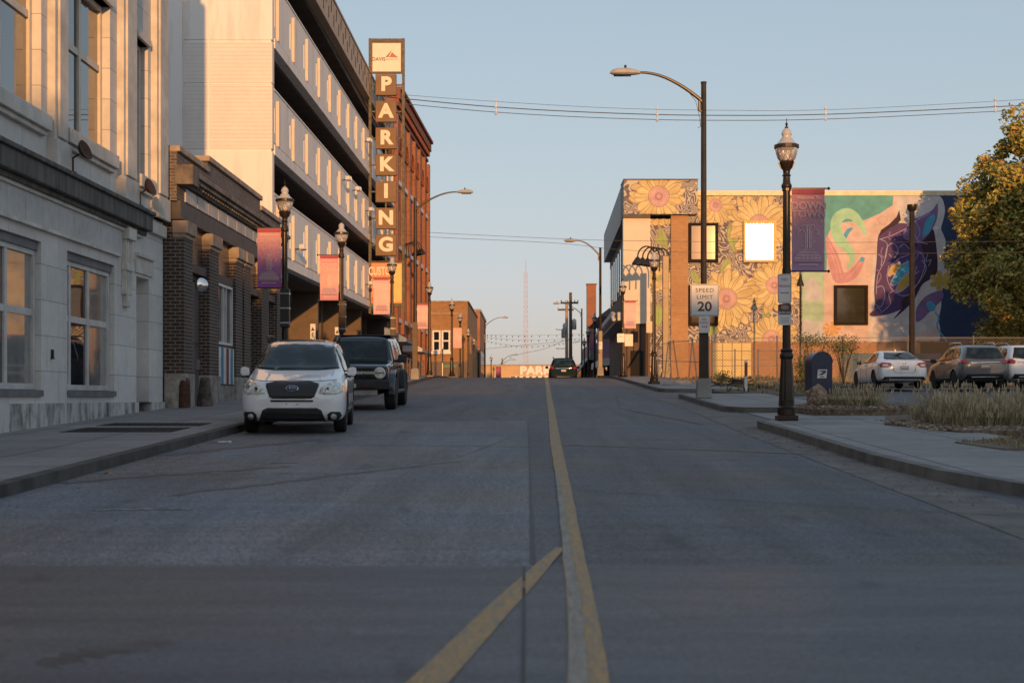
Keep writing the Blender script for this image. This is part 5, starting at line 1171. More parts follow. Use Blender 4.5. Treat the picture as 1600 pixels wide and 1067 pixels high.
# street name sign + small pole near tan building
d = 112; t = tag(empty('street_sign_pole', (UX(691.5, d), d, prof(d))), 'pale slim pole with a small green street name sign before the tan building', 'sign pole')
mb = MB(); mb.tube([(0, 0, 0), (0, 0, UZ(545, d)-prof(d))], .06, 8); mb.build('pole', M['steel'], t)
mb = MB(); mb.box(.1, 1.1, -.02, .02, UZ(574, d)-prof(d), UZ(570, d)-prof(d)); mb.build('sign_plate', paint('sign_green', (.05, .22, .14), .5), t)
# ---------------------------------------------------------------- mailbox
d = 36; x0 = UX(1279, d); t = tag(empty('mailbox', (x0, d, prof(d)+.13), R(8)), 'dark blue rounded top street mailbox behind the rock', 'mailbox')
M['usblue'] = paint('postal_blue', (.018, .032, .075), .35, var=.15)
mb = MB(); n = 14; zt = 1.30; hw = .27; prf = [(-hw, .24), (-hw, zt-hw)]+[(-hw*math.cos(math.pi*k/n), zt-hw+hw*math.sin(math.pi*k/n)) for k in range(1, n)]+[(hw, zt-hw), (hw, .24)]
mb.prism(prf, 'y', -.26, .26); bd = mb.build('body', M['usblue'], t, bevel=.012)
mb = MB()
for k in range(n): 
    a0, a1 = math.pi*k/n, math.pi*(k+1)/n
    mb.prism([(-(hw+.012)*math.cos(a0), zt-hw+(hw+.012)*math.sin(a0)), (-(hw+.012)*math.cos(a1), zt-hw+(hw+.012)*math.sin(a1)), (-(hw-.01)*math.cos(a1), zt-hw+(hw-.01)*math.sin(a1)), (-(hw-.01)*math.cos(a0), zt-hw+(hw-.01)*math.sin(a0))], 'y', -.275, -.262)
mb.build('hood_edge', M['usblue'], bd)
for sx in (-1, 1):
    for sy in (-1, 1): mb = MB(); mb.box(sx*.2-.03, sx*.2+.03, sy*.2-.03, sy*.2+.03, -.0, .25); mb.build('leg', M['usblue'], t)
lw = MB(); lw.prism([(-.13, .64), (.11, .64), (.13, .86), (-.11, .86)], 'y', -.266, -.261); lg = lw.build('emblem_plate', M['white'], bd)
lw = MB(); lw.prism([(-.105, .72), (.0, .72), (.105, .79), (.085, .835), (-.02, .83), (-.1, .82), (.03, .79)], 'y', -.270, -.2665); lw.build('eagle_emblem', M['usblue'], lg)
text('MAIL', .045, M['usblue'], lg, (0, -.268, .675), depth=.001, bold=.02)
# rock
def rock(name, c, r, seed, mat, lb, squash=(1, 1, 1)):
    bm = bmesh.new(); bmesh.ops.create_icosphere(bm, subdivisions=4, radius=1)
    from mathutils import noise
    for v in bm.verts:
        p = v.co.normalized(); n_ = noise.noise(p*1.6+Vector((seed, 0, 0)))*.35+noise.noise(p*4+Vector((0, seed, 0)))*.14+abs(noise.noise(p*9))*.09
        v.co = Vector((p.x*squash[0], p.y*squash[1], p.z*squash[2]))*r*(1+n_)
    me = bpy.data.meshes.new(name); bm.to_mesh(me); bm.free(); me.materials.append(mat); o = link(bpy.data.objects.new(name, me)); o.location = c
    return tag(o, lb, 'rock')
M['rock'] = paint('banded_rock', (.40, .29, .20), .9, var=.3, scale=7, bmp=.8, c2=(.11, .07, .045))
rock('boulder', (UX(1276, 33.8), 33.8, prof(33.8)+.36), .24, 3.1, M['rock'], 'rough brown boulder at the foot of the mailbox', (1.05, .9, 1.1))
rock('broken_concrete', (UX(1062, 60), 60, prof(60)+.16), .32, 5, M['conc'], 'pale lump of broken concrete by the leaning fence', (1.5, .8, .4))
rock('broken_concrete', (UX(1046, 57), 57, prof(57)+.15), .2, 9, M['conc'], 'small flat concrete chunk nearest the acorn lamp by the fence', (1.4, .8, .5))
# ---------------------------------------------------------------- fence
def chain_mat():
    m, nt, b = newmat('chain_link_mesh'); uv = nt.nodes.new('ShaderNodeUVMap'); sp = nt.nodes.new('ShaderNodeSeparateXYZ'); nt.links.new(uv.outputs[0], sp.inputs[0])
    outs = []
    for op in ('ADD', 'SUBTRACT'):
        a = N(nt, 'ShaderNodeMath', operation=op); nt.links.new(sp.outputs[0], a.inputs[0]); nt.links.new(sp.outputs[1], a.inputs[1])
        s_ = N(nt, 'ShaderNodeMath', operation='MULTIPLY'); nt.links.new(a.outputs[0], s_.inputs[0]); s_.inputs[1].default_value = 6.5
        f = N(nt, 'ShaderNodeMath', operation='FRACT'); nt.links.new(s_.outputs[0], f.inputs[0])
        l = N(nt, 'ShaderNodeMath', operation='LESS_THAN'); nt.links.new(f.outputs[0], l.inputs[0]); l.inputs[1].default_value = .07; outs.append(l.outputs[0])
    mx = N(nt, 'ShaderNodeMath', operation='MAXIMUM'); nt.links.new(outs[0], mx.inputs[0]); nt.links.new(outs[1], mx.inputs[1]); nt.links.new(mx.outputs[0], b.inputs['Alpha'])
    b.inputs['Base Color'].default_value = (.13, .125, .12, 1); b.inputs['Metallic'].default_value = .3; b.inputs['Roughness'].default_value = .5; return m
M['chain'] = chain_mat()
def fence(name, a, b, h, n, lb, lean=None, off=.05, rails=(0.04, .5, .98)):
    M['f_steel'] = M.get('f_steel') or paint('dull_galvanised', (.20, .195, .19), .6, .3); t = tag(empty(name, (a[0], a[1], 0)), lb, 'fence'); A_ = Vector((a[0], a[1], 0)); B_ = Vector((b[0], b[1], 0)); org = A_.copy()
    P_ = [A_+(B_-A_)*i/n-org for i in range(n+1)]; zz = lambda p: prof((p+org).y)+off
    ln = lean or [(0, 0)]*(n+1)
    top = [p+Vector((ln[i][0], ln[i][1], zz(p)+h)) for i, p in enumerate(P_)]; bot = [p+Vector((0, 0, zz(p))) for p in P_]
    for i in range(n+1):
        mb = MB(); mb.tube([bot[i]-Vector((0, 0, .1)), top[i]], .035, 6); mb.lathe([(.05, 0), (.03, .06)], tuple(top[i]), 6); mb.build('fence_post', M['f_steel'], t)
    for q in rails:
        mb = MB(); mb.tube([bot[i]+(top[i]-bot[i])*q for i in range(n+1)], .014, 5); mb.build('rail', M['f_steel'], t)
    mb = MB(); L_ = (B_-A_).length/n; v = []
    for i in range(n+1): v += [bot[i], top[i]]
    mb.add(v, [(2*i, 2*i+2, 2*i+3, 2*i+1) for i in range(n)]); o = mb.build('mesh_screen', M['chain'], t, recalc=False)
    for p in o.data.polygons:
        for li in p.loop_indices:
            vi = o.data.loops[li].vertex_index; o.data.uv_layers[0].data[li].uv = ((vi//2)*L_, (vi % 2)*h)
    return t
fence('chain_link_fence', (UX(1112, 66), 66), (36, 66), 2.15, 9, 'long galvanised chain link fence running behind the parked cars')
fence('chain_link_fence', (UX(1108, 58), 58), (UX(1028, 80), 80), 2.0, 6, 'leaning chain link fence panels along the pavement before the orange brick pillar', [(.0, 0), (-.25, 0), (.2, .1), (-.3, 0), (-.1, 0), (.2, 0), (0, 0)])
fence('low_rail_fence', (UX(1112, 70), 70), (UX(1330, 70), 70), 1.55, 6, 'lower inner fence with pale rails behind the chain link', None)
t = tag(empty('marker_post', (UX(1165.5, 50), 50, prof(50)+.05)), 'thin white marker post with a red sticker before the yellow shutter', 'post')
mb = MB(); mb.box(-.05, .05, -.02, .02, 0, 1.1); mb.build('shaft', M['white'], t); mb = MB(); mb.box(-.055, .055, -.03, -.021, .55, 1.02); mb.build('sticker', paint('red_sticker', (.3, .06, .06), .5), t)
# dead branches
mb = MB()
for k in range(26):
    x, y = UX(1150, 55)+random.gauss(0, .3), 55+random.gauss(0, .3); a = random.uniform(0, 3.1); l = random.uniform(.2, .7); z = prof(55)+.15+random.random()*.25
    mb.tube([(x, y, z), (x+math.cos(a)*l, y+math.sin(a)*l, z+random.uniform(-.1, .2))], .025, 5)
tag(mb.build('brush_pile', M['wood']), 'small heap of dead cut branches before the yellow shutter', 'branches')
# lot lights
for (px, d, pt, lb, c) in ((1425, 60, 320, 'slim dark flat topped lot light standing before the horned creature', 0), (1250.5, 80, 426, 'thin pole with a small bell lamp before the mural left of the rock window', 1)):
    z = prof(d)+.05; h = UZ(pt, d)-z; t = tag(empty('lot_light', (UX(px, d), d, z)), lb if c == 0 else 'thin pole with a small bell shaped lamp before the pale green part of the mural', 'lot light')
    mb = MB(); mb.lathe([(.13 if c == 0 else .06, 0), (.11 if c == 0 else .05, h-.25)], n=8); mb.build('pole', M['bronze'], t)
    mb = MB()
    if c == 0: mb.lathe([(.08, h-.32), (.19, h-.2), (.21, h-.06), (.21, h)], n=14)
    else: mb.lathe([(.22, h-.75), (.2, h-.65), (.08, h-.3), (.05, h-.1), (.02, h)], n=10)
    mb.build('lamp_head', M['bronze'], t, smooth=True)
# ---------------------------------------------------------------- wires, poles, tower
M['wire'] = paint('wire', (.03, .03, .035), .6)
def wire(pts, d, r, lb, steps=10, mat=None):
    p = smooth_path(pts, False, steps); mb = MB(); mb.tube([(UX(a, d), d, UZ(b, d)) for a, b in p], r, 4); return tag(mb.build('overhead_wire', mat or M['wire']), lb, 'wire', None)
dw = 84
wire([(560, 142), (636, 149), (760, 158), (940, 168.5), (1110, 172.6), (1320, 171), (1700, 150)], dw, .014, 'thinnest and topmost of the three overhead wires crossing the sky')
wire([(560, 147), (636, 155), (780, 168), (940, 176.5), (1110, 180.6), (1320, 178), (1700, 160)], dw, .032, 'thick middle overhead wire of the three crossing the sky')
wire([(560, 155), (636, 163), (780, 176), (940, 184.5), (1110, 188.4), (1320, 185.5), (1700, 167)], dw, .024, 'lower overhead wire of the three crossing the sky')
dv = 70
wire([(600, 358), (665, 363), (870, 373), (1000, 376.5), (1300, 379), (1700, 376)], dv, .012, 'upper thin wire passing in front of the mural sunflowers')
wire([(600, 364), (665, 370), (870, 380), (1000, 392), (1300, 397), (1700, 392)], dv, .012, 'lower thin wire passing in front of the mural sunflowers')
for i, px in enumerate((775, 1027, 1290, 1555)):
    zt, zb = (158, 170.5, 170, 156)[i], (178, 188.5, 187, 174)[i]
    mb = MB(); mb.tube([(UX(px, dw), dw, UZ(zt, dw)), (UX(px, dw), dw, UZ(zb, dw))], .04, 5)
    for q in (0, .5, 1): mb.lathe([(.02, -.1), (.1, 0), (.02, .1)], (UX(px, dw), dw, UZ(zt+(zb-zt)*q, dw)), 8)
    tag(mb.build('wire_spacer', M['white']), ('pale insulator spacer on the wires nearest the parking sign', 'pale insulator spacer on the wires beside the long lamp arm', 'pale insulator spacer on the wires above the rose banner', 'pale insulator spacer on the wires above the autumn tree')[i], 'insulator', 'insulators on the overhead wires')
for i, (px, d, pt, lb) in enumerate(((891.5, 138, 457, 'dark wooden utility pole with two crossarms and transformers'), (885.5, 150, 469, 'paler wooden utility pole just behind the first, with side brackets'))):
    z = .5; h = UZ(pt, d)-z; t = tag(empty('utility_pole', (UX(px, d), d, z)), lb, 'utility pole', 'wooden utility poles')
    mb = MB(); mb.lathe([(.2, 0), (.14, h)], n=8); mb.build('pole', M['wood'] if i == 0 else paint('pale_pole', (.42, .27, .17), .8), t)
    mb = MB(); mb.box(-.95, .75, -.08, .08, h-1.1, h-.92); mb.build('crossarm', M['wood'], t)
    for q in (-.9, -.4, .4, .7): mb = MB(); mb.lathe([(.05, 0), (.07, .1), (.03, .2)], (q, 0, h-.92), 6); mb.build('insulator', M['white'], t)
    for q in ((.35, -.55) if i == 0 else (-.35,)):
        mb = MB(); mb.lathe([(.2, -3.6), (.22, -3.5), (.22, -2.8), (.2, -2.7), (.05, -2.55)], (q, -.1, h-(0 if q > 0 else .4)), 10); mb.build('transformer', M['steel'], t, smooth=True)
    if i == 1:
        for zz in (3.1, 5.1): mb = MB(); mb.tube([(-1.1, 0, h-zz-.2+.3), (-1.1, 0, h-zz), (0, 0, h-zz)], .04, 5); mb.build('side_bracket', M['steel'], t)
for i, (pa, lb) in enumerate((([(640, 548), (760, 545), (880, 533), (888, 530)], 'loose cable drooping from the utility poles to the tan building'), ([(700, 560), (800, 556), (850, 545), (886, 530)], 'lowest sagging cable from the utility poles'))):
    wire([(pa[0][0]+100, pa[0][1])]+pa[1:], 150, .02, lb)
M['bulb'] = paint('string_bulb', (.7, .6, .45), .3)
for j, (d, pts) in enumerate(((150, [(757, 523), (820, 524), (912, 522)]), (158, [(757, 527), (820, 531), (905, 529)]), (166, [(758, 532), (815, 541), (880, 536), (905, 532)]))):
    p = smooth_path(pts, False, 8); mb = MB(); mb.tube([(UX(a, d), d, UZ(b, d)) for a, b in p], .012, 4)
    t = tag(empty('string_lights'), ('topmost flat strand of small bulbs strung across the far street', 'middle strand of small bulbs strung across the far street', 'lowest sagging strand of small bulbs across the far street')[j], 'string lights', 'bulb strands across the far street')
    mb.build('strand', M['wire'], t)
    q = MB()
    for k in range(0, len(p), 1): a, b = p[k]; q.lathe([(.02, .1), (.07, 0), (.02, -.09)], (UX(a, d), d, UZ(b, d)-.12), 5)
    kind(q.build('bulbs', M['bulb'], t), 'stuff')
d = 520; M['tower'] = paint('pale_red_tower', (.50, .30, .26), .7)
mb = MB(); zt, zb = UZ(425, d), 0; xc = UX(821.5, d); H_ = zt-zb; nlev = 26
wd = lambda q: .95-.4*q
for sx, sy in ((-1, -1), (1, -1), (1, 1), (-1, 1)): mb.tube([(xc+sx*wd(q/nlev), d+sy*wd(q/nlev), zb+H_*q/nlev) for q in range(nlev+1)], .07, 4)
for q in range(nlev):
    a, b = wd(q/nlev), wd((q+1)/nlev); z0_, z1_ = zb+H_*q/nlev, zb+H_*(q+1)/nlev
    for sy in (-1, 1): mb.tube([(xc-a, d+sy*a, z0_), (xc+b, d+sy*b, z1_)], .035, 4); mb.tube([(xc+a, d+sy*a, z0_), (xc-a, d+sy*a, z0_)], .035, 4); mb.tube([(xc+a, d+sy*a, z0_), (xc-b, d+sy*b, z1_)], .035, 4)
mb.tube([(xc, d, zt), (xc, d, zt+4)], .08, 5); tag(mb.build('radio_tower', M['tower']), 'slender pale lattice radio tower rising at the end of the street', 'tower')
# grates, leaf, litter on the left pavement
M['iron'] = paint('cast_iron', (.05, .048, .045), .6, .5)
for i, (y0, y1) in enumerate(((22.9, 24.3), (24.9, 25.9))):
    t = tag(empty('pavement_grate', (0, 0, 0)), ('nearer dark iron grate let into the pavement before the stone building', 'farther dark iron grate let into the pavement before the stone building')[i], 'grate', 'iron grates in the pavement')
    kind_o = slab('grate_frame', [(-7.5, y0), (-5.7, y0), (-5.7, y1), (-7.5, y1)], .136, .02, M['iron'], t)
    mb = MB()
    for k in range(16): x = -7.42+k*.11; mb.add([(x, y0+.06, prof(y0+.06)+.142), (x+.05, y0+.06, prof(y0+.06)+.142), (x+.05, y1-.06, prof(y1-.06)+.142), (x, y1-.06, prof(y1-.06)+.142)], [(0, 1, 2, 3)])
    mb.build('slots', M['dark'], t, recalc=False)
mb = MB(); x, y = UX(168, 16.2), 16.2; mb.add([(x-.06, y, prof(y)+.02), (x, y-.04, prof(y)+.05), (x+.07, y, prof(y)+.02), (x+.03, y+.05, prof(y)+.06), (x-.02, y+.04, prof(y)+.03)], [(0, 1, 2, 3, 4)]); tag(mb.build('fallen_leaf', paint('orange_leaf', (.38, .16, .05), .8)), 'single orange fallen leaf in the gutter near the left kerb', 'leaf')
mb = MB(); x, y = UX(347, 22.2), 22.2; mb.cbox((x, y, prof(y)+.02), (.13, .08, .02), 0, .4); mb.cbox((x+.1, y+.05, prof(y)+.02), (.06, .05, .03), 0, .9); tag(mb.build('paper_scrap', M['white'], bevel=.006), 'crumpled white paper scrap on the road near the white car', 'litter')
# hand rails near red building
for i, (px, d) in enumerate(((636, 86), (655, 98))):
    t = tag(empty('hand_rail', (UX(px, d), d, prof(d)+.13)), ('pale tubular handrail at the steps beside the dark truck', 'farther tubular handrail at the steps before the orange facade')[i], 'railing', 'handrails at the steps')
    for y in (0, 2.2, 4.4): mb = MB(); mb.tube([(0, y, 0), (0, y, 1.1)], .03, 6); mb.build('upright', M['steel'], t)
    for z in (.35, .7, 1.1): mb = MB(); mb.tube([(0, 0, z), (0, 4.4, z)], .03, 6); mb.build('rail', M['steel'], t)
# ---------------------------------------------------------------- trees and shrubs
def leaf_mat(name, cols):
    m, nt, b = newmat(name); tc = nt.nodes.new('ShaderNodeTexCoord')
    g_ = nt.nodes.new('ShaderNodeNewGeometry'); r = ramp(nt, cols); nt.links.new(g_.outputs['Random Per Island'], r.inputs[0])
    nt.links.new(r.outputs[0], b.inputs['Base Color']); b.inputs['Roughness'].default_value = .6; b.inputs['Transmission Weight'].default_value = 0
    b.inputs['Subsurface Weight'].default_value = 0; return m
M['leaf_au'] = leaf_mat('autumn_leaves', [(0, (.12, .15, .035)), (.32, (.25, .25, .055)), (.60, (.42, .36, .08)), (.88, (.56, .42, .11)), (.96, (.36, .18, .05)), (1, (.36, .14, .04))])
M['leaf_gr'] = leaf_mat('green_leaves', [(0, (.05, .08, .02)), (.5, (.09, .12, .03)), (1, (.14, .14, .04))])
M['bark'] = paint('bark', (.07, .05, .038), .9, var=.3, scale=8, bmp=.6)
def tree(loc, h, rad, cz, n, leafm, lb, seed, leaf=.13, squash=1.15, top=None):
    rnd = random.Random(seed); t = tag(empty('tree', loc), lb, 'tree'); mb = MB()
    mb.tube([(0, 0, -.2), (.05, .02, h*.2), (-.05, .05, h*.45), (.05, 0, h*.8)], [.22, .18, .13, .04], 8)
    tips = []
    for k in range(34):
        a = rnd.uniform(0, 6.28); z0_ = h*rnd.uniform(.22, .65); el = rnd.uniform(.1, 1.1); l = rad*rnd.uniform(.5, .95)
        e = Vector((math.cos(a)*math.cos(el)*l, math.sin(a)*math.cos(el)*l, z0_+math.sin(el)*l)); mb.tube([(0, 0, z0_), (e.x*.5, e.y*.5, (z0_+e.z)/2+.15), tuple(e)], [.07, .045, .012], 5); tips.append(e)
    mb.build('trunk', M['bark'], t)
    cl = []
    for k in range(150):
        u = rnd.uniform(-1, 1); a = rnd.uniform(0, 6.28); rr_ = rnd.random()**.4; s_ = math.sqrt(1-u*u)
        prof_w = (1-.5*max(0, u)) if u > 0 else (1+.1*u)
        cl.append((Vector((math.cos(a)*s_*rad*rr_*prof_w, math.sin(a)*s_*rad*rr_*prof_w, cz+u*rad*squash*rr_)), rad*rnd.uniform(.12, .25)))
    cl += [(e, rad*.2) for e in tips]
    lm = MB()
    for k in range(n):
        c, r_ = cl[rnd.randrange(len(cl))]; g_ = Vector((rnd.gauss(0, 1), rnd.gauss(0, 1), rnd.gauss(0, .85))); g_ = g_.normalized()*r_*rnd.random()**.35
        p = c+g_; ax = Vector((rnd.gauss(0, 1), rnd.gauss(0, 1), rnd.gauss(0, .7))).normalized(); bx = ax.cross(Vector((rnd.gauss(0, 1), rnd.gauss(0, 1), rnd.gauss(0, 1)))).normalized(); s_ = leaf*rnd.uniform(.6, 1.25)
        lm.add([p-ax*s_, p+bx*s_*.5, p+ax*s_, p-bx*s_*.5], [(0, 1, 2, 3)])
    lm.build('crown', leafm, t, recalc=False); return t
tree((UX(1612, 80), 80, prof(80)), 14.0, 4.5, 7.9, 70000, M['leaf_au'], 'full autumn tree turning from green to orange before the navy end of the mural', 5, .145, 1.62)
tree((31.5, 58, prof(58)), 14, 4.6, 8.5, 9000, M['leaf_au'], 'autumn tree on the far side of the lot, outside the view', 8, .3)
tree((38, 66, prof(66)), 14, 4.6, 8.5, 9000, M['leaf_au'], 'farther autumn tree on the far side of the lot, outside the view', 9, .3)
def shrub(px, d, w, h, n, m, lb, seed, base=.0, leaf=.06):
    rnd = random.Random(seed); t = tag(empty('shrub', (UX(px, d), d, prof(d)+.05)), lb, 'shrub'); mb = MB()
    for k in range(9): a = rnd.uniform(0, 6.3); mb.tube([(0, 0, 0), (math.cos(a)*w*.3, math.sin(a)*w*.3, h*.5), (math.cos(a)*w*.6, math.sin(a)*w*.6, h*rnd.uniform(.7, 1))], [.03, .02, .008], 4)
    mb.build('stems', M['bark'], t); lm = MB()
    for k in range(n):
        g_ = Vector((rnd.gauss(0, .42)*w, rnd.gauss(0, .3)*w, base+(h-base)*(.5+rnd.gauss(0, .24)))); ax = Vector((rnd.gauss(0, 1), rnd.gauss(0, 1), rnd.gauss(0, 1))).normalized(); bx = ax.orthogonal().normalized(); s_ = leaf*rnd.uniform(.6, 1.2)
        lm.add([g_-ax*s_, g_+bx*s_*.5, g_+ax*s_, g_-bx*s_*.5], [(0, 1, 2, 3)])
    lm.build('foliage', m, t, recalc=False)
shrub(1262, 64, .75, 1.35, 1500, M['leaf_gr'], 'rounded green shrub behind the mailbox by the fence', 1)
shrub(1318, 65.5, .9, 2.2, 700, M['leaf_gr'], 'sparse climbing sapling on the fence beside the white sedan', 2, 1.2)
shrub(1270, 65.8, 1.1, 2.3, 600, M['leaf_gr'], 'vine spreading along the fence top behind the mailbox', 3, 1.6)
shrub(1128, 64, .5, .6, 300, M['leaf_gr'], 'small leafy weed clump below the yellow shutter', 4)
# ================================================================ cars
def body_mesh(stations, mat, wheels, wr, halfw, name='body'):
    """loft stations (y, z_bottom, z_belt, z_top, w_body, w_belt, w_roof) into a smooth shell with wheel arches cut; returns (mesh, BVH of it)"""
    rows = []
    for (y, zb, zs, zt, wb, ws, wr_) in stations:
        h = zs-zb; g = zt-zs
        half = [(0, zb), (wb*.8, zb), (wb*.96, zb+h*.06), (wb, zb+h*.3), (wb*1.0, zb+h*.62), (wb*.985, zb+h*.88), (ws, zs), (ws+(wr_-ws)*.45, zs+g*.5), (wr_, zs+g*.90), (wr_*.88, zs+g*.98), (wr_*.45, zt), (0, zt+.005)]
        rows.append([(x, y, z) for x, z in half]+[(-x, y, z) for x, z in half[-2:0:-1]])
    n = len(rows[0]); v = [p for r_ in rows for p in r_]
    f = [(i*n+k, (i+1)*n+k, (i+1)*n+(k+1) % n, i*n+(k+1) % n) for i in range(len(rows)-1) for k in range(n)]
    for base, rev in ((0, False), ((len(rows)-1)*n, True)):
        hn = n//2
        for k in range(hn):
            a, b_, c, d_ = base+k, base+k+1, base+(n-k-1) % n, base+(n-k) % n
            q = [a, b_, c, d_] if k > 0 else [a, b_, c]
            if k == hn-1: q = [a, b_, d_]
            f.append(q[::-1] if rev else q)
    me = bpy.data.meshes.new(name); me.from_pydata(v, [], f); bm = bmesh.new(); bm.from_mesh(me); bmesh.ops.recalc_face_normals(bm, faces=bm.faces[:]); bm.to_mesh(me); bm.free()
    me.materials.append(mat); o = bpy.data.objects.new(name, me); S.collection.objects.link(o)
    s_ = o.modifiers.new('s', 'SUBSURF'); s_.levels = 3; s_.render_levels = 3
    dg = bpy.context.evaluated_depsgraph_get(); smooth = bpy.data.meshes.new_from_object(o.evaluated_get(dg)); o.modifiers.clear(); o.data = smooth
    bvh = BVHTree.FromPolygons([x.co[:] for x in smooth.vertices], [p.vertices[:] for p in smooth.polygons])
    cut = []
    for wy in wheels:
        for sx in (-1, 1):
            c = MB(); c.lathe([(wr*1.13, sx*(halfw-.42)), (wr*1.13, sx*(halfw+.3))], (0, wy, wr*1.0), 40, axis='x'); co = c.build('cut', M['dark']); cut.append(co)
            b_ = o.modifiers.new('b', 'BOOLEAN'); b_.operation = 'DIFFERENCE'; b_.object = co; b_.solver = 'EXACT'
            try: b_.material_mode = 'TRANSFER'
            except Exception: pass
    dg = bpy.context.evaluated_depsgraph_get(); fin = bpy.data.meshes.new_from_object(o.evaluated_get(dg))
    bpy.data.objects.remove(o)
    for c in cut: bpy.data.objects.remove(c)
    fin.name = name; fin.polygons.foreach_set('use_smooth', [True]*len(fin.polygons)); fin.set_sharp_from_angle(angle=R(42))
    return fin, bvh
def decal(name, poly, axis, sgn, mat, parent, bvh, off=.006, th=.012, res=.05, smooth=True):
    "polygon in (x,z) seen along y (axis 'y') or in (y,z) seen along x, pressed onto the shell"
    bm = bmesh.new(); vs_ = [bm.verts.new((p[0], p[1], 0)) for p in poly]; bm.faces.new(vs_); bmesh.ops.triangulate(bm, faces=bm.faces[:])
    for ax in (0, 1):
        lo, hi = min(p[ax] for p in poly), max(p[ax] for p in poly); q = lo+res
        while q < hi-.002:
            co = [0, 0, 0]; co[ax] = q; no = [0, 0, 0]; no[ax] = 1
            bmesh.ops.bisect_plane(bm, geom=bm.verts[:]+bm.edges[:]+bm.faces[:], plane_co=co, plane_no=no); q += res
    bad = []
    for v in bm.verts:
        a, b_ = v.co.x, v.co.y
        o_, d_ = (Vector((a, sgn*6, b_)), Vector((0, -sgn, 0))) if axis == 'y' else ((Vector((sgn*3, a, b_)), Vector((-sgn, 0, 0))) if axis == 'x' else (Vector((a, b_, 4)), Vector((0, 0, -1))))
        hit, nor, _, _ = bvh.ray_cast(o_, d_)
        if hit is None: bad.append(v); continue
        if nor.dot(d_) > 0: nor = -nor
        v.co = hit+nor*off
    if bad: bmesh.ops.delete(bm, geom=bad, context='VERTS')
    bmesh.ops.recalc_face_normals(bm, faces=bm.faces[:])
    if bm.faces:
        cen = sum((f.normal for f in bm.faces), Vector()); ref = Vector((0, sgn, 0)) if axis == 'y' else (Vector((sgn, 0, 0)) if axis == 'x' else Vector((0, 0, 1)))
        if cen.dot(ref) < 0: bmesh.ops.reverse_faces(bm, faces=bm.faces[:])
    me = bpy.data.meshes.new(name); bm.to_mesh(me); bm.free(); me.materials.append(mat)
    if smooth: me.polygons.foreach_set('use_smooth', [True]*len(me.polygons))
    o = link(bpy.data.objects.new(name, me), parent); s_ = o.modifiers.new('t', 'SOLIDIFY'); s_.thickness = th; s_.offset = -1 if off > .01 else 0; return o
def wheel(parent, x, y, r, w, sgn, spokes=5, rimc=None, rimr=.68):
    mb = MB(); mb.lathe([(r*rimr, -w/2), (r*.90, -w/2), (r*.985, -w*.38), (r, -w*.2), (r, w*.2), (r*.985, w*.38), (r*.90, w/2), (r*rimr, w/2)], (0, 0, 0), 32, axis='x'); 
    t = mb.build('wheel', M['rubber'], parent, smooth=True, loc=(x, y, r))
    m2 = MB(); m2.lathe([(r*rimr, -w*.3), (r*rimr, w*.45), (r*(rimr-.06), w*.46), (r*(rimr-.08), w*.1)], (0, 0, 0), 28, axis='x')
    m2.lathe([(.01, w*.42), (r*.16, w*.42), (r*.17, w*.2)], (0, 0, 0), 12, axis='x')
    for k in range(spokes):
        for q in (-.09, .09):
            a = 2*math.pi*k/spokes+q; m2.tube([(w*.36, r*.12*math.cos(a), r*.12*math.sin(a)), (w*.40, r*(rimr-.04)*math.cos(a+q*.6), r*(rimr-.04)*math.sin(a+q*.6))], r*.045, 5)
    rm = m2.build('rim', rimc or M['steel'], t, smooth=True)
    m3 = MB(); m3.lathe([(.01, -.01), (r*(rimr-.05), -.01), (r*(rimr-.05), .02)], (0, 0, 0), 20, axis='x'); m3.build('brake_disc', M['dark'], t)
    if sgn < 0: t.rotation_euler = (0, 0, math.pi)
    return t
def mirrorx(p): return [(-a, b) for a, b in p][::-1]
def carpaint(name, c, metal=0.0, rough=.35):
    m, nt, b = newmat(name); b.inputs['Base Color'].default_value = c4(c); b.inputs['Metallic'].default_value = metal; b.inputs['Roughness'].default_value = rough
    b.inputs['Coat Weight'].default_value = 1; b.inputs['Coat Roughness'].default_value = .03
    f = tex(nt, 3, 4, .7, stretch=(1, 1, 1)); r = ramp(nt, [(.3, tuple(x*.86 for x in c)), (.6, c)]); nt.links.new(f, r.inputs[0]); nt.links.new(r.outputs[0], b.inputs['Base Color']); return m
M['car_white'] = carpaint('car_white_paint', (.86, .86, .86)); M['car_silver'] = carpaint('silver_grey_paint', (.10, .105, .11), 0, .3); M['car_navy'] = carpaint('dark_blue_paint', (.012, .018, .03), .2, .3); M['car_teal'] = paint('dark_teal_paint', (.010, .026, .036), .8, spec=.12)
M['plastic'] = paint('black_trim_plastic', (.022, .022, .024), .55); M['lamp_amber'] = paint('amber_lens', (.6, .25, .05), .15); M['lamp_red'] = paint('red_tail_lens', (.35, .012, .015), .12, coat=1)
M['headglass'], nt_, b_ = newmat('hazy_headlight_lens'); b_.inputs['Base Color'].default_value = (.55, .53, .44, 1); b_.inputs['Roughness'].default_value = .12; b_.inputs['Metallic'].default_value = .15; b_.inputs['Coat Weight'].default_value = 1
_f = tex(nt_, 9, 3); _r = ramp(nt_, [(.35, (.42, .41, .34)), (.6, (.88, .86, .74))]); nt_.links.new(_f, _r.inputs[0]); nt_.links.new(_r.outputs[0], b_.inputs['Base Color'])
M['pplate'] = paint('licence_plate', (.45, .45, .42), .4)
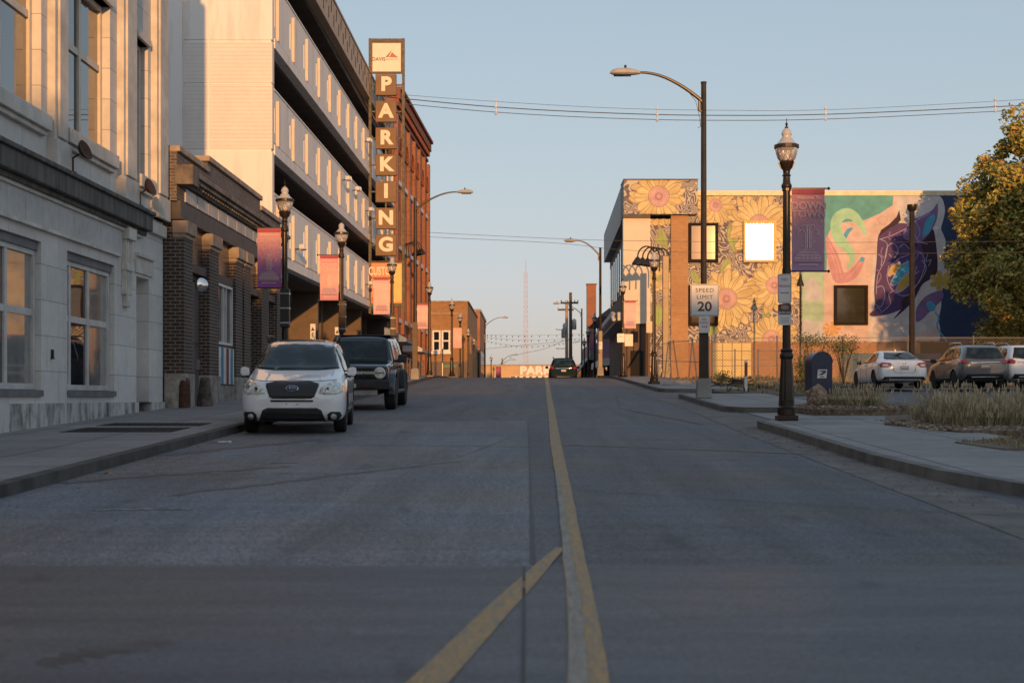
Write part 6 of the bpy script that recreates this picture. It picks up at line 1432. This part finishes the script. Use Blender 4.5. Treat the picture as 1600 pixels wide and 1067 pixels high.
def common(t, bvh, mat, wheels, wr, halfw, ww=.22, spokes=5, rimc=None):
    for wy in wheels:
        for s_ in (-1, 1): wheel(t, s_*(halfw-ww/2-.015), wy, wr, ww, s_, spokes, rimc)
    mb = MB(); y0, y1 = wheels[0]-.25, wheels[1]+.25; mb.box(-halfw+.45, halfw-.45, y0, y1, .22, .9); mb.box(-halfw+.12, halfw-.12, wheels[0]+wr*1.2, wheels[1]-wr*1.2, .24, .8); mb.build('underbody', M['dark'], t)
def finish(t, loc, rz, lb, cat='car', grp=None):
    t.location = loc; t.rotation_euler = (t.rotation_euler[0], 0, rz); tag(t, lb, cat, grp); t.rotation_euler[0] = 0; return t
def pitch(t, heading):  # tilt with the road grade
    y = t.location.y; g = math.atan((prof(y+1.5)-prof(y-1.5))/3); t.rotation_euler[0] = g if heading > 0 else -g
# ---------- white SUV
st = [(-2.30, .44, .60, .66, .50, .42, .3), (-2.26, .30, .72, .80, .74, .66, .5), (-2.12, .23, .82, .90, .86, .78, .62), (-1.85, .21, .89, .975, .90, .83, .68), (-1.35, .21, .95, 1.07, .90, .85, .72), (-1.08, .21, .99, 1.12, .90, .85, .73),
      (-.92, .21, 1.0, 1.21, .90, .85, .71), (-.45, .21, 1.02, 1.50, .90, .85, .64), (-.22, .21, 1.03, 1.60, .90, .85, .63), (.15, .21, 1.04, 1.64, .90, .85, .63), (.9, .22, 1.06, 1.66, .90, .85, .63), (1.6, .24, 1.08, 1.63, .90, .84, .62), (1.95, .28, 1.10, 1.56, .88, .82, .60), (2.15, .34, 1.08, 1.30, .86, .80, .60), (2.26, .45, .95, 1.05, .80, .72, .5), (2.29, .55, .85, .92, .6, .5, .4)]
def suv(mat, name='parked_car', front=True, plate_text=True):
    t = empty(name); me, bvh = body_mesh(st, mat, (-1.32, 1.32), .345, .90); b_ = link(bpy.data.objects.new('body', me), t)
    common(t, bvh, mat, (-1.32, 1.32), .345, .90)
    decal('windshield', [(-.74, 1.13), (-.61, 1.53), (-.3, 1.565), (.3, 1.565), (.61, 1.53), (.74, 1.13), (.4, 1.10), (-.4, 1.10)], 'y', -1, M['carglass'], t, bvh)
    decal('rear_window', [(-.66, 1.12), (-.55, 1.50), (.55, 1.50), (.66, 1.12)], 'y', 1, M['carglass'], t, bvh)
    for s_ in (-1, 1):
        for poly in ([(-.80, 1.06), (-.30, 1.50), (.08, 1.54), (.12, 1.06)], [(.20, 1.06), (.17, 1.545), (.85, 1.55), (.98, 1.08)], [(1.08, 1.10), (1.0, 1.54), (1.45, 1.50), (1.72, 1.30), (1.70, 1.14)]):
            decal('side_window', poly, 'x', s_, M['carglass'], t, bvh)
        decal('side_trim', [(-.95, .30), (-.95, .40), (.95, .40), (.95, .30)], 'x', s_, M['plastic'], t, bvh, .01)
        for (ya) in (-.02, .95): 
            decal('door_handle', [(ya-.0, .90), (ya, .935), (ya+.17, .935), (ya+.17, .90)], 'x', s_, mat, t, bvh, .03, .03)
        for ya in (-.82, .15, 1.02): decal('door_gap', [(ya, .42), (ya, 1.03), (ya+.012, 1.03), (ya+.012, .42)], 'x', s_, M['dark'], t, bvh, .002, .003)
        mb = MB(); mb.tube([(s_*.60, -.2, 1.62), (s_*.63, -.1, 1.70), (s_*.64, .5, 1.73), (s_*.63, 1.3, 1.71), (s_*.60, 1.45, 1.62)], .022, 6); mb.build('roof_rail', M['plastic'], t)
        bmx = MB(); bmx.prism([(s_*.87, 1.00), (s_*1.00, .99), (s_*1.04, 1.03), (s_*1.035, 1.13), (s_*1.0, 1.16), (s_*.89, 1.14)][::s_], 'y', -.88, -.74); mr = bmx.build('wing_mirror', mat, t, bevel=.025)
        q = MB(); q.prism([(s_*.80, .98), (s_*.92, .96), (s_*.98, 1.0), (s_*.9, 1.03), (s_*.80, 1.06)][::s_], 'y', -.86, -.78); q.build('mirror_foot', M['plastic'], mr)
    if front:
        decal('grille', [(-.43, .87), (-.30, .895), (.30, .895), (.43, .87), (.45, .84), (.38, .66), (.33, .63), (-.33, .63), (-.38, .66), (-.45, .84)], 'y', -1, M['plastic'], t, bvh, .008)
        ch = M['chrome']
        decal('grille_surround', [(-.46, .875), (-.30, .912), (.30, .912), (.46, .875), (.43, .87), (.30, .895), (-.30, .895), (-.43, .87)], 'y', -1, M['plastic'], t, bvh, .012)
        n = 18; el = lambda a, c, k=1.: [(k*a*math.cos(2*math.pi*i/n), .79+k*c*math.sin(2*math.pi*i/n)) for i in range(n)]
        em = decal('emblem', el(.11, .047), 'y', -1, ch, t, bvh, .025); decal('emblem_field', el(.095, .036), 'y', -1, paint('emblem_blue', (.03, .05, .12), .3), em, bvh, .032)
        for (sx_, sz_, q) in ((-.04, .79, .016), (0, .8, .01), (.02, .78, .009), (.045, .795, .009), (.03, .806, .008), (.06, .782, .008)): decal('emblem_star', [(sx_-q, sz_), (sx_, sz_-q), (sx_+q, sz_), (sx_, sz_+q)], 'y', -1, ch, em, bvh, .037, .004)
        decal('bumper_slit', [(-.36, .575), (-.36, .605), (.36, .605), (.36, .575)], 'y', -1, M['plastic'], t, bvh, .008)
        for k in range(9): decal('slit_tooth', [(-.31+k*.075, .577), (-.31+k*.075, .603), (-.30+k*.075, .603), (-.30+k*.075, .577)], 'y', -1, M['car_white'], t, bvh, .012, .004)
        decal('lower_intake', [(-.57, .24), (-.50, .43), (-.42, .47), (.42, .47), (.50, .43), (.57, .24), (.45, .20), (-.45, .20)], 'y', -1, M['plastic'], t, bvh, .008)
        for k in range(2): decal('intake_bar', [(-.46, .30+k*.08), (-.46, .315+k*.08), (.46, .315+k*.08), (.46, .30+k*.08)], 'y', -1, M['black'], t, bvh, .02)
        for k in (-.09, .09): decal('bumper_plug', [(k-.012, .535), (k, .523), (k+.012, .535), (k, .547)], 'y', -1, M['plastic'], t, bvh, .01, .004)
        for s_ in (-1, 1):
            P_ = lambda L_: L_ if s_ > 0 else mirrorx(L_)
            hl = decal('headlight', P_([(.46, .72), (.48, .80), (.58, .865), (.76, .945), (.81, .92), (.85, .84), (.84, .74), (.74, .70), (.56, .695)]), 'y', -1, M['headglass'], t, bvh, .008)
            n = 14; ci = lambda cx, cz, r_: [(cx+r_*math.cos(2*math.pi*i/n), cz+r_*math.sin(2*math.pi*i/n)) for i in range(n)]
            decal('projector', ci(s_*.60, .785, .045), 'y', -1, ch, hl, bvh, .016, .006); decal('projector_lens', ci(s_*.60, .785, .022), 'y', -1, M['carglass'], hl, bvh, .022, .004)
            decal('turn_lamp', ci(s_*.75, .83, .05), 'y', -1, ch, hl, bvh, .016, .006)
            fh = decal('fog_housing', P_([(.60, .27), (.60, .36), (.66, .405), (.80, .40), (.83, .34), (.78, .27), (.66, .245)]), 'y', -1, M['plastic'], t, bvh, .008)
            decal('fog_lamp', ci(s_*.70, .325, .045), 'y', -1, M['headglass'], fh, bvh, .02, .01)
            decal('hood_crease', P_([(.44, 1.0), (.455, 1.0), (.47, .94), (.455, .94)]), 'y', -1, mat, t, bvh, .01)
        mb = MB(); mb.tube([(-.6, -1.06, 1.095), (-.2, -1.0, 1.11), (.05, -.99, 1.10)], .012, 5); mb.build('wiper', M['black'], t); mb = MB(); mb.tube([(.0, -1.08, 1.095), (.35, -1.0, 1.11), (.6, -1.02, 1.10)], .012, 5); mb.build('wiper', M['black'], t)
        decal('hood_gap', [(-.78, .945), (-.45, .918), (0, .93), (.45, .918), (.78, .945), (.78, .951), (.45, .924), (0, .936), (-.45, .924), (-.78, .951)], 'y', -1, M['dark'], t, bvh, .002, .003)
    decal('sunroof', [(-.42, .1), (.42, .1), (.42, .95), (-.42, .95)], 'z', 1, M['carglass'], t, bvh, .006)
    return t, bvh
t, bvh = suv(M['car_white']); d = 26.6; finish(t, (UX(456, 24.3)-.18, d, prof(d)-.0), R(4.5), 'white crossover car parked nearest at the kerb, facing the viewer', 'car'); pitch(t, 1); white_suv = t
# ---------- boxy dark off-roader
sb = [(-2.18, .62, .80, .86, .86, .84, .8), (-2.16, .55, 1.00, 1.06, .87, .85, .8), (-2.06, .50, 1.06, 1.13, .88, .86, .8), (-1.5, .48, 1.10, 1.16, .88, .86, .8), (-.82, .48, 1.12, 1.18, .88, .86, .8), (-.74, .48, 1.14, 1.28, .88, .86, .78), (-.45, .48, 1.16, 1.76, .88, .86, .70), (-.38, .48, 1.16, 1.82, .88, .86, .70), (-.2, .48, 1.16, 1.85, .88, .86, .70), (1.0, .48, 1.16, 1.86, .88, .86, .71), (1.9, .50, 1.16, 1.85, .88, .86, .71), (2.05, .5, 1.15, 1.80, .88, .86, .7), (2.14, .52, 1.14, 1.5, .87, .85, .72), (2.18, .6, 1.1, 1.2, .85, .8, .7)]
t = empty('parked_truck'); me, bvh = body_mesh(sb, M['car_navy'], (-1.45, 1.45), .42, .90); link(bpy.data.objects.new('body', me), t)
for wy in (-1.45, 1.45):
    for s_ in (-1, 1):
        wheel(t, s_*.86, wy, .42, .28, s_, 6, M['steel'], .52)
        fl = MB(); n = 12; o_, i_ = [], []
        for k in range(n+1):
            a = R(-5+190*k/n); o_.append((wy-.57*math.cos(a), .42+.56*math.sin(a))); i_.append((wy-.48*math.cos(a), .42+.47*math.sin(a)))
        fl.prism(o_+i_[::-1], 'x', s_*.84, s_*1.0); fl.build('fender_flare', M['car_navy'] if wy < 0 else M['plastic'], t, bevel=.02)
mb = MB(); mb.box(-.5, .5, -1.8, 2.0, .35, .8); mb.box(-.80, .80, -.85, .85, .40, .7); mb.build('underbody', M['dark'], t)
decal('windshield', [(-.72, 1.24), (-.66, 1.74), (.66, 1.74), (.72, 1.24)], 'y', -1, M['carglass'], t, bvh)
for s_ in (-1, 1):
    for poly in ([(-.55, 1.22), (-.38, 1.70), (.22, 1.72), (.22, 1.20)], [(.32, 1.20), (.32, 1.72), (1.1, 1.72), (1.1, 1.20)], [(1.22, 1.22), (1.22, 1.70), (1.9, 1.68), (1.95, 1.22)]): decal('side_window', poly, 'x', s_, M['carglass'], t, bvh)
    for ya in (-.7, .27, 1.16): decal('door_gap', [(ya, .55), (ya, 1.15), (ya+.015, 1.15), (ya+.015, .55)], 'x', s_, M['dark'], t, bvh, .002, .003)
    for ya in (.02, .95): decal('door_handle', [(ya, 1.02), (ya, 1.06), (ya+.16, 1.06), (ya+.16, 1.02)], 'x', s_, M['plastic'], t, bvh, .03, .03)
    q = MB(); q.prism([(s_*.95, 1.16), (s_*1.18, 1.16), (s_*1.2, 1.36), (s_*.97, 1.38)][::s_], 'y', -.62, -.48); q.build('wing_mirror', M['plastic'], t, bevel=.03); 
    mb = MB(); mb.tube([(s_*.85, -.5, 1.2), (s_*1.0, -.55, 1.2)], .03, 6); mb.build('mirror_arm', M['plastic'], t)
    mb = MB(); mb.tube([(s_*.95, -.8, .42), (s_*.98, .8, .42)], .05, 6); mb.build('side_step', M['plastic'], t)
mb = MB(); mb.box(-.82, .82, -2.24, -2.15, .78, 1.06); gr = mb.build('grille', M['plastic'], t, bevel=.03)
mb = MB(); mb.box(-.80, .80, -2.262, -2.24, .885, .955); mb.build('grille_bar', M['steel'], gr, bevel=.01)
text('BRONCO', .095, M['white'], gr, (0, -2.268, .92), depth=.002, bold=.02, space=1.5)
for k in range(11):
    for z in (.83, 1.01): q = MB(); q.box(-.46+k*.085, -.40+k*.085, -2.25, -2.238, z-.025, z+.025); q.build('grille_slot', M['dark'], gr)
for s_ in (-1, 1):
    mb = MB(); mb.lathe([(.01, -2.275), (.115, -2.275), (.125, -2.25), (.125, -2.2)], (s_*.66, 0, .92), 24, axis='y'); hl = mb.build('headlight', M['headglass'], t, smooth=True)
    mb = MB(); n = 24
    mb.lathe([(.125, -2.20), (.145, -2.265), (.115, -2.285), (.112, -2.25)], (s_*.66, 0, .92), 24, axis='y'); mb.build('headlight_ring', M['white'], hl, smooth=True)
    mb = MB(); mb.box(s_*.66-.12, s_*.66+.12, -2.285, -2.277, .91, .93); mb.build('light_bar', M['black'], hl)
mb = MB(); mb.box(-.92, .92, -2.42, -2.2, .52, .74); mb.box(-.55, .55, -2.44, -2.40, .56, .70); mb.build('bumper', M['plastic'], t, bevel=.03)
mb = MB(); mb.box(-.6, .6, -2.3, -2.1, .36, .52); mb.build('skid_plate', M['steel'], t, bevel=.02)
for s_ in (-.35, .35): mb = MB(); mb.tube([(s_-.04, -2.43, .6), (s_-.04, -2.5, .6), (s_+.04, -2.5, .6), (s_+.04, -2.43, .6)], .015, 5); mb.build('tow_hook', M['lamp_red'], t)
mb = MB(); mb.tube([(.0, -2.1, 1.1), (.25, -2.25, .95), (.3, -2.35, .72)], .012, 4); mb.build('strap', M['black'], t)
mb = MB(); mb.box(-.1, .1, -2.452, -2.442, .56, .66); mb.build('number_plate', M['pplate'], t)
mb = MB(); mb.box(-.72, .72, -.25, 2.0, 1.845, 1.88); mb.build('hard_top', M['plastic'], t, bevel=.03)
for s_ in (-1, 1):
    mb = MB(); mb.tube([(s_*.66, -.55, 1.28), (s_*.66, -.4, 1.75)], .012, 4)
d = 37.2; finish(t, (UX(552, 35), d, prof(d)), 0, 'dark navy boxy off road truck parked behind the white crossover', 'truck'); pitch(t, 1)
# ---------- white sedan (seen from behind)
ss = [(-2.40, .44, .56, .62, .50, .4, .3), (-2.33, .28, .66, .72, .78, .66, .5), (-2.1, .20, .74, .82, .90, .80, .62), (-1.5, .18, .84, .92, .92, .84, .68), (-1.0, .18, .88, .97, .925, .86, .70), (-.75, .18, .90, 1.08, .925, .86, .68), (-.1, .18, .92, 1.38, .925, .86, .58), (.3, .18, .93, 1.455, .925, .86, .57), (.8, .18, .95, 1.44, .925, .86, .57), (1.3, .20, .97, 1.34, .925, .85, .58), (1.75, .22, .99, 1.12, .92, .84, .64), (1.98, .24, 1.0, 1.06, .91, .83, .66), (2.25, .26, .99, 1.05, .89, .80, .62), (2.37, .30, .86, .96, .84, .76, .6), (2.42, .45, .70, .78, .7, .6, .5)]
t = empty('parked_sedan'); me, bvh = body_mesh(ss, M['car_white'], (-1.43, 1.42), .335, .92); link(bpy.data.objects.new('body', me), t); common(t, bvh, None, (-1.43, 1.42), .335, .92)
decal('rear_window', [(-.62, 1.10), (-.46, 1.36), (.46, 1.36), (.62, 1.10), (.3, 1.08), (-.3, 1.08)], 'y', 1, M['carglass'], t, bvh); decal('windshield', [(-.7, 1.0), (-.5, 1.36), (.5, 1.36), (.7, 1.0)], 'y', -1, M['carglass'], t, bvh)
for s_ in (-1, 1):
    for poly in ([(-.55, .96), (.0, 1.32), (.32, 1.36), (.34, .97)], [(.42, .97), (.40, 1.37), (.95, 1.34), (1.28, 1.16), (1.32, 1.02)]): decal('side_window', poly, 'x', s_, M['carglass'], t, bvh)
    for ya in (-.6, .37, 1.2): decal('door_gap', [(ya, .3), (ya, .92), (ya+.014, .92), (ya+.014, .3)], 'x', s_, M['dark'], t, bvh, .002, .003)
    P_ = lambda L_: L_ if s_ > 0 else mirrorx(L_)
    tl = decal('tail_light', P_([(.46, .86), (.60, .77), (.86, .77), (.88, .90), (.80, .94), (.52, .93)]), 'y', 1, M['lamp_red'], t, bvh, .01)
    decal('reverse_lamp', P_([(.58, .83), (.64, .80), (.80, .80), (.80, .87), (.62, .88)]), 'y', 1, M['white'], tl, bvh, .018, .005)
    bmx = MB(); bmx.prism([(s_*.90, .93), (s_*1.06, .93), (s_*1.07, 1.05), (s_*.92, 1.06)][::s_], 'y', -.62, -.5); bmx.build('wing_mirror', M['plastic'], t, bevel=.025)
    mb = MB(); mb.lathe([(.04, 2.36), (.045, 2.46)], (s_*.55, 0, .30), 10, axis='y'); mb.build('exhaust_tip', M['chrome'], t)
decal('number_plate', [(-.16, .68), (-.16, .82), (.16, .82), (.16, .68)], 'y', 1, M['pplate'], t, bvh, .01); decal('rear_emblem', [(-.075, .90), (0, .88), (.075, .90), (.075, .92), (0, .94), (-.075, .92)], 'y', 1, M['chrome'], t, bvh, .014)
decal('rear_valance', [(-.80, .30), (-.74, .42), (.74, .42), (.80, .30), (.5, .34), (-.5, .34)], 'y', 1, M['plastic'], t, bvh, .008)
for s_ in (-1, 1): decal('trunk_gap', [(s_*.44, .85), (s_*.43, .85), (s_*.40, .66), (s_*.33, .57), (s_*.34, .56), (s_*.415, .655)], 'y', 1, M['dark'], t, bvh, .003, .003)
decal('trunk_gap', [(-.34, .56), (-.34, .568), (.34, .568), (.34, .56)], 'y', 1, M['dark'], t, bvh, .003, .003)
mb = MB(); mb.prism([(1.0, 1.40), (1.12, 1.38), (1.10, 1.47)], 'x', -.02, .02); mb.build('roof_fin', M['car_white'], t)
d = 55.3; finish(t, (UX(1412, 53), d, prof(d)+.05), math.pi, 'white saloon car seen from behind in the parking lot, left of the silver one', 'car')
# ---------- silver suv and a white one behind
def rear_suv(mat, lb, x, d):
    t = empty('parked_car'); me, bvh = body_mesh(st, mat, (-1.32, 1.32), .345, .90); link(bpy.data.objects.new('body', me), t); common(t, bvh, mat, (-1.32, 1.32), .345, .90)
    decal('rear_window', [(-.70, 1.12), (-.56, 1.52), (.56, 1.52), (.70, 1.12), (.3, 1.08), (-.3, 1.08)], 'y', 1, M['carglass'], t, bvh); decal('windshield', [(-.74, 1.09), (-.60, 1.53), (.60, 1.53), (.74, 1.09)], 'y', -1, M['carglass'], t, bvh)
    for s_ in (-1, 1):
        for poly in ([(-.80, 1.06), (-.30, 1.50), (.08, 1.54), (.12, 1.06)], [(.20, 1.06), (.17, 1.545), (.85, 1.55), (.98, 1.08)], [(1.08, 1.10), (1.0, 1.54), (1.45, 1.50), (1.72, 1.30), (1.70, 1.14)]): decal('side_window', poly, 'x', s_, M['carglass'], t, bvh)
        P_ = lambda L_: L_ if s_ > 0 else mirrorx(L_)
        decal('tail_light', P_([(.60, 1.0), (.66, .90), (.86, .92), (.87, 1.06), (.80, 1.10), (.70, 1.08)]), 'y', 1, M['lamp_red'], t, bvh, .012)
        decal('side_trim', [(-.95, .28), (-.95, .42), (.95, .42), (.95, .28)], 'x', s_, M['plastic'], t, bvh, .01)
        bmx = MB(); bmx.prism([(s_*.90, 1.0), (s_*1.12, 1.0), (s_*1.13, 1.16), (s_*.95, 1.16)][::s_], 'y', -.88, -.74); bmx.build('wing_mirror', M['plastic'], t, bevel=.025)
        mb = MB(); mb.tube([(s_*.60, -.2, 1.62), (s_*.63, -.1, 1.70), (s_*.64, .5, 1.73), (s_*.63, 1.3, 1.71), (s_*.60, 1.45, 1.62)], .022, 6); mb.build('roof_rail', M['chrome'], t)
        for ya in (-.82, .15, 1.02): decal('door_gap', [(ya, .42), (ya, 1.03), (ya+.012, 1.03), (ya+.012, .42)], 'x', s_, M['dark'], t, bvh, .002, .003)
    decal('tailgate_trim', [(-.55, .93), (-.55, .975), (.55, .975), (.55, .93)], 'y', 1, M['chrome'], t, bvh, .012)
    decal('number_plate', [(-.16, .74), (-.16, .87), (.16, .87), (.16, .74)], 'y', 1, M['pplate'], t, bvh, .012)
    decal('bumper_insert', [(-.72, .36), (-.66, .52), (.66, .52), (.72, .36)], 'y', 1, M['plastic'], t, bvh, .01); decal('bumper_strip', [(-.5, .40), (-.5, .44), (.5, .44), (.5, .40)], 'y', 1, M['chrome'], t, bvh, .02)
    finish(t, (x, d, prof(d)+.05), math.pi, lb, 'car'); return t
rear_suv(M['car_silver'], 'silver grey crossover seen from behind, parked behind the tall dry grass', UX(1540, 52.2), 54.5)
rear_suv(M['car_white'], 'white crossover cut by the picture edge beside the silver one', UX(1624, 52.2), 55.2)
# ---------- dark car on the crest
t = rear_suv(M['car_teal'], 'dark teal car driving away over the crest of the road', UX(880.5, 91), 93); t.location.z = prof(91)-.35; t.name = 'moving_car'
